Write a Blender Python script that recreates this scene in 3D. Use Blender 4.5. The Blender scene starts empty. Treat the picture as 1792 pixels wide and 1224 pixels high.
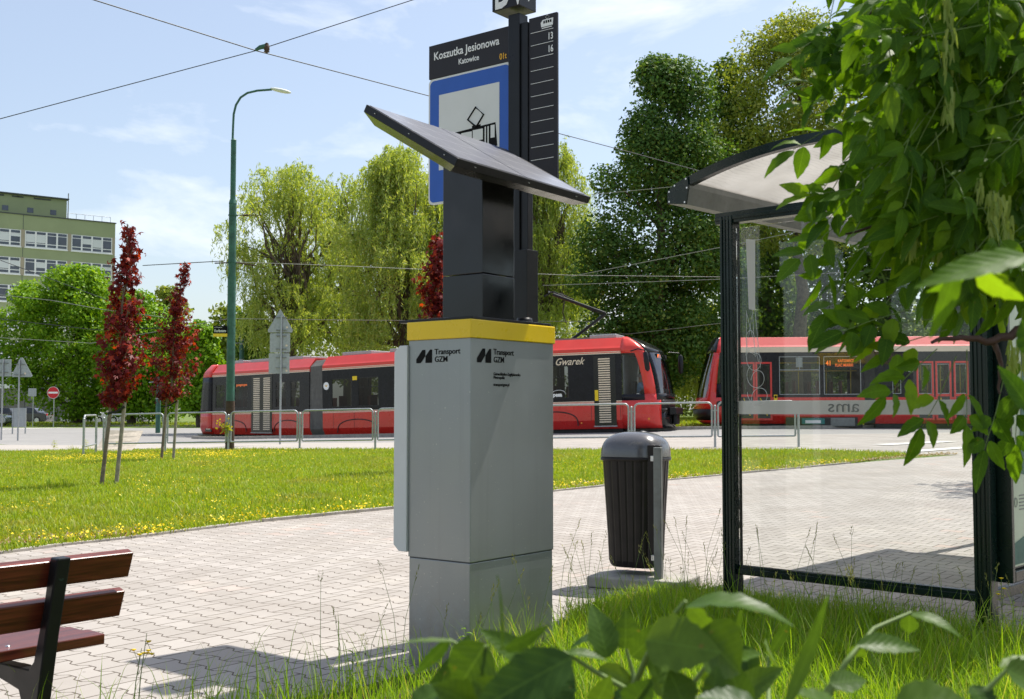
import bpy, bmesh, math, random
import numpy as np
from mathutils import Vector, Matrix

R = math.radians
rnd = random.Random(11)
sc = bpy.context.scene
COL = sc.collection
PI = math.pi

# ------------------------------------------------------------------ camera, world, sun, exposure
CAM_H = 1.25
PITCH = R(3.03)
FPX = 2000.0
cd = bpy.data.cameras.new('camera')
cam = bpy.data.objects.new('camera', cd)
COL.objects.link(cam)
cam.location = (0, 0, CAM_H)
cam.rotation_euler = (R(90) + PITCH, 0, 0)
cd.sensor_width = 36
cd.lens = FPX / 1792 * 36
cd.clip_start = 0.05
cd.clip_end = 3000
cd.dof.use_dof = True
cd.dof.focus_distance = 9.0
cd.dof.aperture_fstop = 11.0
sc.camera = cam

SUN = Vector((0.40, 0.37, 1.0)).normalized()          # towards the sun
w = bpy.data.worlds.new('World'); sc.world = w; w.use_nodes = True
nt = w.node_tree; nt.nodes.clear()
wo = nt.nodes.new('ShaderNodeOutputWorld'); bg = nt.nodes.new('ShaderNodeBackground')
sky = nt.nodes.new('ShaderNodeTexSky'); sky.sky_type = 'NISHITA'; sky.sun_disc = False
sky.sun_elevation = math.asin(SUN.z); sky.sun_rotation = math.atan2(SUN.x, SUN.y)
sky.air_density = 1.1; sky.dust_density = 2.2; sky.ozone_density = 1.6; sky.altitude = 250
tc = nt.nodes.new('ShaderNodeTexCoord'); mp = nt.nodes.new('ShaderNodeMapping')
mp.inputs['Scale'].default_value = (1.0, 1.0, 2.2); mp.inputs['Location'].default_value = (0.35, 0.2, 0.1)
nz = nt.nodes.new('ShaderNodeTexNoise'); nz.inputs['Scale'].default_value = 5.2; nz.inputs['Detail'].default_value = 8
nz.inputs['Roughness'].default_value = 0.56; nz.inputs['Distortion'].default_value = 0.3
rp = nt.nodes.new('ShaderNodeValToRGB')
rp.color_ramp.elements[0].position = 0.5; rp.color_ramp.elements[0].color = (0.17, 0.17, 0.17, 1)
rp.color_ramp.elements[1].position = 0.72; rp.color_ramp.elements[1].color = (0.85, 0.85, 0.85, 1)
mx = nt.nodes.new('ShaderNodeMix'); mx.data_type = 'RGBA'
mx.inputs['B'].default_value = (7.4, 7.6, 7.9, 1)
L = nt.links
L.new(tc.outputs['Generated'], mp.inputs[0]); L.new(mp.outputs[0], nz.inputs['Vector'])
L.new(nz.outputs['Fac'], rp.inputs[0]); L.new(rp.outputs[0], mx.inputs['Factor'])
L.new(sky.outputs[0], mx.inputs['A']); L.new(mx.outputs['Result'], bg.inputs[0])
bg.inputs[1].default_value = 0.1
L.new(bg.outputs[0], wo.inputs[0])

sl = bpy.data.lights.new('sun', 'SUN'); sl.energy = 4.2; sl.angle = R(0.55); sl.color = (1.0, 0.95, 0.87)
so = bpy.data.objects.new('sun', sl); COL.objects.link(so)
so.rotation_euler = SUN.to_track_quat('Z', 'Y').to_euler(); so.location = (20, -10, 40)
sc.view_settings.view_transform = 'Standard'; sc.view_settings.look = 'None'
sc.view_settings.exposure = 0.74; sc.view_settings.gamma = 1
sc.cycles.max_bounces = 8; sc.cycles.transparent_max_bounces = 14
sc.cycles.diffuse_bounces = 3; sc.cycles.glossy_bounces = 4; sc.cycles.transmission_bounces = 4
sc.cycles.use_denoising = True
sc.cycles.caustics_reflective = False; sc.cycles.caustics_refractive = False

# ------------------------------------------------------------------ terrain and picture-to-place helpers
def gz(x, y):
    yc = min(max(y, 0), 55.0); xc = min(max(x, -12.0), 7.0)
    return yc * (0.0085 + 0.0007 * xc)

def ray(u, v):
    a, b = (u - 896) / FPX, (612 - v) / FPX
    return Vector((a, math.cos(PITCH) - b * math.sin(PITCH), math.sin(PITCH) + b * math.cos(PITCH)))

def at(u, v, Y):
    d = ray(u, v)
    return Vector((0, 0, CAM_H)) + d * (Y / d.y)

def G(u, v):
    d = ray(u, v); Y = 10.0
    for _ in range(60):
        z = gz(d.x / d.y * Y, Y)
        Yn = (z - CAM_H) / (d.z / d.y)
        Y = 0.5 * Y + 0.5 * min(max(Yn, 0.5), 400)
    p = at(u, v, Y)
    return Vector((p.x, p.y, gz(p.x, p.y)))

# ------------------------------------------------------------------ materials
def new_mat(name):
    m = bpy.data.materials.new(name); m.use_nodes = True
    t = m.node_tree; t.nodes.clear()
    return m, t

class NX:
    """tiny node-expression helper"""
    def __init__(s, t): s.t = t
    def n(s, kind, **kw):
        nd = s.t.nodes.new(kind)
        for k, v in kw.items(): setattr(nd, k, v)
        return nd
    def put(s, sock, v):
        if isinstance(v, bpy.types.NodeSocket): s.t.links.new(v, sock)
        else: sock.default_value = v
    def m(s, op, a, b=None, c=None, clamp=False):
        nd = s.n('ShaderNodeMath', operation=op, use_clamp=clamp); s.put(nd.inputs[0], a)
        if b is not None: s.put(nd.inputs[1], b)
        if c is not None: s.put(nd.inputs[2], c)
        return nd.outputs[0]
    def mix(s, f, a, b, blend='MIX'):
        nd = s.n('ShaderNodeMix', data_type='RGBA', blend_type=blend)
        s.put(nd.inputs['Factor'], f)
        for k, v in (('A', a), ('B', b)):
            s.put(nd.inputs[k], v if isinstance(v, bpy.types.NodeSocket) else (*v[:3], 1))
        return nd.outputs['Result']
    def noise(s, scale, detail=4, vec=None, rough=0.55, dist=0.0):
        nd = s.n('ShaderNodeTexNoise'); nd.inputs['Scale'].default_value = scale
        nd.inputs['Detail'].default_value = detail; nd.inputs['Roughness'].default_value = rough
        nd.inputs['Distortion'].default_value = dist
        if vec is not None: s.t.links.new(vec, nd.inputs['Vector'])
        return nd.outputs['Fac']
    def ramp(s, f, lo, hi, a=0.0, b=1.0):
        nd = s.n('ShaderNodeMapRange'); s.put(nd.inputs[0], f)
        nd.inputs[1].default_value = lo; nd.inputs[2].default_value = hi
        nd.inputs[3].default_value = a; nd.inputs[4].default_value = b
        return nd.outputs[0]
    def obj(s): return s.n('ShaderNodeTexCoord').outputs['Object']
    def bump(s, h, strength, dist):
        nd = s.n('ShaderNodeBump'); s.put(nd.inputs['Height'], h)
        nd.inputs['Strength'].default_value = strength; nd.inputs['Distance'].default_value = dist
        return nd.outputs[0]
    def out(s, sh):
        o = s.n('ShaderNodeOutputMaterial'); s.t.links.new(sh, o.inputs[0])
    def bsdf(s, col, rough=0.5, metal=0.0, spec=0.5, normal=None, coat=0.0, emit=None, estr=0.0, alpha=None):
        p = s.n('ShaderNodeBsdfPrincipled')
        s.put(p.inputs['Base Color'], col if isinstance(col, bpy.types.NodeSocket) else (*col[:3], 1))
        s.put(p.inputs['Roughness'], rough); p.inputs['Metallic'].default_value = metal
        p.inputs['Specular IOR Level'].default_value = spec
        p.inputs['Coat Weight'].default_value = coat; p.inputs['Coat Roughness'].default_value = 0.08
        if normal is not None: s.t.links.new(normal, p.inputs['Normal'])
        if emit is not None:
            p.inputs['Emission Color'].default_value = (*emit, 1); p.inputs['Emission Strength'].default_value = estr
        return p.outputs[0]

def paint(name, col, rough=0.45, metal=0.0, spec=0.5, var=0.12, vs=6.0, bump=0.0, bs=60.0, coat=0.0, dirt=0.0, dcol=(0.12, 0.1, 0.07)):
    m, t = new_mat(name); x = NX(t); o = x.obj()
    n1 = x.noise(vs, 5, o)
    c = x.mix(x.ramp(n1, 0.3, 0.7), [k * (1 - var) for k in col], [min(1, k * (1 + var)) for k in col])
    if dirt > 0:
        n2 = x.noise(vs * 2.7, 8, o, 0.7)
        c = x.mix(x.ramp(n2, 0.52, 0.75, 0, dirt), c, dcol)
    rg = x.ramp(x.noise(vs * 1.7, 6, o), 0.3, 0.7, max(0.02, rough - 0.07), min(1, rough + 0.09))
    nrm = x.bump(x.noise(bs, 5, o), bump, 0.01) if bump > 0 else None
    x.out(x.bsdf(c, rg, metal, spec, nrm, coat)); return m

def leaf_mat(name, c1, c2, c3=None, trans=0.4, rough=0.5, vein=False, spec=0.22, island=True, patch=None):
    m, t = new_mat(name); x = NX(t)
    if island: r = x.n('ShaderNodeNewGeometry').outputs['Random Per Island']
    else: r = x.ramp(x.noise(1.3, 3, x.obj()), 0.35, 0.65)
    c = x.mix(r, c1, c2)
    if c3 is not None:
        r2 = x.m('FRACT', x.m('MULTIPLY', r, 7.31)); c = x.mix(x.m('MULTIPLY', x.m('GREATER_THAN', r2, 0.86), 0.85), c, c3)
    if patch is not None:
        c = x.mix(x.ramp(x.noise(0.55, 5, x.obj(), 0.6), 0.5, 0.7, 0, 0.75), c, patch)
        c = x.mix(x.ramp(x.noise(2.6, 4, x.obj(), 0.6), 0.45, 0.7, 0, 0.45), c, [k * 0.6 for k in c1])
    nrm = None
    if vein:
        c = x.mix(x.ramp(x.noise(38, 5, x.obj(), 0.65), 0.45, 0.75, 0, 0.45), c, [k * 0.55 for k in c1])
        c = x.mix(x.ramp(x.noise(90, 3, x.obj(), 0.5), 0.7, 0.76, 0, 0.7), c, (0.22, 0.14, 0.04))
        uv = x.n('ShaderNodeUVMap').outputs[0]; sp = x.n('ShaderNodeSeparateXYZ'); t.links.new(uv, sp.inputs[0])
        ax = x.m('ABSOLUTE', x.m('SUBTRACT', sp.outputs[0], 0.5))
        mid = x.m('LESS_THAN', ax, 0.014)
        sv = x.m('FRACT', x.m('MULTIPLY', x.m('SUBTRACT', sp.outputs[1], x.m('MULTIPLY', ax, 0.55)), 8.0))
        svm = x.m('LESS_THAN', x.m('ABSOLUTE', x.m('SUBTRACT', sv, 0.5)), 0.045)
        v = x.m('MAXIMUM', mid, x.m('MULTIPLY', svm, 0.5))
        c = x.mix(x.m('MULTIPLY', v, 0.4), c, [min(1, k * 1.7 + 0.02) for k in c2])
        hh = x.m('ABSOLUTE', x.m('SUBTRACT', sv, 0.5))
        nrm = x.bump(x.m('ADD', x.m('MULTIPLY', hh, 1.0), x.noise(60, 3, x.obj())), 0.2, 0.002)
    bs = x.bsdf(c, rough, 0, spec, nrm)
    tr = x.n('ShaderNodeBsdfTranslucent')
    tcol = x.mix(1.0, c, (1.5, 1.35, 0.35), 'MULTIPLY')
    t.links.new(tcol, tr.inputs[0])
    ms = x.n('ShaderNodeMixShader'); ms.inputs[0].default_value = trans
    t.links.new(bs, ms.inputs[1]); t.links.new(tr.outputs[0], ms.inputs[2]); x.out(ms.outputs[0]); return m

def glass_mat(name, tint=(0.93, 0.96, 0.95), refl=1.0, rough=0.0, ior=1.5):
    m, t = new_mat(name); x = NX(t)
    tr = x.n('ShaderNodeBsdfTransparent'); tr.inputs[0].default_value = (*tint, 1)
    gl = x.n('ShaderNodeBsdfGlossy'); gl.inputs['Roughness'].default_value = rough
    fr = x.n('ShaderNodeFresnel'); fr.inputs[0].default_value = ior
    ms = x.n('ShaderNodeMixShader'); t.links.new(x.m('MULTIPLY', fr.outputs[0], refl, clamp=True), ms.inputs[0])
    t.links.new(tr.outputs[0], ms.inputs[1]); t.links.new(gl.outputs[0], ms.inputs[2]); x.out(ms.outputs[0]); return m

M = {}
M['black'] = paint('black_powder_coat', (0.011, 0.0115, 0.0135), 0.34, spec=0.28, bump=0.05, bs=300)
M['black_gloss'] = paint('black_gloss_metal', (0.009, 0.009, 0.01), 0.16, spec=0.45, vs=3)
M['sign_dark'] = paint('anthracite_sign_face', (0.024, 0.022, 0.026), 0.45, spec=0.25, vs=2.5)
M['grey_metal'] = paint('kiosk_grey_metal', (0.285, 0.305, 0.31), 0.36, metal=0.62, var=0.05, vs=1.6, bump=0.03, bs=240, dirt=0.0, dcol=(0.12, 0.13, 0.11))
m = M['grey_metal']; t = m.node_tree; x = NX(t); pb_ = [n for n in t.nodes if n.type == 'BSDF_PRINCIPLED'][0]; src = pb_.inputs['Base Color'].links[0].from_socket
sepz = x.n('ShaderNodeSeparateXYZ'); t.links.new(x.obj(), sepz.inputs[0])
spk = x.m('MULTIPLY', x.m('GREATER_THAN', x.noise(95, 2, x.obj(), 0.5), 0.735), 0.8)
splash = x.m('MULTIPLY', x.ramp(x.noise(9, 7, x.obj(), 0.7), 0.4, 0.7), x.ramp(sepz.outputs[2], 0.05, 0.45, 0.55, 0.0))
streak = x.n('ShaderNodeMapping'); streak.inputs['Scale'].default_value = (26, 26, 0.7); t.links.new(x.obj(), streak.inputs[0])
stk = x.ramp(x.noise(1.0, 4, streak.outputs[0]), 0.55, 0.8, 0, 0.22)
c = x.mix(stk, src, (0.2, 0.21, 0.2)); c = x.mix(splash, c, (0.2, 0.16, 0.11)); c = x.mix(spk, c, (0.6, 0.6, 0.55)); t.links.new(c, pb_.inputs['Base Color'])
M['light_metal'] = paint('light_side_metal', (0.62, 0.64, 0.63), 0.35, var=0.03)
M['yellow'] = paint('yellow_band', (0.82, 0.56, 0.005), 0.3, var=0.03, dirt=0.06)
M['alu'] = paint('aluminium', (0.55, 0.56, 0.57), 0.28, metal=0.9)
M['tray'] = paint('grey_metal_tray', (0.2, 0.2, 0.19), 0.22, metal=0.9)
M['galv'] = paint('galvanised_steel', (0.36, 0.38, 0.39), 0.45, metal=0.55, vs=14, dirt=0.15)
M['galv_dark'] = paint('weathered_steel', (0.2, 0.21, 0.2), 0.55, metal=0.4, vs=10, dirt=0.4)
M['white'] = paint('white_enamel', (0.78, 0.78, 0.76), 0.4, var=0.03)
M['sign_white'] = paint('sign_white_film', (0.66, 0.67, 0.64), 0.5, var=0.03)
M['blue'] = paint('sign_blue_film', (0.012, 0.09, 0.42), 0.42, var=0.06)
M['ink'] = paint('black_print', (0.006, 0.006, 0.006), 0.6, spec=0.1)
M['letter'] = paint('white_print', (0.8, 0.8, 0.78), 0.5, var=0.02)
M['amber'] = paint('amber_print', (0.8, 0.42, 0.02), 0.5, var=0.02)
M['green_post'] = paint('shelter_green_black', (0.004, 0.015, 0.012), 0.25, spec=0.35, vs=5)
M['lamp_green'] = paint('old_green_paint', (0.028, 0.105, 0.075), 0.55, var=0.3, vs=5, dirt=0.5, dcol=(0.12, 0.2, 0.18), bump=0.2, bs=40)
M['rust'] = paint('rusty_brown', (0.06, 0.035, 0.022), 0.85, var=0.4, vs=12)
M['plastic'] = paint('dark_brown_plastic', (0.017, 0.014, 0.013), 0.36, spec=0.25, var=0.2, vs=8)
M['plastic_hood'] = paint('glossy_hood_plastic', (0.08, 0.08, 0.088), 0.2, spec=0.9, var=0.1)
M['concrete'] = paint('concrete', (0.33, 0.31, 0.28), 0.85, var=0.15, vs=8, bump=0.3, bs=50, dirt=0.3)
M['kerb'] = paint('kerb_concrete', (0.34, 0.31, 0.27), 0.9, var=0.2, vs=5, dirt=0.3)
M['rubber'] = paint('rubber', (0.02, 0.02, 0.02), 0.8)
M['cable'] = paint('dark_cable', (0.02, 0.02, 0.022), 0.5)
M['cable_lit'] = paint('sunlit_wire', (0.22, 0.225, 0.2), 0.6)  # paler copy of the cable, with sunlight put into its colour
M['bark'] = paint('bark', (0.1, 0.075, 0.055), 0.9, var=0.4, vs=6, bump=0.8, bs=22)
M['bark_pale'] = paint('young_bark', (0.17, 0.13, 0.1), 0.85, var=0.35, vs=20, bump=0.5, bs=40)
M['stake'] = paint('weathered_stake', (0.27, 0.23, 0.19), 0.85, var=0.3, vs=15, bump=0.4, bs=60)
M['twig'] = paint('reddish_twig', (0.07, 0.035, 0.022), 0.7, var=0.3, vs=30, bump=0.4, bs=90)
M['stem'] = paint('green_stem', (0.13, 0.2, 0.04), 0.6)
M['red'] = paint('tram_red', (0.62, 0.02, 0.016), 0.28, var=0.05, vs=1.5, coat=0.5, dirt=0.05)
M['red2'] = paint('tram_red_roof', (0.66, 0.035, 0.022), 0.35, var=0.06, vs=1.5, coat=0.3)
M['pinkred'] = paint('faded_tram_red', (0.62, 0.04, 0.038), 0.45, var=0.06, vs=1.0)
M['cream'] = paint('cream_stripe', (0.72, 0.6, 0.45), 0.5, var=0.04)
M['tramblack'] = paint('tram_black_band', (0.012, 0.011, 0.015), 0.25, spec=0.25, var=0.2, vs=2)
M['seal'] = paint('black_seal', (0.01, 0.01, 0.01), 0.5)
M['bellows'] = paint('bellows_rubber', (0.13, 0.125, 0.115), 0.7, var=0.25, vs=4, dirt=0.4)
M['interior'] = paint('tram_interior', (0.22, 0.22, 0.22), 0.7)
M['interior_dark'] = paint('tram_floor', (0.07, 0.07, 0.07), 0.8)
M['seat'] = paint('seat_fabric', (0.16, 0.05, 0.04), 0.8)
M['pole_yellow'] = paint('yellow_rail', (0.75, 0.5, 0.02), 0.35)
M['tyre'] = M['rubber']
M['teal'] = paint('teal_bogie', (0.01, 0.18, 0.16), 0.5)
M['win_dark'] = paint('dark_window_glass', (0.045, 0.055, 0.075), 0.08, spec=0.8, var=0.3, vs=0.6)
M['car_glass'] = paint('car_glass', (0.015, 0.018, 0.02), 0.06, spec=0.8)
M['render_green'] = paint('green_render', (0.29, 0.33, 0.18), 0.9, var=0.06, vs=0.5, bump=0.3, bs=9, dirt=0.12, dcol=(0.16, 0.19, 0.12))
M['render_beige'] = paint('beige_render', (0.36, 0.31, 0.22), 0.9, var=0.08, vs=1)
M['annex'] = paint('grey_cladding', (0.2, 0.185, 0.175), 0.8, var=0.08, vs=1.5)
M['roofdark'] = paint('roof_edge', (0.06, 0.07, 0.065), 0.7)
M['skin'] = paint('skin', (0.5, 0.27, 0.19), 0.6)
M['shirt'] = paint('blue_shirt', (0.3, 0.45, 0.65), 0.8)
M['hair'] = paint('grey_hair', (0.35, 0.32, 0.3), 0.9)
M['trouser'] = paint('dark_trousers', (0.02, 0.02, 0.03), 0.9)
M['glass'] = glass_mat('clear_glass', (0.955, 0.97, 0.965), 0.85)
M['tramglass'] = glass_mat('tinted_tram_glass', (0.42, 0.45, 0.45), 0.9)
M['tramglass_light'] = glass_mat('light_tram_glass', (0.66, 0.7, 0.7), 0.8)
M['screenglass'] = glass_mat('dark_windscreen_glass', (0.25, 0.28, 0.27), 0.22, 0.05)
M['redsign'] = paint('red_sign_film', (0.55, 0.008, 0.015), 0.45, var=0.05)
M['flower'] = leaf_mat('yellow_petals', (0.75, 0.55, 0.01), (0.85, 0.65, 0.03), trans=0.2)
m, t = new_mat('led_amber'); x = NX(t); x.out(x.bsdf((0.3, 0.05, 0.01), 0.5, emit=(1, 0.2, 0.04), estr=0.9)); M['led'] = m
m, t = new_mat('lamp_orange'); x = NX(t); x.out(x.bsdf((0.8, 0.25, 0.02), 0.3)); M['orange'] = m
# translucent roof sheet
m, t = new_mat('milky_roof_sheet'); x = NX(t); o = x.obj()
wv = x.n('ShaderNodeTexWave', wave_type='BANDS', bands_direction='X'); wv.inputs['Scale'].default_value = 9; wv.inputs['Distortion'].default_value = 7
wv.inputs['Detail'].default_value = 3; wv.inputs['Detail Scale'].default_value = 0.7; t.links.new(o, wv.inputs['Vector'])
lines = x.ramp(wv.outputs['Fac'], 0.0, 0.10, 0.35, 0.0)
mask = x.ramp(x.noise(0.9, 2, o), 0.4, 0.55)
cc = x.mix(x.m('MULTIPLY', lines, mask), x.mix(x.ramp(x.noise(3, 4, o), 0.3, 0.7), (0.48, 0.46, 0.43), (0.62, 0.6, 0.57)), (0.12, 0.11, 0.1))
b = x.bsdf(cc, 0.4); tr = x.n('ShaderNodeBsdfTranslucent'); t.links.new(cc, tr.inputs[0])
ms = x.n('ShaderNodeMixShader'); ms.inputs[0].default_value = 0.72; t.links.new(b, ms.inputs[1]); t.links.new(tr.outputs[0], ms.inputs[2])
tp = x.n('ShaderNodeBsdfTransparent'); tp.inputs[0].default_value = (0.9, 0.9, 0.88, 1); m2 = x.n('ShaderNodeMixShader'); m2.inputs[0].default_value = 0.3
t.links.new(ms.outputs[0], m2.inputs[1]); t.links.new(tp.outputs[0], m2.inputs[2]); x.out(m2.outputs[0]); M['milky'] = m
# frosted film on the glass
m, t = new_mat('frosted_film'); x = NX(t); o = x.obj()
b = x.bsdf((0.86, 0.86, 0.85), 0.5); tr = x.n('ShaderNodeBsdfTranslucent'); tr.inputs[0].default_value = (0.9, 0.9, 0.88, 1)
ms = x.n('ShaderNodeMixShader'); ms.inputs[0].default_value = 0.6; t.links.new(b, ms.inputs[1]); t.links.new(tr.outputs[0], ms.inputs[2])
tp = x.n('ShaderNodeBsdfTransparent'); m2 = x.n('ShaderNodeMixShader'); m2.inputs[0].default_value = 0.14
t.links.new(ms.outputs[0], m2.inputs[1]); t.links.new(tp.outputs[0], m2.inputs[2]); x.out(m2.outputs[0]); M['film'] = m
# wood planks
m, t = new_mat('mahogany_plank'); x = NX(t)
mpn = x.n('ShaderNodeMapping'); mpn.inputs['Scale'].default_value = (1.2, 22, 22); t.links.new(x.obj(), mpn.inputs[0])
g = x.noise(3.0, 8, mpn.outputs[0], 0.6, 0.6)
c = x.mix(x.ramp(g, 0.35, 0.65), (0.055, 0.010, 0.006), (0.17, 0.036, 0.018))
x.out(x.bsdf(c, 0.32, 0, 0.4, x.bump(g, 0.3, 0.002), 0.12)); M['wood'] = m
# solar cells
m, t = new_mat('solar_cells'); x = NX(t); sp = x.n('ShaderNodeSeparateXYZ'); t.links.new(x.obj(), sp.inputs[0])
def gl_(co, per, wd): return x.m('LESS_THAN', x.m('FRACT', x.m('DIVIDE', co, per)), wd)
gr = x.m('MAXIMUM', gl_(sp.outputs[0], 0.0262, 0.05), gl_(sp.outputs[1], 0.052, 0.025))
gr2 = x.m('MAXIMUM', gl_(sp.outputs[0], 0.157, 0.02), gl_(sp.outputs[1], 0.157, 0.02))
c = x.mix(x.m('MULTIPLY', gr, 0.5), (0.085, 0.09, 0.115), (0.3, 0.31, 0.34)); c = x.mix(gr2, c, (0.45, 0.45, 0.47))
x.out(x.bsdf(c, 0.3, 0.0, 0.9, None, 0.0)); M['solar'] = m
# paving : interlocking double-T blocks
def paver(name, ang, W=0.1625, P=0.2, cA=(0.325, 0.298, 0.27), cB=(0.395, 0.365, 0.335), joint=(0.085, 0.068, 0.05), red=True):
    m, t = new_mat(name); x = NX(t)
    mpn = x.n('ShaderNodeMapping'); mpn.inputs['Rotation'].default_value = (0, 0, ang); t.links.new(x.obj(), mpn.inputs[0])
    sp = x.n('ShaderNodeSeparateXYZ'); t.links.new(mpn.outputs[0], sp.inputs[0])
    wob = x.m('MULTIPLY', x.m('SUBTRACT', x.noise(2.0, 2, x.obj()), 0.5), 0.02)
    q = x.m('ADD', sp.outputs[0], wob); p = x.m('ADD', sp.outputs[1], wob)
    trap = x.m('MINIMUM', x.m('MAXIMUM', x.m('MULTIPLY', x.m('COSINE', x.m('MULTIPLY', q, 2 * PI / P)), 1.9), -1.0), 1.0)
    br = x.m('ROUND', x.m('DIVIDE', p, W))
    sgn = x.m('SUBTRACT', 1.0, x.m('MULTIPLY', 2.0, x.m('FLOORED_MODULO', br, 2.0)))
    d1 = x.m('SUBTRACT', x.m('SUBTRACT', p, x.m('MULTIPLY', br, W)), x.m('MULTIPLY', x.m('MULTIPLY', sgn, 0.017), trap))
    row = x.m('SUBTRACT', br, x.m('LESS_THAN', d1, 0.0))
    qs = x.m('ADD', x.m('DIVIDE', q, P), x.m('MULTIPLY', x.m('FLOORED_MODULO', row, 2.0), 0.5))
    qf = x.m('FRACT', x.m('ADD', qs, 0.5 if True else 0)); dq = x.m('MULTIPLY', x.m('MINIMUM', qf, x.m('SUBTRACT', 1.0, qf)), P)
    dist = x.m('MINIMUM', x.m('ABSOLUTE', d1), dq)
    jn = x.ramp(x.m('ADD', dist, x.m('MULTIPLY', x.m('SUBTRACT', x.noise(25, 4, x.obj()), 0.5), 0.004)), 0.0026, 0.0062, 1.0, 0.0)
    idv = x.n('ShaderNodeCombineXYZ'); t.links.new(row, idv.inputs[0]); t.links.new(x.m('FLOOR', x.m('ADD', qs, 0.5)), idv.inputs[1])
    wn = x.n('ShaderNodeTexWhiteNoise'); wn.noise_dimensions = '3D'; t.links.new(idv.outputs[0], wn.inputs[0])
    c = x.mix(wn.outputs['Value'], cA, cB)
    if red:
        rr = x.m('MULTIPLY', x.m('GREATER_THAN', wn.outputs['Value'], 0.9), x.ramp(x.noise(0.35, 2, x.obj()), 0.52, 0.6))
        c = x.mix(x.m('MULTIPLY', rr, 0.4), c, (0.42, 0.26, 0.2))
    gr = x.noise(130, 4, x.obj(), 0.7); c = x.mix(x.ramp(gr, 0.25, 0.75, 0, 0.3), c, (0.26, 0.23, 0.2))
    st = x.noise(0.8, 6, x.obj(), 0.62); c = x.mix(x.ramp(st, 0.47, 0.72, 0, 0.55), c, (0.24, 0.21, 0.18))
    gum = x.m('GREATER_THAN', x.noise(17, 1, x.obj(), 0.4), 0.79); c = x.mix(x.m('MULTIPLY', gum, 0.5), c, (0.12, 0.11, 0.1))
    snd = x.ramp(x.noise(1.7, 5, x.obj(), 0.6), 0.55, 0.75); c = x.mix(x.m('MULTIPLY', snd, 0.35), c, (0.5, 0.45, 0.38))
    st2 = x.noise(7, 6, x.obj(), 0.7); c = x.mix(x.ramp(st2, 0.56, 0.75, 0, 0.3), c, (0.24, 0.2, 0.17))
    c = x.mix(jn, c, joint)
    nb = x.bump(x.m('SUBTRACT', x.m('MULTIPLY', gr, 0.15), jn), 0.5, 0.006)
    x.out(x.bsdf(c, 0.85, 0, 0.25, nb)); return m
M['paving'] = paver('plaza_block_paving', R(37.7))
M['paving2'] = paver('sidewalk_paving', R(-20), 0.2, 0.42, (0.31, 0.285, 0.26), (0.4, 0.37, 0.34), (0.15, 0.13, 0.105), False)
def ground_mat(name, cols, s=(0.3, 3, 40), rough=0.95, bumpd=0.03):
    m, t = new_mat(name); x = NX(t); o = x.obj()
    c = x.mix(x.ramp(x.noise(s[0], 5, o), 0.35, 0.65), cols[0], cols[1])
    c = x.mix(x.ramp(x.noise(s[1], 5, o), 0.45, 0.7, 0, 0.7), c, cols[2])
    c = x.mix(x.ramp(x.noise(s[2], 4, o), 0.4, 0.75, 0, 0.5), c, cols[3])
    x.out(x.bsdf(c, rough, 0, 0.2, x.bump(x.noise(s[2], 5, o), 0.6, bumpd))); return m
M['lawn'] = ground_mat('lawn_grass', [(0.14, 0.22, 0.02), (0.2, 0.26, 0.03), (0.22, 0.21, 0.05), (0.1, 0.15, 0.015)])
M['far_grass'] = ground_mat('far_grass', [(0.09, 0.16, 0.025), (0.14, 0.19, 0.04), (0.19, 0.17, 0.08), (0.07, 0.11, 0.02)], (0.1, 0.6, 6))
M['soil'] = ground_mat('soil_under_grass', [(0.07, 0.06, 0.03), (0.1, 0.085, 0.05), (0.06, 0.08, 0.02), (0.05, 0.04, 0.03)], (0.8, 6, 60))
M['asphalt'] = ground_mat('pale_asphalt', [(0.24, 0.235, 0.23), (0.28, 0.272, 0.262), (0.2, 0.195, 0.19), (0.3, 0.295, 0.28)], (0.15, 1.5, 60), 0.85, 0.005)
M['slab'] = ground_mat('pale_concrete_walk', [(0.31, 0.29, 0.265), (0.36, 0.335, 0.305), (0.34, 0.31, 0.27), (0.48, 0.44, 0.4)], (0.3, 3, 60), 0.9, 0.005)
M['roadpaint'] = paint('worn_road_paint', (0.62, 0.6, 0.56), 0.8, var=0.1, vs=6, dirt=0.3, dcol=(0.3, 0.28, 0.26))
M['ballast'] = ground_mat('track_bed', [(0.14, 0.13, 0.07), (0.12, 0.15, 0.05), (0.2, 0.16, 0.1), (0.1, 0.08, 0.06)], (0.5, 4, 25))
# foliage
M['lf_maple'] = leaf_mat('bright_maple_leaves', (0.12, 0.25, 0.012), (0.22, 0.39, 0.02), (0.32, 0.46, 0.03))
M['lf_lime'] = leaf_mat('dark_lime_leaves', (0.055, 0.125, 0.028), (0.1, 0.19, 0.04), (0.22, 0.3, 0.07), trans=0.32, spec=0.15, rough=0.6)
M['lf_willow'] = leaf_mat('willow_leaves', (0.25, 0.34, 0.08), (0.37, 0.46, 0.13), (0.5, 0.55, 0.24), trans=0.48)
M['lf_ash'] = leaf_mat('olive_leaves', (0.17, 0.23, 0.035), (0.27, 0.34, 0.06), (0.36, 0.38, 0.1))
M['lf_dark'] = leaf_mat('deep_green_leaves', (0.06, 0.125, 0.018), (0.11, 0.19, 0.03), (0.2, 0.28, 0.05), trans=0.32, spec=0.15, rough=0.6)
M['lf_pale'] = leaf_mat('pale_yellow_green_leaves', (0.26, 0.32, 0.06), (0.36, 0.4, 0.1), trans=0.45)
M['lf_red'] = leaf_mat('crimson_leaves', (0.10, 0.010, 0.014), (0.22, 0.019, 0.02), (0.42, 0.05, 0.02), trans=0.4)
M['lf_elder'] = leaf_mat('box_elder_leaves', (0.045, 0.12, 0.008), (0.13, 0.26, 0.016), (0.2, 0.34, 0.02), trans=0.55, vein=True, rough=0.5, spec=0.2)
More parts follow.
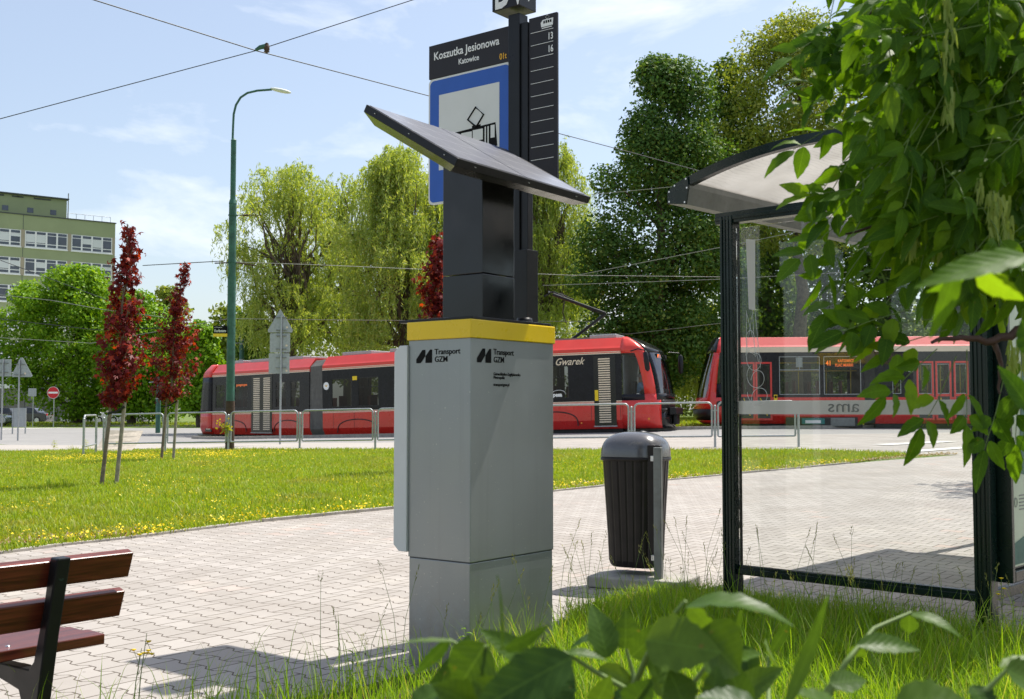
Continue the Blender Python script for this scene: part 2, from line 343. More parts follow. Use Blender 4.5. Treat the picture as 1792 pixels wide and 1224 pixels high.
M['lf_shrub'] = leaf_mat('shrub_leaves', (0.035, 0.085, 0.016), (0.09, 0.17, 0.02), (0.13, 0.22, 0.03), trans=0.42, vein=True, rough=0.42)
M['samara'] = leaf_mat('hanging_seed_keys', (0.24, 0.33, 0.07), (0.34, 0.42, 0.12), trans=0.45)
M['blade'] = leaf_mat('grass_blades', (0.15, 0.29, 0.018), (0.27, 0.43, 0.035), (0.4, 0.42, 0.14), trans=0.5)
M['blade_far'] = leaf_mat('lawn_blades', (0.2, 0.31, 0.02), (0.33, 0.42, 0.03), (0.45, 0.43, 0.1), trans=0.35, patch=(0.33, 0.3, 0.09))
M['seedhead'] = leaf_mat('grass_seed_heads', (0.16, 0.19, 0.05), (0.3, 0.3, 0.12), trans=0.3)
M['dry'] = leaf_mat('dry_leaves', (0.25, 0.18, 0.1), (0.4, 0.3, 0.18), trans=0.2)

# ------------------------------------------------------------------ mesh builder
class MB:
    def __init__(s): s.v = []; s.f = []; s.mi = []; s.sm = []
    def add(s, vs, fs, mi=0, smooth=False):
        o = len(s.v); s.v += [tuple(p) for p in vs]
        for f in fs: s.f.append([i + o for i in f]); s.mi.append(mi); s.sm.append(smooth)
        return s
    def box(s, x0, x1, y0, y1, z0, z1, mi=0, T=None):
        vs = [Vector(p) for p in ((x0, y0, z0), (x1, y0, z0), (x1, y1, z0), (x0, y1, z0), (x0, y0, z1), (x1, y0, z1), (x1, y1, z1), (x0, y1, z1))]
        if T is not None: vs = [T @ p for p in vs]
        return s.add(vs, [(3, 2, 1, 0), (4, 5, 6, 7), (0, 1, 5, 4), (1, 2, 6, 5), (2, 3, 7, 6), (3, 0, 4, 7)], mi)
    def prism(s, poly, a, b, axis='y', mi=0, T=None, smooth=False):
        n = len(poly)
        def P(p, q):
            v = Vector((p[0], q, p[1])) if axis == 'y' else (Vector((q, p[0], p[1])) if axis == 'x' else Vector((p[0], p[1], q)))
            return T @ v if T is not None else v
        vs = [P(p, a) for p in poly] + [P(p, b) for p in poly]
        s.add(vs, [list(range(n)), list(range(2 * n - 1, n - 1, -1))], mi)
        o = len(s.v) - 2 * n
        for i in range(n):
            j = (i + 1) % n; s.f.append([o + j, o + i, o + n + i, o + n + j]); s.mi.append(mi); s.sm.append(smooth)
        return s
    def path(s, pts, rad, n=10, mi=0, cap=True, closed=False):
        pts = [Vector(p) for p in pts]; k = len(pts)
        rs = rad if isinstance(rad, (list, tuple)) else [rad] * k
        vs = []; up = None
        for i, p in enumerate(pts):
            if closed: d = pts[(i + 1) % k] - pts[i - 1]
            else: d = pts[min(i + 1, k - 1)] - pts[max(i - 1, 0)]
            if d.length < 1e-9: d = Vector((0, 0, 1))
            d.normalize()
            if up is None:
                up = Vector((0, 0, 1)) if abs(d.z) < 0.9 else Vector((1, 0, 0))
            a = d.cross(up)
            if a.length < 1e-6: a = d.cross(Vector((0, 1, 0)))
            a.normalize(); b = a.cross(d).normalized(); up = b
            for j in range(n):
                t_ = 2 * PI * j / n; vs.append(p + (a * math.cos(t_) + b * math.sin(t_)) * rs[i])
        fs = []
        for i in range(k if closed else k - 1):
            i2 = (i + 1) % k
            for j in range(n):
                j2 = (j + 1) % n; fs.append((i * n + j, i * n + j2, i2 * n + j2, i2 * n + j))
        s.add(vs, fs, mi, True)
        if cap and not closed: s.add(vs[:n], [list(range(n))[::-1]], mi); s.add(vs[-n:], [list(range(n))], mi)
        return s
    def lathe(s, prof, n=24, c=(0, 0, 0), mi=0, sx=1.0, sy=1.0, smooth=True):
        vs = []
        for r, z in prof:
            for j in range(n):
                a = 2 * PI * j / n; vs.append((c[0] + r * math.cos(a) * sx, c[1] + r * math.sin(a) * sy, c[2] + z))
        fs = []
        for i in range(len(prof) - 1):
            for j in range(n): j2 = (j + 1) % n; fs.append((i * n + j, i * n + j2, (i + 1) * n + j2, (i + 1) * n + j))
        s.add(vs, fs, mi, smooth)
        s.add(vs[:n], [list(range(n))[::-1]], mi); s.add(vs[-n:], [list(range(n))], mi)
        return s
    def disc(s, c, r, y, n=24, mi=0, sx=1, sz=1):
        """flat disc in the xz plane at y, facing -y"""
        return s.add([(c[0] + r * sx * math.cos(2 * PI * j / n), y, c[1] + r * sz * math.sin(2 * PI * j / n)) for j in range(n)], [list(range(n))], mi)
    def poly(s, pts, y, mi=0):
        """flat polygon in the xz plane at y"""
        return s.add([(p[0], y, p[1]) for p in pts], [list(range(len(pts)))], mi)
    def build(s, name, mats, parent=None, bevel=0, T=None):
        me = bpy.data.meshes.new(name); me.from_pydata(s.v, [], s.f)
        for mm in (mats if isinstance(mats, (list, tuple)) else [mats]): me.materials.append(mm)
        me.polygons.foreach_set('material_index', s.mi); me.polygons.foreach_set('use_smooth', s.sm); me.update()
        o = bpy.data.objects.new(name, me); COL.objects.link(o)
        if parent is not None: o.parent = parent
        if T is not None: o.matrix_local = T
        if bevel:
            b = o.modifiers.new('bevel', 'BEVEL'); b.width = bevel; b.segments = 2; b.limit_method = 'ANGLE'; b.angle_limit = R(40)
            b.harden_normals = False
        return o

def tag(o, label=None, cat=None, group=None, kind=None):
    if label: o['label'] = label
    if cat: o['category'] = cat
    if group: o['group'] = group
    if kind: o['kind'] = kind
    return o

def thing(name, label, cat, loc=(0, 0, 0), rz=0.0, group=None):
    o = bpy.data.objects.new(name, None); COL.objects.link(o); o.location = loc; o.rotation_euler = (0, 0, rz)
    o.empty_display_size = 0.2
    return tag(o, label, cat, group)

def copy_tree(o, parent=None):
    c = o.copy(); COL.objects.link(c); c.parent = parent
    for ch in list(o.children): copy_tree(ch, c)
    return c

def fast_mesh(name, V, F, mat, parent=None, uv=None, smooth=False, loc=None):
    """V (n,3), F (m,k) same-size faces"""
    V = np.asarray(V, dtype=np.float32); F = np.asarray(F, dtype=np.int32); k = F.shape[1]
    me = bpy.data.meshes.new(name)
    me.vertices.add(len(V)); me.vertices.foreach_set('co', V.ravel())
    me.loops.add(F.size); me.loops.foreach_set('vertex_index', F.ravel())
    me.polygons.add(len(F)); me.polygons.foreach_set('loop_start', np.arange(0, F.size, k, dtype=np.int32))
    me.polygons.foreach_set('loop_total', np.full(len(F), k, dtype=np.int32))
    if smooth: me.polygons.foreach_set('use_smooth', np.ones(len(F), dtype=bool))
    me.update(calc_edges=True)
    if uv is not None:
        l = me.uv_layers.new(name='UVMap'); l.data.foreach_set('uv', np.asarray(uv, dtype=np.float32)[F.ravel()].ravel())
    me.materials.append(mat)
    o = bpy.data.objects.new(name, me); COL.objects.link(o)
    if parent is not None: o.parent = parent
    if loc is not None: o.location = loc
    return o

def text(s_, size, T, mat, parent, name='lettering', sx=1.0, fit=None, shear=0.0, align='LEFT', bold=0.0, depth=0.0008):
    """lettering as a mesh: drawn in the xz plane of T, facing -y"""
    cu = bpy.data.curves.new(name, 'FONT'); cu.body = s_; cu.size = size; cu.shear = shear; cu.align_x = align
    cu.offset = bold; cu.extrude = depth; cu.resolution_u = 3
    tmp = bpy.data.objects.new('tmp', cu); COL.objects.link(tmp)
    me = bpy.data.meshes.new_from_object(tmp); bpy.data.objects.remove(tmp); bpy.data.curves.remove(cu)
    if fit: xs_ = [v.co.x for v in me.vertices]; sx = fit / (max(xs_) - min(xs_))
    me.transform(Matrix.Diagonal((sx, 1, 1, 1))); me.transform(Matrix.Rotation(R(90), 4, 'X')); me.transform(T)
    me.name = name; me.materials.clear(); me.materials.append(mat)
    for p in me.polygons: p.material_index = 0
    o = bpy.data.objects.new(name, me); COL.objects.link(o); o.parent = parent
    return o

TR = Matrix.Translation

# ------------------------------------------------------------------ ground sheets
def sheet(name, poly, dz, mat, step=2.0, lo=-42, hi=42, top=60):
    """flat polygon cut on a grid and laid on the terrain"""
    bm = bmesh.new(); vs = [bm.verts.new((p[0], p[1], 0)) for p in poly]; bm.faces.new(vs)
    bmesh.ops.triangulate(bm, faces=bm.faces[:])
    xs = [p[0] for p in poly]; ys = [p[1] for p in poly]
    def cut(co, no):
        bmesh.ops.bisect_plane(bm, geom=bm.verts[:] + bm.edges[:] + bm.faces[:], plane_co=co, plane_no=no)
    k = max(min(xs), lo)
    x0 = math.ceil(k / step) * step
    while x0 < min(max(xs), hi): cut((x0, 0, 0), (1, 0, 0)); x0 += step
    cut((7, 0, 0), (1, 0, 0)); cut((-12, 0, 0), (1, 0, 0)); cut((0, 55, 0), (0, 1, 0)); cut((0, 0, 0), (0, 1, 0))
    y0 = math.ceil(max(min(ys), -2) / step) * step
    while y0 < min(max(ys), top): cut((0, y0, 0), (0, 1, 0)); y0 += step
    for v in bm.verts: v.co.z = gz(v.co.x, v.co.y) + dz
    bmesh.ops.recalc_face_normals(bm, faces=bm.faces[:])
    me = bpy.data.meshes.new(name); bm.to_mesh(me); bm.free(); me.materials.append(mat)
    for p in me.polygons:
        if p.normal.z < 0: p.flip()
    o = bpy.data.objects.new(name, me); COL.objects.link(o); o['kind'] = 'structure'
    return o

def xy(p): return (p.x, p.y)
sheet('ground', [(-900, -60), (900, -60), (900, 1500), (-900, 1500)], 0.0, M['far_grass'])
edge = [G(*q) for q in ((0, 972), (110, 957), (230, 944), (460, 915), (690, 892), (880, 871), (965, 862), (1060, 852), (1265, 833), (1490, 812), (1680, 797))]
E = [xy(p) for p in edge]
dl = (E[1][0] - E[0][0], E[1][1] - E[0][1])
far_l = (-20.0, E[0][1] - 2.0)
sheet('plaza_paving', [(-20, -8), (24, -8), (24, 30), E[-1]] + E[::-1][1:] + [far_l], 0.006, M['paving'])
# lawn between plaza and railing
ltop = [xy(G(*q)) for q in ((-60, 791.5), (60, 790), (140, 788), (300, 787), (500, 787), (690, 787), (970, 788), (1200, 788), (1400, 788), (1500, 791), (1600, 795))]
sheet('lawn', [far_l] + E[:-1] + ltop[::-1] + [(far_l[0] - 2, ltop[0][1])], 0.012, M['lawn'])
# sidewalk behind the lawn, then the road
s_far = [xy(G(*q)) for q in ((250, 777), (500, 776), (690, 775), (970, 766), (1265, 762), (1500, 760), (1700, 757))]
s_near = [xy(G(*q)) for q in ((250, 787.6), (500, 787.2), (690, 787), (970, 788), (1265, 788), (1400, 788.4), (1500, 791), (1610, 796), (1680, 797))]
sheet('sidewalk', s_near[:3] + s_far[:3][::-1], 0.006, M['slab'])
lp = [xy(G(*q)) for q in ((-300, 779), (0, 779), (140, 780), (250, 777.5), (250, 787.5), (140, 787.6), (60, 789.6), (-60, 791), (-300, 794))]
sheet('side_path', lp, 0.008, M['slab'])
sheet('block_sidewalk', s_near[2:] + [(26, s_near[-1][1] + 1), (26, s_far[-1][1])] + s_far[2:][::-1], 0.006, M['paving2'])
kerb = [xy(G(*q)) for q in ((335, 768.5), (690, 764.5), (970, 757.5), (1160, 753.5), (1265, 752), (1480, 750), (1700, 748))]
kerb = kerb + [(30, kerb[-1][1] + 0.5)]
lft = [xy(G(*q)) for q in ((-300, 778), (0, 778), (140, 786), (250, 777))]
road = lft + s_far[1:] + [(30, s_far[-1][1])] + kerb[::-1] + [xy(G(240, 762)), xy(G(0, 757)), (-60, 62)] + [(-90, 48)]
sheet('road', [lft[0]] + lft[1:] + s_far[1:] + [(30, s_far[-1][1] - 0.3)] + kerb[::-1] + [(-13, 62), (-18, 78), (-60, 84), (-90, 60)], 0.004, M['asphalt'])
sheet('far_verge', [(-130, 88), (-18, 86), (0, 88), (0, 100), (-130, 100)], 0.02, M['far_grass'])
sheet('parking_lot', [(-140, 99.5), (-10, 99.5), (-10, 112), (-140, 112)], 0.03, M['asphalt'])
tb = [(p[0] - 0.1, p[1] + 0.3) for p in kerb]
sheet('track_bed', tb + [(30, 48), (8, 46), (-2, 50), (-12, 60), (-16, 60)], 0.03, M['ballast'])
sheet('tram_verge', [(3.0, 44.5), (30, 41.5), (30, 62), (0, 62)], 0.06, M['lawn'])
# kerb stones
def kerb_run(name, pts, wd=0.15, h=0.12, mat=None):
    mb = MB()
    for a, b in zip(pts[:-1], pts[1:]):
        a = Vector((a[0], a[1], 0)); b = Vector((b[0], b[1], 0)); d = b - a; n = max(1, int(d.length / 1.0)); u = d.normalized(); p = Vector((-u.y, u.x, 0)) * wd
        for i in range(n):
            s0 = a + d * (i / n) + u * 0.006; s1 = a + d * ((i + 1) / n) - u * 0.006
            q = [s0, s1, s1 + p, s0 + p]; zz = [gz(k.x, k.y) for k in q]; jj = rnd.uniform(-0.006, 0.006)
            vs = [(k.x, k.y, z - 0.1) for k, z in zip(q, zz)] + [(k.x, k.y, z + h + jj) for k, z in zip(q, zz)]
            mb.add(vs, [(3, 2, 1, 0), (4, 5, 6, 7), (0, 1, 5, 4), (1, 2, 6, 5), (2, 3, 7, 6), (3, 0, 4, 7)])
    o = mb.build(name, mat or M['kerb']); o['kind'] = 'structure'; return o
kerb_run('kerb', kerb)
kerb_run('lawn_kerb', [far_l] + E[:-1] , 0.08, 0.03)
kerb_run('verge_kerb', [(-90, 88), (-18, 86), (0, 87)], 0.3, 0.12)
# worn white lines
def stripe(name, a, b, wd, dz=0.009):
    a = Vector(a); b = Vector(b); u = (b - a).normalized(); p = Vector((-u.y, u.x)) * wd / 2
    return sheet(name, [tuple(a - p), tuple(b - p), tuple(b + p), tuple(a + p)], dz, M['roadpaint'])
stripe('road_marking', xy(G(500, 768)), xy(G(700, 765.5)), 0.12)
stripe('road_marking', xy(G(0, 752)), xy(G(110, 749)), 0.5)
stripe('road_marking', xy(G(1540, 780)), xy(G(1660, 774)), 0.5, 0.02)
stripe('road_marking', xy(G(1590, 792)), xy(G(1700, 784)), 0.4, 0.02)
# rails
for off in (0.5, 1.94):
    mb = MB(); pts = [(-15.4, 54.4), (-8.5, 47.8), (-4.5, 44.0), (1.5, 41.2), (5.4, 40.1), (8, 43.2), (30, 42.2)]
    pp = []
    for i in range(len(pts) - 1):
        if i == 4: continue
        a, b = Vector(pts[i]), Vector(pts[i + 1]); u = (b - a).normalized(); n = Vector((-u.y, u.x)) * off
        q0, q1 = a + n, b + n
        mb.add([(q0.x, q0.y, gz(*q0) + .03), (q1.x, q1.y, gz(*q1) + .03), (q1.x, q1.y + .07, gz(*q1) + .03), (q0.x, q0.y + .07, gz(*q0) + .03),
                (q0.x, q0.y, gz(*q0) + .09), (q1.x, q1.y, gz(*q1) + .09), (q1.x, q1.y + .07, gz(*q1) + .09), (q0.x, q0.y + .07, gz(*q0) + .09)],
               [(4, 5, 6, 7), (0, 1, 5, 4), (2, 3, 7, 6)])
    o = mb.build('track_rail', M['galv_dark']); o['kind'] = 'structure'

# ================================================================== KIOSK
E1 = Vector((0.611, 0.791, 0)); KR = math.atan2(0.791, 0.611)
kz = gz(-0.19, 5.24)
KC = at(822.5, 1195, 5.24)
kiosk = thing('info_kiosk', 'grey transport pillar with yellow band and tilted solar panel on top, beside the paving', 'kiosk', (KC.x, KC.y, kz), KR)
KL, KW = 0.651, 0.385
def kz_at(v, Y=5.24): return at(822, v, Y).z - kz
zs, zy0, zy1 = kz_at(986), kz_at(590.5), kz_at(558)
mb = MB(); mb.box(0.004, KL - 0.004, 0.004, KW - 0.004, -0.1, zs - 0.003); mb.build('base_cabinet', M['grey_metal'], kiosk, 0.004)
mb = MB(); mb.box(0, KL, 0, KW, zs, zy0); bd = mb.build('upper_cabinet', M['grey_metal'], kiosk, 0.004)
mb = MB(); mb.box(0.006, KL - 0.006, 0.006, KW - 0.006, zs - 0.006, zs + 0.004); mb.build('seam', M['seal'], kiosk)
mb = MB(); mb.box(-0.008, KL + 0.008, -0.008, KW + 0.008, zy0 - 0.002, zy1); mb.build('yellow_band', M['yellow'], kiosk, 0.005)
mb = MB(); mb.box(0.01, KL - 0.02, -0.002, KW + 0.075, zy1, zy1 + 0.014); mb.build('top_plate', M['black'], kiosk, 0.003)
# display box on the far side, edge seen
ch = 0.03
zt_, zb_ = kz_at(600), kz_at(977)
mb = MB(); mb.prism([(KW, zb_), (KW + 0.05, zb_), (KW + 0.085, zb_ + ch), (KW + 0.085, zt_ - ch), (KW + 0.05, zt_), (KW, zt_)], -0.012, KL - 0.03, 'x')
mb.build('display_case', M['light_metal'], kiosk, 0.003)
mb = MB(); mb.box(0.06, KL - 0.1, KW + 0.086, KW + 0.089, zb_ + 0.2, zt_ - 0.1); mb.build('screen', M['car_glass'], kiosk)
# column
ca, cb, cw = 0.17, 0.07, 0.25
cz1 = zy1 + 0.014
zc2 = kz_at(478, 5.42); ztop = 2.45 - kz
mb = MB(); mb.box(ca, ca + cw, cb, cb + cw, cz1, zc2 - 0.002); mb.build('lower_column', M['black_gloss'], kiosk, 0.003)
mb = MB(); mb.box(ca, ca + cw, cb, cb + cw, zc2 + 0.002, ztop); mb.build('upper_column', M['black_gloss'], kiosk, 0.003)
mb = MB(); mb.lathe([(0.001, cz1 + 0.024), (0.038, cz1 + 0.022), (0.04, cz1), (0.04, cz1 - 0.003)][::-1], 20, (0.49, 0.06, 0)); mb.build('antenna_cap', M['black'], kiosk)
# solar panel : AB tilts up to the left (local y), BC level along local x
KT = Matrix.Translation((KC.x, KC.y, kz)) @ Matrix.Rotation(KR, 4, 'Z')
B_ = KT.inverted() @ Vector((-0.2329, 4.8833, 2.335))
tilt = R(30.9); Lx, Ly = 1.107, 0.622
PT = TR(B_) @ Matrix.Rotation(R(54.85) - KR, 4, 'Z') @ Matrix.Rotation(tilt, 4, 'X')
sp_ = bpy.data.objects.new('solar_panel', None); COL.objects.link(sp_); sp_.parent = kiosk; sp_.matrix_local = PT
mb = MB(); mb.box(0, Lx, 0, Ly, -0.036, 0.0); mb.build('frame', M['black'], sp_, 0.002)
mb = MB()
for i_ in range(2):
    mb.box(0.012 + i_ * 0.526, 0.012 + i_ * 0.526 + 0.518, 0.012, Ly - 0.012, 0.0005, 0.0025)
mb.build('solar_cells', M['solar'], sp_)
mb = MB(); v_ = [(0.002, 0.002, -0.0365), (Lx - 0.002, 0.002, -0.0365), (Lx - 0.002, Ly - 0.002, -0.0365), (0.002, Ly - 0.002, -0.0365), (0.05, 0.05, -0.075), (Lx - 0.05, 0.05, -0.075), (Lx - 0.05, Ly - 0.05, -0.075), (0.05, Ly - 0.05, -0.075)]
mb.add(v_, [(0, 1, 5, 4), (1, 2, 6, 5), (2, 3, 7, 6), (3, 0, 4, 7), (7, 6, 5, 4)]); mb.build('underside_tray', M['tray'], sp_)
mb = MB()
for k in (0.12, 0.5, 0.88):
    for (c, ax) in (((k * Lx, -0.0015, -0.018), 0), ((-0.0015, k * Ly, -0.018), 1)):
        mb.lathe([(0.0001, 0), (0.006, 0), (0.005, 0.003)], 10, c)
mb.build('screws', M['alu'], sp_)
# lettering on the cabinet. front face = local y=0 (faces -y); left face = local x=0 (faces -x)
def logo(P, s, parent, T):
    """slanted double-stroke emblem, s = height"""
    mb = MB()
    mb.poly([(0, 0), (0.46 * s, 0), (0.92 * s, 0.52 * s), (0.92 * s, 1.0 * s), (0.62 * s, 1.0 * s), (0, 0.30 * s)], 0)
    mb.poly([(0.94 * s, 0.0), (1.6 * s, 0.0), (1.6 * s, 1.0 * s), (1.38 * s, 1.0 * s), (0.94 * s, 0.52 * s)], 0)
    return mb.build('emblem', M['ink'], parent, T=T @ TR(P))
LEFT = Matrix.Rotation(R(-90), 4, 'Z')       # maps drawing plane (facing -y, x right) to face -x with x running towards -y
def zrow(v): return at(822, v, 5.37).z - kz
# left face : u runs from far edge (y=KW) to the corner (y=0)
TL = TR((-0.0012, KW, 0)) @ LEFT
logo((0.049, 0, zrow(635)), 0.0625, kiosk, TL)
text('Transport', 0.0375, TL @ TR((0.165, 0, zrow(620.6))), M['ink'], kiosk, fit=0.158, bold=0.0003)
text('GZM', 0.0375, TL @ TR((0.165, 0, zrow(633.8))), M['ink'], kiosk, fit=0.078, bold=0.0003)
TF = TR((0, -0.0012, 0))
TB = TR((KL + 0.0012, 0, 0)) @ Matrix.Rotation(R(90), 4, 'Z')
logo((0.05, 0, zrow(635)), 0.0625, kiosk, TB)
text('Transport', 0.0375, TB @ TR((0.165, 0, zrow(620.6))), M['ink'], kiosk, fit=0.158, bold=0.0003)
text('GZM', 0.0375, TB @ TR((0.165, 0, zrow(633.8))), M['ink'], kiosk, fit=0.078, bold=0.0003)
logo((0.045, 0, zrow(635.8)), 0.066, kiosk, TF)
text('Transport', 0.0385, TF @ TR((0.168, 0, zrow(620.5))), M['ink'], kiosk, fit=0.155, bold=0.0003)
text('GZM', 0.0385, TF @ TR((0.168, 0, zrow(634.2))), M['ink'], kiosk, fit=0.078, bold=0.0003)
for s_, v_, f_ in (('G\u00f3rno\u015bl\u0105sko-Zag\u0142\u0119biowska', 657.0, 0.207), ('Metropolia', 663.2, 0.083), ('transportgzm.pl', 675.6, 0.12)):
    text(s_, 0.0205, TF @ TR((0.168, 0, zrow(v_))), M['ink'], kiosk, fit=f_, bold=0.0)

# ================================================================== STOP SIGN POLE
SC_ = at(909, 600, 6.35); sz = gz(SC_.x, SC_.y)
BR = math.atan2(-0.611, 0.791)       # boards run along (0.791,-0.611): local x to the right, facing -y (towards the camera)
post = thing('stop_sign_post', 'tall dark tram stop sign post with blue tram board standing behind the kiosk', 'stop sign', (SC_.x, SC_.y, sz), BR)
def zs_(v, u=909, Y=6.35): return at(u, v, Y).z - sz
pw = 0.08
mb = MB(); mb.box(-pw, 0, 0, pw, 0, zs_(22)); mb.box(0.0, 0.05, 0.012, 0.06, 1.0, zs_(40)); mb.build('pole', M['black'], post, 0.003)
mb = MB(); mb.box(-pw - 0.012, 0.062, -0.012, pw + 0.012, 0, zs_(438)); mb.build('lower_sleeve', M['black'], post, 0.003)
zb = zs_(14); mb = MB(); mb.box(-0.165, 0.03, -0.04, 0.12, zb, zb + 0.3); bx_ = mb.build('header_box', M['black'], post, 0.003)
text('DW', 0.3, TR((-0.15, -0.0415, zb + 0.012)), M['letter'], bx_, sx=0.55, bold=0.006)
# left board
bw = 0.63; x0 = -pw - bw; yb = 0.03
def zl(v): return at(889, v, 6.4).z - sz
zt, zb1, zbot = zl(42), zl(104), zl(325)
ld = bpy.data.objects.new('name_board', None); COL.objects.link(ld); ld.parent = post
mb = MB(); mb.box(x0, -pw, yb, yb + 0.02, zb1, zt); mb.build('board_panel', M['sign_dark'], ld, 0.002)
yf = yb - 0.0015
text('Koszutka Jesionowa', 0.068, TR((x0 + 0.04, yf, zt - 0.094)), M['letter'], ld, fit=0.5, bold=0.0009)
text('Katowice', 0.047, TR((x0 + 0.235, yf, zt - 0.155)), M['letter'], ld, fit=0.155, bold=0.0006)
text('01t', 0.05, TR((-pw - 0.085, yf, zt - 0.185)), M['amber'], ld, fit=0.052, bold=0.0008)
# blue tram-stop sign
def rrect(x0, x1, z0, z1, r, n=6):
    P = []
    for cx, cz, a0 in ((x1 - r, z1 - r, 0), (x0 + r, z1 - r, 90), (x0 + r, z0 + r, 180), (x1 - r, z0 + r, 270)):
        for i in range(n + 1): a = R(a0 + 90 * i / n); P.append((cx + r * math.cos(a), cz + r * math.sin(a)))
    return P
stop = bpy.data.objects.new('tram_board', None); COL.objects.link(stop); stop.parent = post
zT, zB = zb1 - 0.004, zb1 - 0.004 - 0.76
mb = MB(); mb.prism(rrect(x0, -pw - 0.002, zB, zT, 0.03), yb + 0.018, yb); mb.build('sign_plate', M['sign_white'], stop)
mb = MB(); mb.prism(rrect(x0 + 0.012, -pw - 0.014, zB + 0.012, zT - 0.012, 0.03), yb - 0.0002, yb - 0.0016); mb.build('blue_field', M['blue'], stop)
wx0, wx1, wz0, wz1 = x0 + 0.085, -pw - 0.085, zB + 0.2, zT - 0.105
mb = MB(); mb.box(wx0, wx1, yb - 0.003, yb - 0.0018, wz0, wz1); mb.build('white_field', M['sign_white'], stop)
mb = MB(); y_ = yb - 0.0042; W_ = wx1 - wx0; cx = wx0
def Q(px, pz): return (wx0 + px * W_, wz1 - pz * W_)          # unit = white field width
body = [(0.03, 0.62), (0.26, 0.535), (0.94, 0.50), (0.97, 0.80), (0.93, 0.80), (0.93, 0.83), (0.2, 0.83), (0.05, 0.8), (0.03, 0.72)]
mb.poly([Q(*p) for p in body][::-1], y_)
mb.path([Vector((Q(*p)[0], y_, Q(*p)[1])) for p in ((0.63, 0.515), (0.49, 0.40), (0.62, 0.26), (0.75, 0.375), (0.63, 0.515))], 0.006, 6)
mb.box(Q(0.56, 0)[0], Q(0.7, 0)[0], y_, yb - 0.002, Q(0, 0.525)[1], Q(0, 0.49)[1])
mb.build('tram_symbol', M['ink'], stop)
mb = MB()
for a, b, c, d in ((0.06, 0.11, 0.635, 0.70), (0.13, 0.17, 0.61, 0.70), (0.2, 0.37, 0.575, 0.70), (0.385, 0.56, 0.56, 0.70), (0.575, 0.74, 0.55, 0.69), (0.77, 0.79, 0.535, 0.8), (0.815, 0.835, 0.535, 0.8), (0.865, 0.93, 0.53, 0.69)):
    mb.poly([Q(a, d), Q(b, d), Q(b, c), Q(a, c)], y_ - 0.0015)
mb.build('symbol_windows', M['sign_white'], stop)
# right board with line numbers
rx0, rx1 = 0.052, 0.245
def zr(v): return at(925, v, 6.33).z - sz
rt = zr(33); rbm = rt - 0.98
rb = bpy.data.objects.new('line_board', None); COL.objects.link(rb); rb.parent = post
mb = MB(); mb.box(rx0, rx1, 0.02, 0.038, rbm, rt); mb.build('board_panel', M['sign_dark'], rb, 0.002)
pitch_ = 0.0722; l0 = rt - 0.088
mb = MB()
for i in range(11): mb.box(rx0 + 0.015, rx1 - 0.022, 0.0175, 0.0195, l0 - i * pitch_ - 0.0012, l0 - i * pitch_ + 0.0012)
mb.build('ruled_lines', M['letter'], rb)
text('13', 0.054, TR((rx1 - 0.022, 0.018, l0 - pitch_ + 0.015)), M['letter'], rb, sx=0.72, align='RIGHT', bold=0.001)
text('16', 0.054, TR((rx1 - 0.022, 0.018, l0 - 2 * pitch_ + 0.015)), M['letter'], rb, sx=0.72, align='RIGHT', bold=0.001)
mb = MB(); a_ = rx1 - 0.105; mb.poly([(a_, l0 + 0.02), (a_ + 0.08, l0 + 0.02), (a_ + 0.083, l0 + 0.06), (a_ + 0.01, l0 + 0.06), (a_ - 0.003, l0 + 0.045)], 0.0175)
mb.path([(a_ + 0.04, 0.0175, l0 + 0.06), (a_ + 0.03, 0.0175, l0 + 0.072), (a_ + 0.043, 0.0175, l0 + 0.083), (a_ + 0.055, 0.0175, l0 + 0.072), (a_ + 0.04, 0.0175, l0 + 0.06)], 0.0014, 4)
mb.box(a_ + 0.005, a_ + 0.075, 0.0165, 0.0175, l0 + 0.01, l0 + 0.015); mb.build('tram_icon', M['letter'], rb)
mb = MB()
for i in range(4): mb.box(a_ + 0.016 + i * 0.015, a_ + 0.026 + i * 0.015, 0.0162, 0.0168, l0 + 0.038, l0 + 0.053)
mb.build('icon_windows', M['ink'], rb)

# ================================================================== LITTER BIN
Bp = G(1112, 1042); Bp = Vector((Bp.x, 7.8, 0)); Bp.x = (1112 - 896) / 2000 * 7.8; bz = gz(Bp.x, Bp.y)
binn = thing('litter_bin', 'dark ribbed litter bin with a domed hood on a grey post behind the grass', 'litter bin', (Bp.x, Bp.y, bz), R(-28))
def zbn(v): return at(1112, v, 7.8).z - bz
zb0, zr0, zh = zbn(990), zbn(803), zbn(757)
mb = MB(); N = 120; vs = []; fs = []
rows = [(0.0, 0.80), (0.02, 0.88), (0.06, 0.93), (0.3, 0.97), (0.7, 1.06), (1.0, 1.13)]
rows = [(t_, 0.165 * k) for t_, k in rows]
for t_, r in rows:
    for j in range(N):
        a = 2 * PI * j / N; groove = 0.0035 if (j % 5 == 0 and 0.03 < t_) else 0.0
        sq = 1.0 / (abs(math.cos(a)) ** 3.2 + abs(math.sin(a)) ** 3.2) ** (1 / 3.2)
        vs.append(((r * 1.14 - groove) * sq * math.cos(a), (r * 0.98 - groove) * sq * math.sin(a), zb0 + (zr0 - zb0) * t_))
for i in range(len(rows) - 1):
    for j in range(N): fs.append((i * N + j, i * N + (j + 1) % N, (i + 1) * N + (j + 1) % N, (i + 1) * N + j))
fs.append(tuple(range(N))[::-1]); mb.add(vs, fs, 0, False); mb.build('ribbed_body', M['plastic'], binn)
def bring(r, z, n=48): return [(r * 1.14 / (abs(math.cos(2 * PI * j / n)) ** 3.2 + abs(math.sin(2 * PI * j / n)) ** 3.2) ** (1 / 3.2) * math.cos(2 * PI * j / n), r * .98 / (abs(math.cos(2 * PI * j / n)) ** 3.2 + abs(math.sin(2 * PI * j / n)) ** 3.2) ** (1 / 3.2) * math.sin(2 * PI * j / n), z) for j in range(n)]
